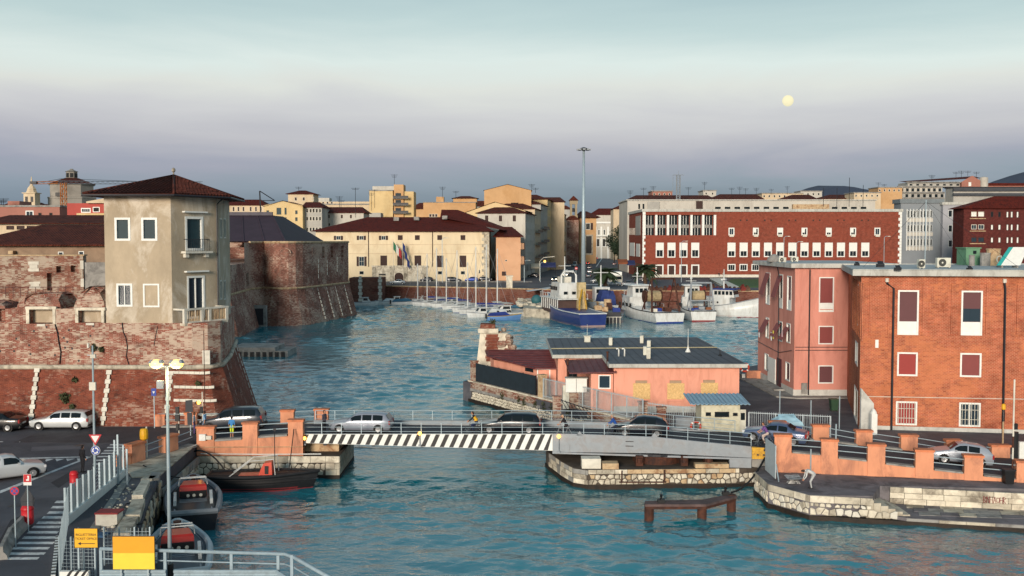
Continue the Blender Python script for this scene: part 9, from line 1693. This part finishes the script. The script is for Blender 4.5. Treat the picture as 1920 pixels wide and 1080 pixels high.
for k in range(90):
 t=rnd.random();c=Vector(P(238,905,ZL)).lerp(Vector(P(195,1000,ZL)),t)+Vector((rnd.gauss(0,.35),rnd.gauss(0,.3),0));s_=rnd.uniform(.03,.13);mb.ball((c.x,c.y,ZL+s_*.3),s_,6,4,(1,1,rnd.uniform(.4,.8)))
solo('stone_debris',mb,LIME2,'scattered broken stones along the old quay strip','debris',kind='stuff')
mb=MB();mb.prism([tuple(q1[:2]),(-22.5,71.6),(-24.2,66.6),(-24.9,64.6),tuple(P(247,897,ZL)[:2])],ZL+.004,ZL+.07);struct('stone_ledge',mb,LIME)
mb=MB();mb.prism([tuple(P(165,1008,ZL)[:2]),tuple(P(250,1008,ZL)[:2]),tuple(P(272,935,ZL)[:2]),tuple(P(292,895,ZL)[:2]),tuple(P(246,897,ZL)[:2])],ZL+.0015,ZL+.003);struct('quay_paving',mb,QUAYM)
mb=MB();mb.prism([P(246,897,ZL)[:2],P(236,893,ZL)[:2],P(163,1000,ZL)[:2],P(180,1000,ZL)[:2]],ZL+.003,ZL+.06);struct('quay_kerb_strip',mb,CONC)
mb=MB();pts=[P(u,v,ZL+.08)for u,v in((218,985),(230,970),(250,962),(262,955),(258,940),(236,945),(222,968),(245,985),(266,982))];mb.tube(pts,.035,5);solo('mooring_rope',mb,BLACK,'black mooring rope lying over the quay blocks','rope')
def rope(pts,r,label):mb=MB();mb.tube(pts,r,5);solo('mooring_line',mb,BLACK,label,'rope','mooring lines')
def sag(a,b,d,n=8):a,b=Vector(a),Vector(b);return[a.lerp(b,i/n)-Vector((0,0,d*4*(i/n)*(1-i/n)))for i in range(n+1)]
rope(sag(P(268,872,2.6),(XU(352,64.5),64.8,1.7),.3),.04,'sagging black line from the quay to the further mooring boat');rope(sag((XU(352,71.5),71.4,1.9),(XU(415,70),70.0,1.0),-.6),.06,'thick black hose arching from the parapet foot to the work boat');rope(sag((XU(548,71.5),71.4,3.6),(XU(536,69.2),69.3,1.0),.1),.035,'thin line hanging from the parapet pier to the work boat')
mb=MB();p=P(186,985,ZL);mb.box(p.x-.1,p.y-.2,ZL,p.x+1.0,p.y+.6,ZL+.62);ob_=solo('red_topped_crate',mb,OFFW,'white crate with red lid on the quay strip behind the fence','crate');mb=MB();mb.box(p.x-.14,p.y-.24,ZL+.62,p.x+1.04,p.y+.64,ZL+.7);part('lid',mb,pm('crate_red','#8a2f30',.7,.15,2),ob_);mb=MB();mb.box(p.x-.16,p.y-.1,ZL+.02,p.x-.105,p.y+.5,ZL+.6);part('side_board',mb,pm('crate_red','#8a2f30'),ob_)
mb=MB();p=P(165,1008,ZL);mb.prism([(p.x-.3,p.y),(p.x+.8,p.y-.1),(p.x+.9,p.y+.5),(p.x-.2,p.y+.6)],ZL+.01,ZL+.12);solo('blue_tarpaulin',mb,pm('blue_tarp','#2b5072',.7,.2,2),'folded blue tarpaulin on the quay strip','tarpaulin')
mb=MB();leaf_ball(mb,(*P(214,980,ZL)[:2],ZL+.12),.25,120,rnd,.08,.6);solo('weed_tuft',mb,pm('weed_green','#4f6a2c',.8,.3,5),'bright green weed tuft among the quay debris','weed')
# road furniture by the left ramp
def pole(u,y,z0,v,r=.04):x=XU(u,y);mb=MB();mb.tube([(x,y,z0),(x,y,ZV(v,y))],r,6);return x,mb
o=thing('pedestrian_sign','small dark blue crossing sign on a thin post against the fort wall','sign',(XU(284,78),78,ZL));x,mb=pole(284,78,ZL,728);part('post',mb,RAILM,o);mb=MB();c=(x,77.94,ZV(735,78));plate(mb,c,[(-.19,-.29),(.19,-.29),(.19,.29),(-.19,.29)]);part('board',mb,SBLUE,o);mb=MB();plate(mb,c,tri(.12)[::-1],.004,-.021);part('symbol',mb,SWHITE,o)
o=thing('sign_back_pair','dark backs of two tall stacked signs on a thin post on the ramp','sign',(XU(351,74.5),74.5,2.5));x,mb=pole(352,74.5,2.5,750);part('post',mb,RAILM,o);mb=MB();c=(x-.06,74.42,ZV(762,74.5));plate(mb,c,[(-.28,-.4),(.28,-.4),(.26,.5),(-.26,.45)]);part('upper_board',mb,SIGNBACK,o);mb=MB();c=(x-.02,74.42,ZV(785,74.5));plate(mb,c,[(-.17,-.45),(.18,-.45),(.2,.45),(-.2,.45)]);part('lower_board',mb,SIGNBACK,o)
o=thing('traffic_light','black traffic light seen from behind on a white post','traffic light',(XU(329,75),75,2.45));x,mb=pole(330,75,2.45,762);part('post',mb,OFFW,o)
for v0,v1,w_ in((762,775,.12),(777,789,.16),(794,806,.1)):mb=MB();mb.box(x-w_-.05,74.75,ZV(v1,75),x+w_-.05,74.95,ZV(v0,75));part('lamp_box',mb,BLACK,o)
o=thing('yellow_beacon','yellow signal box on a white post at the ramp foot','signal',(XU(268,67),67,ZL));x,mb=pole(268.5,67,ZL,800,.06);part('post',mb,OFFW,o);mb=MB();z0,z1=ZV(825,67),ZV(803,67);mb.lathe((x-.12,66.85),[(.1,z0),(.26,z0+.12),(.28,(z0+z1)/2),(.26,z1-.1),(.2,z1)],10);part('yellow_housing',mb,pm('beacon_yellow','#d9a41c',.5,.12,3),o)
o=thing('thin_mast','very thin tall dark mast before the bastion corner','mast',(XU(379,77),77,2.5));x,mb=pole(379.5,77,2.5,620,.03);part('shaft',mb,RUST,o)
o=thing('signal_post','white post with amber lamp and black signal head on the ramp','signal',(XU(375,75.5),75.5,2.5));x,mb=pole(375,75.5,2.5,735,.045);part('post',mb,OFFW,o);mb=MB();mb.box(x-.13,75.25,ZV(774,75.5),x+.02,75.45,ZV(762,75.5));part('signal_head',mb,BLACK,o);mb=MB();mb.ball((x-.22,75.3,ZV(754,75.5)),.14,8,6);part('amber_lamp',mb,AMB,o,True);mb=MB();mb.box(x-.42,75.2,ZV(756,75.5),x-.32,75.4,ZV(752,75.5));part('lamp_hood',mb,BLACK,o)
# right side furniture
o=thing('striped_pole','tall red and white pole with black flag at the right edge','pole',(XU(1907,64.5),64.5,ZQ));x,y=XU(1907,64.5),64.4;z0,z1=ZQ,ZV(711,64.5);n=9
for k in range(n):mb=MB();mb.tube([(x,y,z0+(z1-z0)*k/n),(x,y,z0+(z1-z0)*(k+1)/n-.005)],.055,8);part('pole_band',mb,[OFFW,RUST][k%2 if k<4 else 0],o)
mb=MB();mb.box(x+.02,y-.1,ZV(805,y),x+.24,y+.1,ZV(794,y));part('black_box',mb,BLACK,o)
o=thing('signal_lamp','yellow and black signal lamp on a rusty post before the brick wall','signal',(XU(1888,71),71.6,1.8));x,y=XU(1889,71.6),71.6;mb=MB();mb.tube([(x,y,1.7),(x,y,ZV(790,y))],.06,6);part('post',mb,LIME3,o);mb=MB();mb.cyl((x,y),.1,ZV(790,y),ZV(768,y),8);part('black_sleeve',mb,BLACK,o);mb=MB();mb.lathe((x,y),[(.1,ZV(768,y)),(.14,ZV(766,y)),(.14,ZV(759,y)),(.05,ZV(757,y))],8);part('yellow_head',mb,SYEL,o)
o=thing('black_bin','black litter bin at the foot of the right orange parapet','bin',(XU(1901,64),64,ZQ));x,y=XU(1901,63.9),63.9;mb=MB();mb.loft([[(x-.26,y-.2,ZQ),(x+.26,y-.2,ZQ),(x+.26,y+.2,ZQ),(x-.26,y+.2,ZQ)],[(x-.33,y-.25,ZQ+.85),(x+.33,y-.25,ZQ+.85),(x+.33,y+.25,ZQ+.85),(x-.33,y+.25,ZQ+.85)]]);part('body',mb,BLACK,o);mb=MB();mb.box(x-.36,y-.28,ZQ+.85,x+.36,y+.28,ZQ+.93);part('lid',mb,DARKM,o)
o=thing('pay_column','small dark column with pale panel beyond the right ramp','column',(XU(1912,70.5),70.5,1.6));x,y=XU(1910,70.5),70.3;mb=MB();mb.cyl((x,y),.2,1.6,3.6,10);part('body',mb,BLACK,o);mb=MB();mb.box(x+.25,y-.1,1.6,x+.7,y+.2,2.9);part('pale_panel',mb,WHITE,o)
for k,(u,v0,v1)in enumerate([(1573,795,865),(1526,842,870)]):y=66.6;mb=MB();x=XU(u,y);mb.tube([(x,y,1.6),(x,y,ZV(v0,y))],.05,6);solo('parapet_post',mb,RAILM,['thin steel post rising beside the second right orange pier','short dark post leaning at the first right rail'][k],'post')
gt=thing('steel_gate','pale grey steel gate leaf standing at the end of the right parapet','gate',(XU(1449,66.5),66.5,ZQ));mb=MB();xg=XU(1447,66.8);mb.box(xg-.06,65.0,ZQ+.05,xg,67.6,ZQ+2.2);part('leaf',mb,FEN,gt)
mb=MB();mb.tube([(xg,65.0,ZQ+1.0),(xg+.0,64.3,ZQ+.02)],.04,5);part('stay',mb,RAILM,gt)
rope(sag((17.2,68.3,2.2),(14.0,64.0,.9),.5),.07,'thick black cable from under the bridge end to the rusty dolphin')
# rusty mooring dolphin
dl=thing('mooring_dolphin','rusty steel mooring platform on three piles in front of the pier','platform',(11,62,0));p1,p2,p3=P(1217,974,0),P(1316,974,0),P(1371,958,0)
for p,zt_ in((p1,1.0),(p2,1.0),(p3,1.05)):mb=MB();mb.cyl((p.x,p.y),.29,-1.5,zt_,14);part('pile',mb,RUST,dl,False)
mb=MB();q_=[(p1.x-.3,p1.y-.35),(p2.x+.2,p2.y-.35),(p3.x+.3,p3.y-.3),(p3.x+.2,p3.y+.35),(p2.x+.1,p2.y+.8),(p1.x-.2,p1.y+.5)];mb.prism(q_,.88,1.02);part('deck_plate',mb,pm('rusty_plate','#5b4a48',.75,.3,1.2,.3,10,stain='#3a2a28',samt=.7,ss=1),dl);mb=MB();mb.prism(ins(q_,.06),.7,.88);part('edge_beam',mb,RUST,dl)
for p,s_ in(((p1.x+.75,p1.y+.1),1.0),((p3.x-.35,p3.y+.05),1.0)):mb=MB();mb.box(p[0]-.22,p[1]-.2,1.02,p[0]+.22,p[1]+.2,1.22);mb.tube([(p[0],p[1]-.12,1.22),(p[0],p[1]-.12,1.5),(p[0],p[1]+.12,1.5),(p[0],p[1]+.12,1.22)],.07,6);part('mooring_hook',mb,BLACK,dl)
# ================================================================== far quay: light mast, palms, trees, lamps
hm=thing('high_mast','very tall grey light mast with a ring of lamps above the harbour','light mast',(XU(1094,258),258,ZC));x,y=XU(1094,258),258;zt=ZV(280,y);mb=MB();mb.tube([(x,y,ZC),(x,y,zt)],[.62,.28],10);part('shaft',mb,RAILM,hm,True);mb=MB();mb.lathe((x,y),[(.4,zt-.3),(1.3,zt-.1),(1.3,zt+.15),(.3,zt+.5)],14);hd_=part('head_ring',mb,DARKM,hm)
for k in range(8):a=k*math.pi/4;mb=MB();cx,cy=x+1.45*math.cos(a),y+1.45*math.sin(a);mb.box(cx-.35,cy-.35,zt-.25,cx+.35,cy+.35,zt+.1);part('lamp',mb,GREYM,hd_)
def palm(label,x,y,z0,zc,r,seed):
 rnd=random.Random(seed);o=thing('palm_tree',label,'palm tree',(x,y,z0),'quay palms');mb=MB();n=12
 mb.tube([(x+.1*math.sin(i),y,z0+(zc-z0)*i/n)for i in range(n+1)],[.55-.12*i/n+(.06 if i%2 else 0)for i in range(n+1)],9);part('trunk',mb,pm('palm_trunk','#4a3b2e',.9,.3,3,.6,8),o);mb=MB();mb.ball((x,y,zc),.7,8,6,(1,1,.8));part('crown_base',mb,pm('palm_trunk','#4a3b2e'),o)
 fm=pm('palm_frond','#2f3f26',.7,.3,3);cr_=MB()
 for k in range(60):
  a=rnd.uniform(0,2*math.pi);el=rnd.uniform(-.35,1.25);l=r*rnd.uniform(.8,1.1);d=Vector((math.cos(a),math.sin(a),0));side=Vector((-d.y,d.x,0));pts=[]
  for i in range(9):t=i/8;pts.append(Vector((x,y,zc))+d*(l*t*math.cos(el*(1-t*.4)))+Vector((0,0,l*(math.sin(el)*t-.62*t*t))))
  for i in range(8):
   p,q=pts[i],pts[i+1];cr_.tube([p,q],.03,3,cap=False)
   for j in range(4):
    b=p.lerp(q,j/4);t=(i+j/4)/8;ln=.75*math.sin(math.pi*min(1,t*.9+.12))+.12
    for s_ in(-1,1):tip=b+side*(s_*ln)+(q-p).normalized()*ln*.5-Vector((0,0,.28*ln));w_=(q-p).normalized()*.16;cr_.add([b-w_,b+w_,tip],[(0,1,2)])
 part('fronds',cr_,fm,o,kind='stuff')
palm('left palm tree on the quay beside the light mast',XU(1135,262),262,ZC,ZV(512,262),4.1,3);palm('right palm tree on the quay before the red office',XU(1210,286),286,ZC,ZV(506,286),4.6,5)
def tree(label,x,y,z0,h,r,seed,n=1500):
 rnd=random.Random(seed);o=thing('street_tree',label,'tree',(x,y,z0),'street trees');mb=MB();mb.tube([(x,y,z0),(x+.1,y,z0+h*.45)],[.35,.22],8)
 cs=[]
 for k in range(9):a=rnd.uniform(0,6.28);c=Vector((x+math.cos(a)*r*rnd.uniform(.2,.75),y+math.sin(a)*r*rnd.uniform(.2,.75),z0+h*rnd.uniform(.45,.9)));cs.append(c);mb.tube([(x+.1,y,z0+h*.42),c],[.16,.05],5)
 part('trunk',mb,pm('bark','#3a2f26',.9,.3,3),o);lm=MB()
 for c in cs:leaf_ball(lm,c,r*rnd.uniform(.38,.6),n//9,rnd,.42,.85)
 part('crown',lm,pm('dark_leaf','#20301f',.75,.4,1.5),o,kind='stuff')
for k,(u,y,h,r)in enumerate([(1152,560,18,6),(1165,520,21,6.5),(1172,470,19,6),(1160,440,11,4)]):tree(['dark street tree furthest up the street','tallest dark street tree beside the white building','dark street tree nearest the white building corner','low dark tree in front of the street trees'][k],XU(u,y),y,ZC,h,r,k)
def quay_lamp(u,y,vt,label,arm=1.2,z0=ZC):
 o=thing('quay_lamp',label,'street lamp',(XU(u,y),y,z0),'slim quay lamps');x=XU(u,y);z=ZV(vt,y);mb=MB();mb.tube([(x,y,z0),(x,y,z-.4),(x+arm*.4,y,z),(x+arm,y,z)],.09,6);part('post',mb,RAILM,o);mb=MB();mb.box(x+arm-.1,y-.2,z-.1,x+arm+.6,y+.2,z+.08);part('lamp_head',mb,OFFW,o)
for a in[(983,300,488,'slim lamp post before the pink customs wing'),(1013,300,492,'slim lamp post at the junction kerb',),(829,298,446,'tall lamp post before the customs facade'),(1278,300,452,'tall lamp post before the red office, left one',),(1494,300,453,'lamp post behind the pink roof, before the red office'),(1470,310,443,'double lamp post behind the pink roof'),(1658,310,443,'lamp post before the right end of the red office')]:quay_lamp(*a)
o=thing('junction_arch','white mast arm with lit amber signal at the junction','traffic light',(XU(1012,310),310,ZC));x=XU(1012,310);mb=MB();mb.tube([(x,310,ZC),(x,310,ZV(490,310)),(x+1.2,310,ZV(483,310)),(XU(1040,310),310,ZV(481,310))],.12,6);part('arm',mb,OFFW,o);mb=MB();mb.box(XU(1019,310),309.7,ZV(494,310),XU(1024,310),310.1,ZV(485,310));sg_=part('signal_head',mb,BLACK,o);mb=MB();mb.ball((XU(1021.5,309.6),309.6,ZV(490,310)),.32,8,6);part('amber_lamp',mb,AMB,sg_,True)
o=thing('round_red_sign','small round red traffic sign at the junction','sign',(XU(1080,285),285,ZC));x=XU(1080.5,285);mb=MB();mb.tube([(x,285,ZC),(x,285,ZV(503,285))],.05,5);part('post',mb,RAILM,o);mb=MB();plate(mb,(x,284.9,ZV(503,285)),disc(.42));part('disc',mb,RED,o);mb=MB();plate(mb,(x,284.9,ZV(503,285)),[(-.3,-.08),(.3,-.08),(.3,.08),(-.3,.08)],.004,-.022);part('bar',mb,SWHITE,o)
for k,(ua,ub,v,m,lab)in enumerate([(1014,1042,492,pm('navy_awning','#232c55',.8),'dark navy awning over the corner cafe'),(995,1012,494,pm('cream_awning','#a8a292',.8),'cream awning left of the navy one'),(1174,1190,488,pm('navy_awning','#232c55'),'navy awning before the red office side'),(1158,1176,486,pm('rust_awning','#7a4428',.8),'rust red awning beside the street trees')]):
 y=338;x0,x1=XU(ua,y),XU(ub,y);mb=MB();mb.add([(x0,y,ZV(v,y)),(x1,y,ZV(v,y)),(x1,y-2.5,ZV(v+6,y)),(x0,y-2.5,ZV(v+6,y)),(x0,y-2.5,ZV(v+9,y)),(x1,y-2.5,ZV(v+9,y)),(x0,y-.1,ZV(v+1,y)),(x1,y-.1,ZV(v+1,y))],[(0,1,2,3),(3,2,5,4),(0,3,4,6),(1,7,5,2)]);ow=solo('shop_awning',mb,m,lab,'awning','shop awnings')
 for xx in(x0+.2,x1-.2):mb=MB();mb.tube([(xx,y-2.45,ZC),(xx,y-2.45,ZV(v+8,y))],.05,5);part('pole',mb,DARKM,ow)
for k,(u,v)in enumerate([(955,556),(1052,545)]):y=262-k*6;x=XU(u,y);mb=MB();mb.box(x-.8,y,ZC,x+.8,y+1.5,ZC+(3-k*.6));mb.box(x-1,y-.2,ZC+3-k*.6,x+1,y+1.7,ZC+3.3-k*.6);solo('stone_gate_post',mb,LIME2,['square stone gate post at the end of the brick quay wall','pale stone gate post behind the blue trawler'][k],'gate post')
# road paint of the far junction
for k,(pts,lab)in enumerate([([(985,545),(1030,538),(1034,540),(990,547)],'pale road marking at the junction, left one'),([(1125,541),(1200,543),(1200,544),(1125,542)],'thin pale line on the quay road under the palms'),([(1117,500),(1131,480),(1132.5,480),(1119,500)],'white lane line up the street'),([(1030,533),(1150,533),(1150,534),(1030,534)],'white stop line at the street mouth')]):mb=MB();mb.poly([P(u,v,ZC+.012)for u,v in pts]);solo('lane_marking',mb,PAINT,lab,'road marking','far road markings')
# moon
ym=9000;mb=MB();mb.ball((XU(1474,ym),ym,ZV(189,ym)),10.4*ym/F,28,18);solo('moon',mb,pm('moon_light','#6a6754',.9,.1,.02,emit='#f3ecc4',es=.85),'pale yellow full moon in the evening sky','moon',smooth=True)
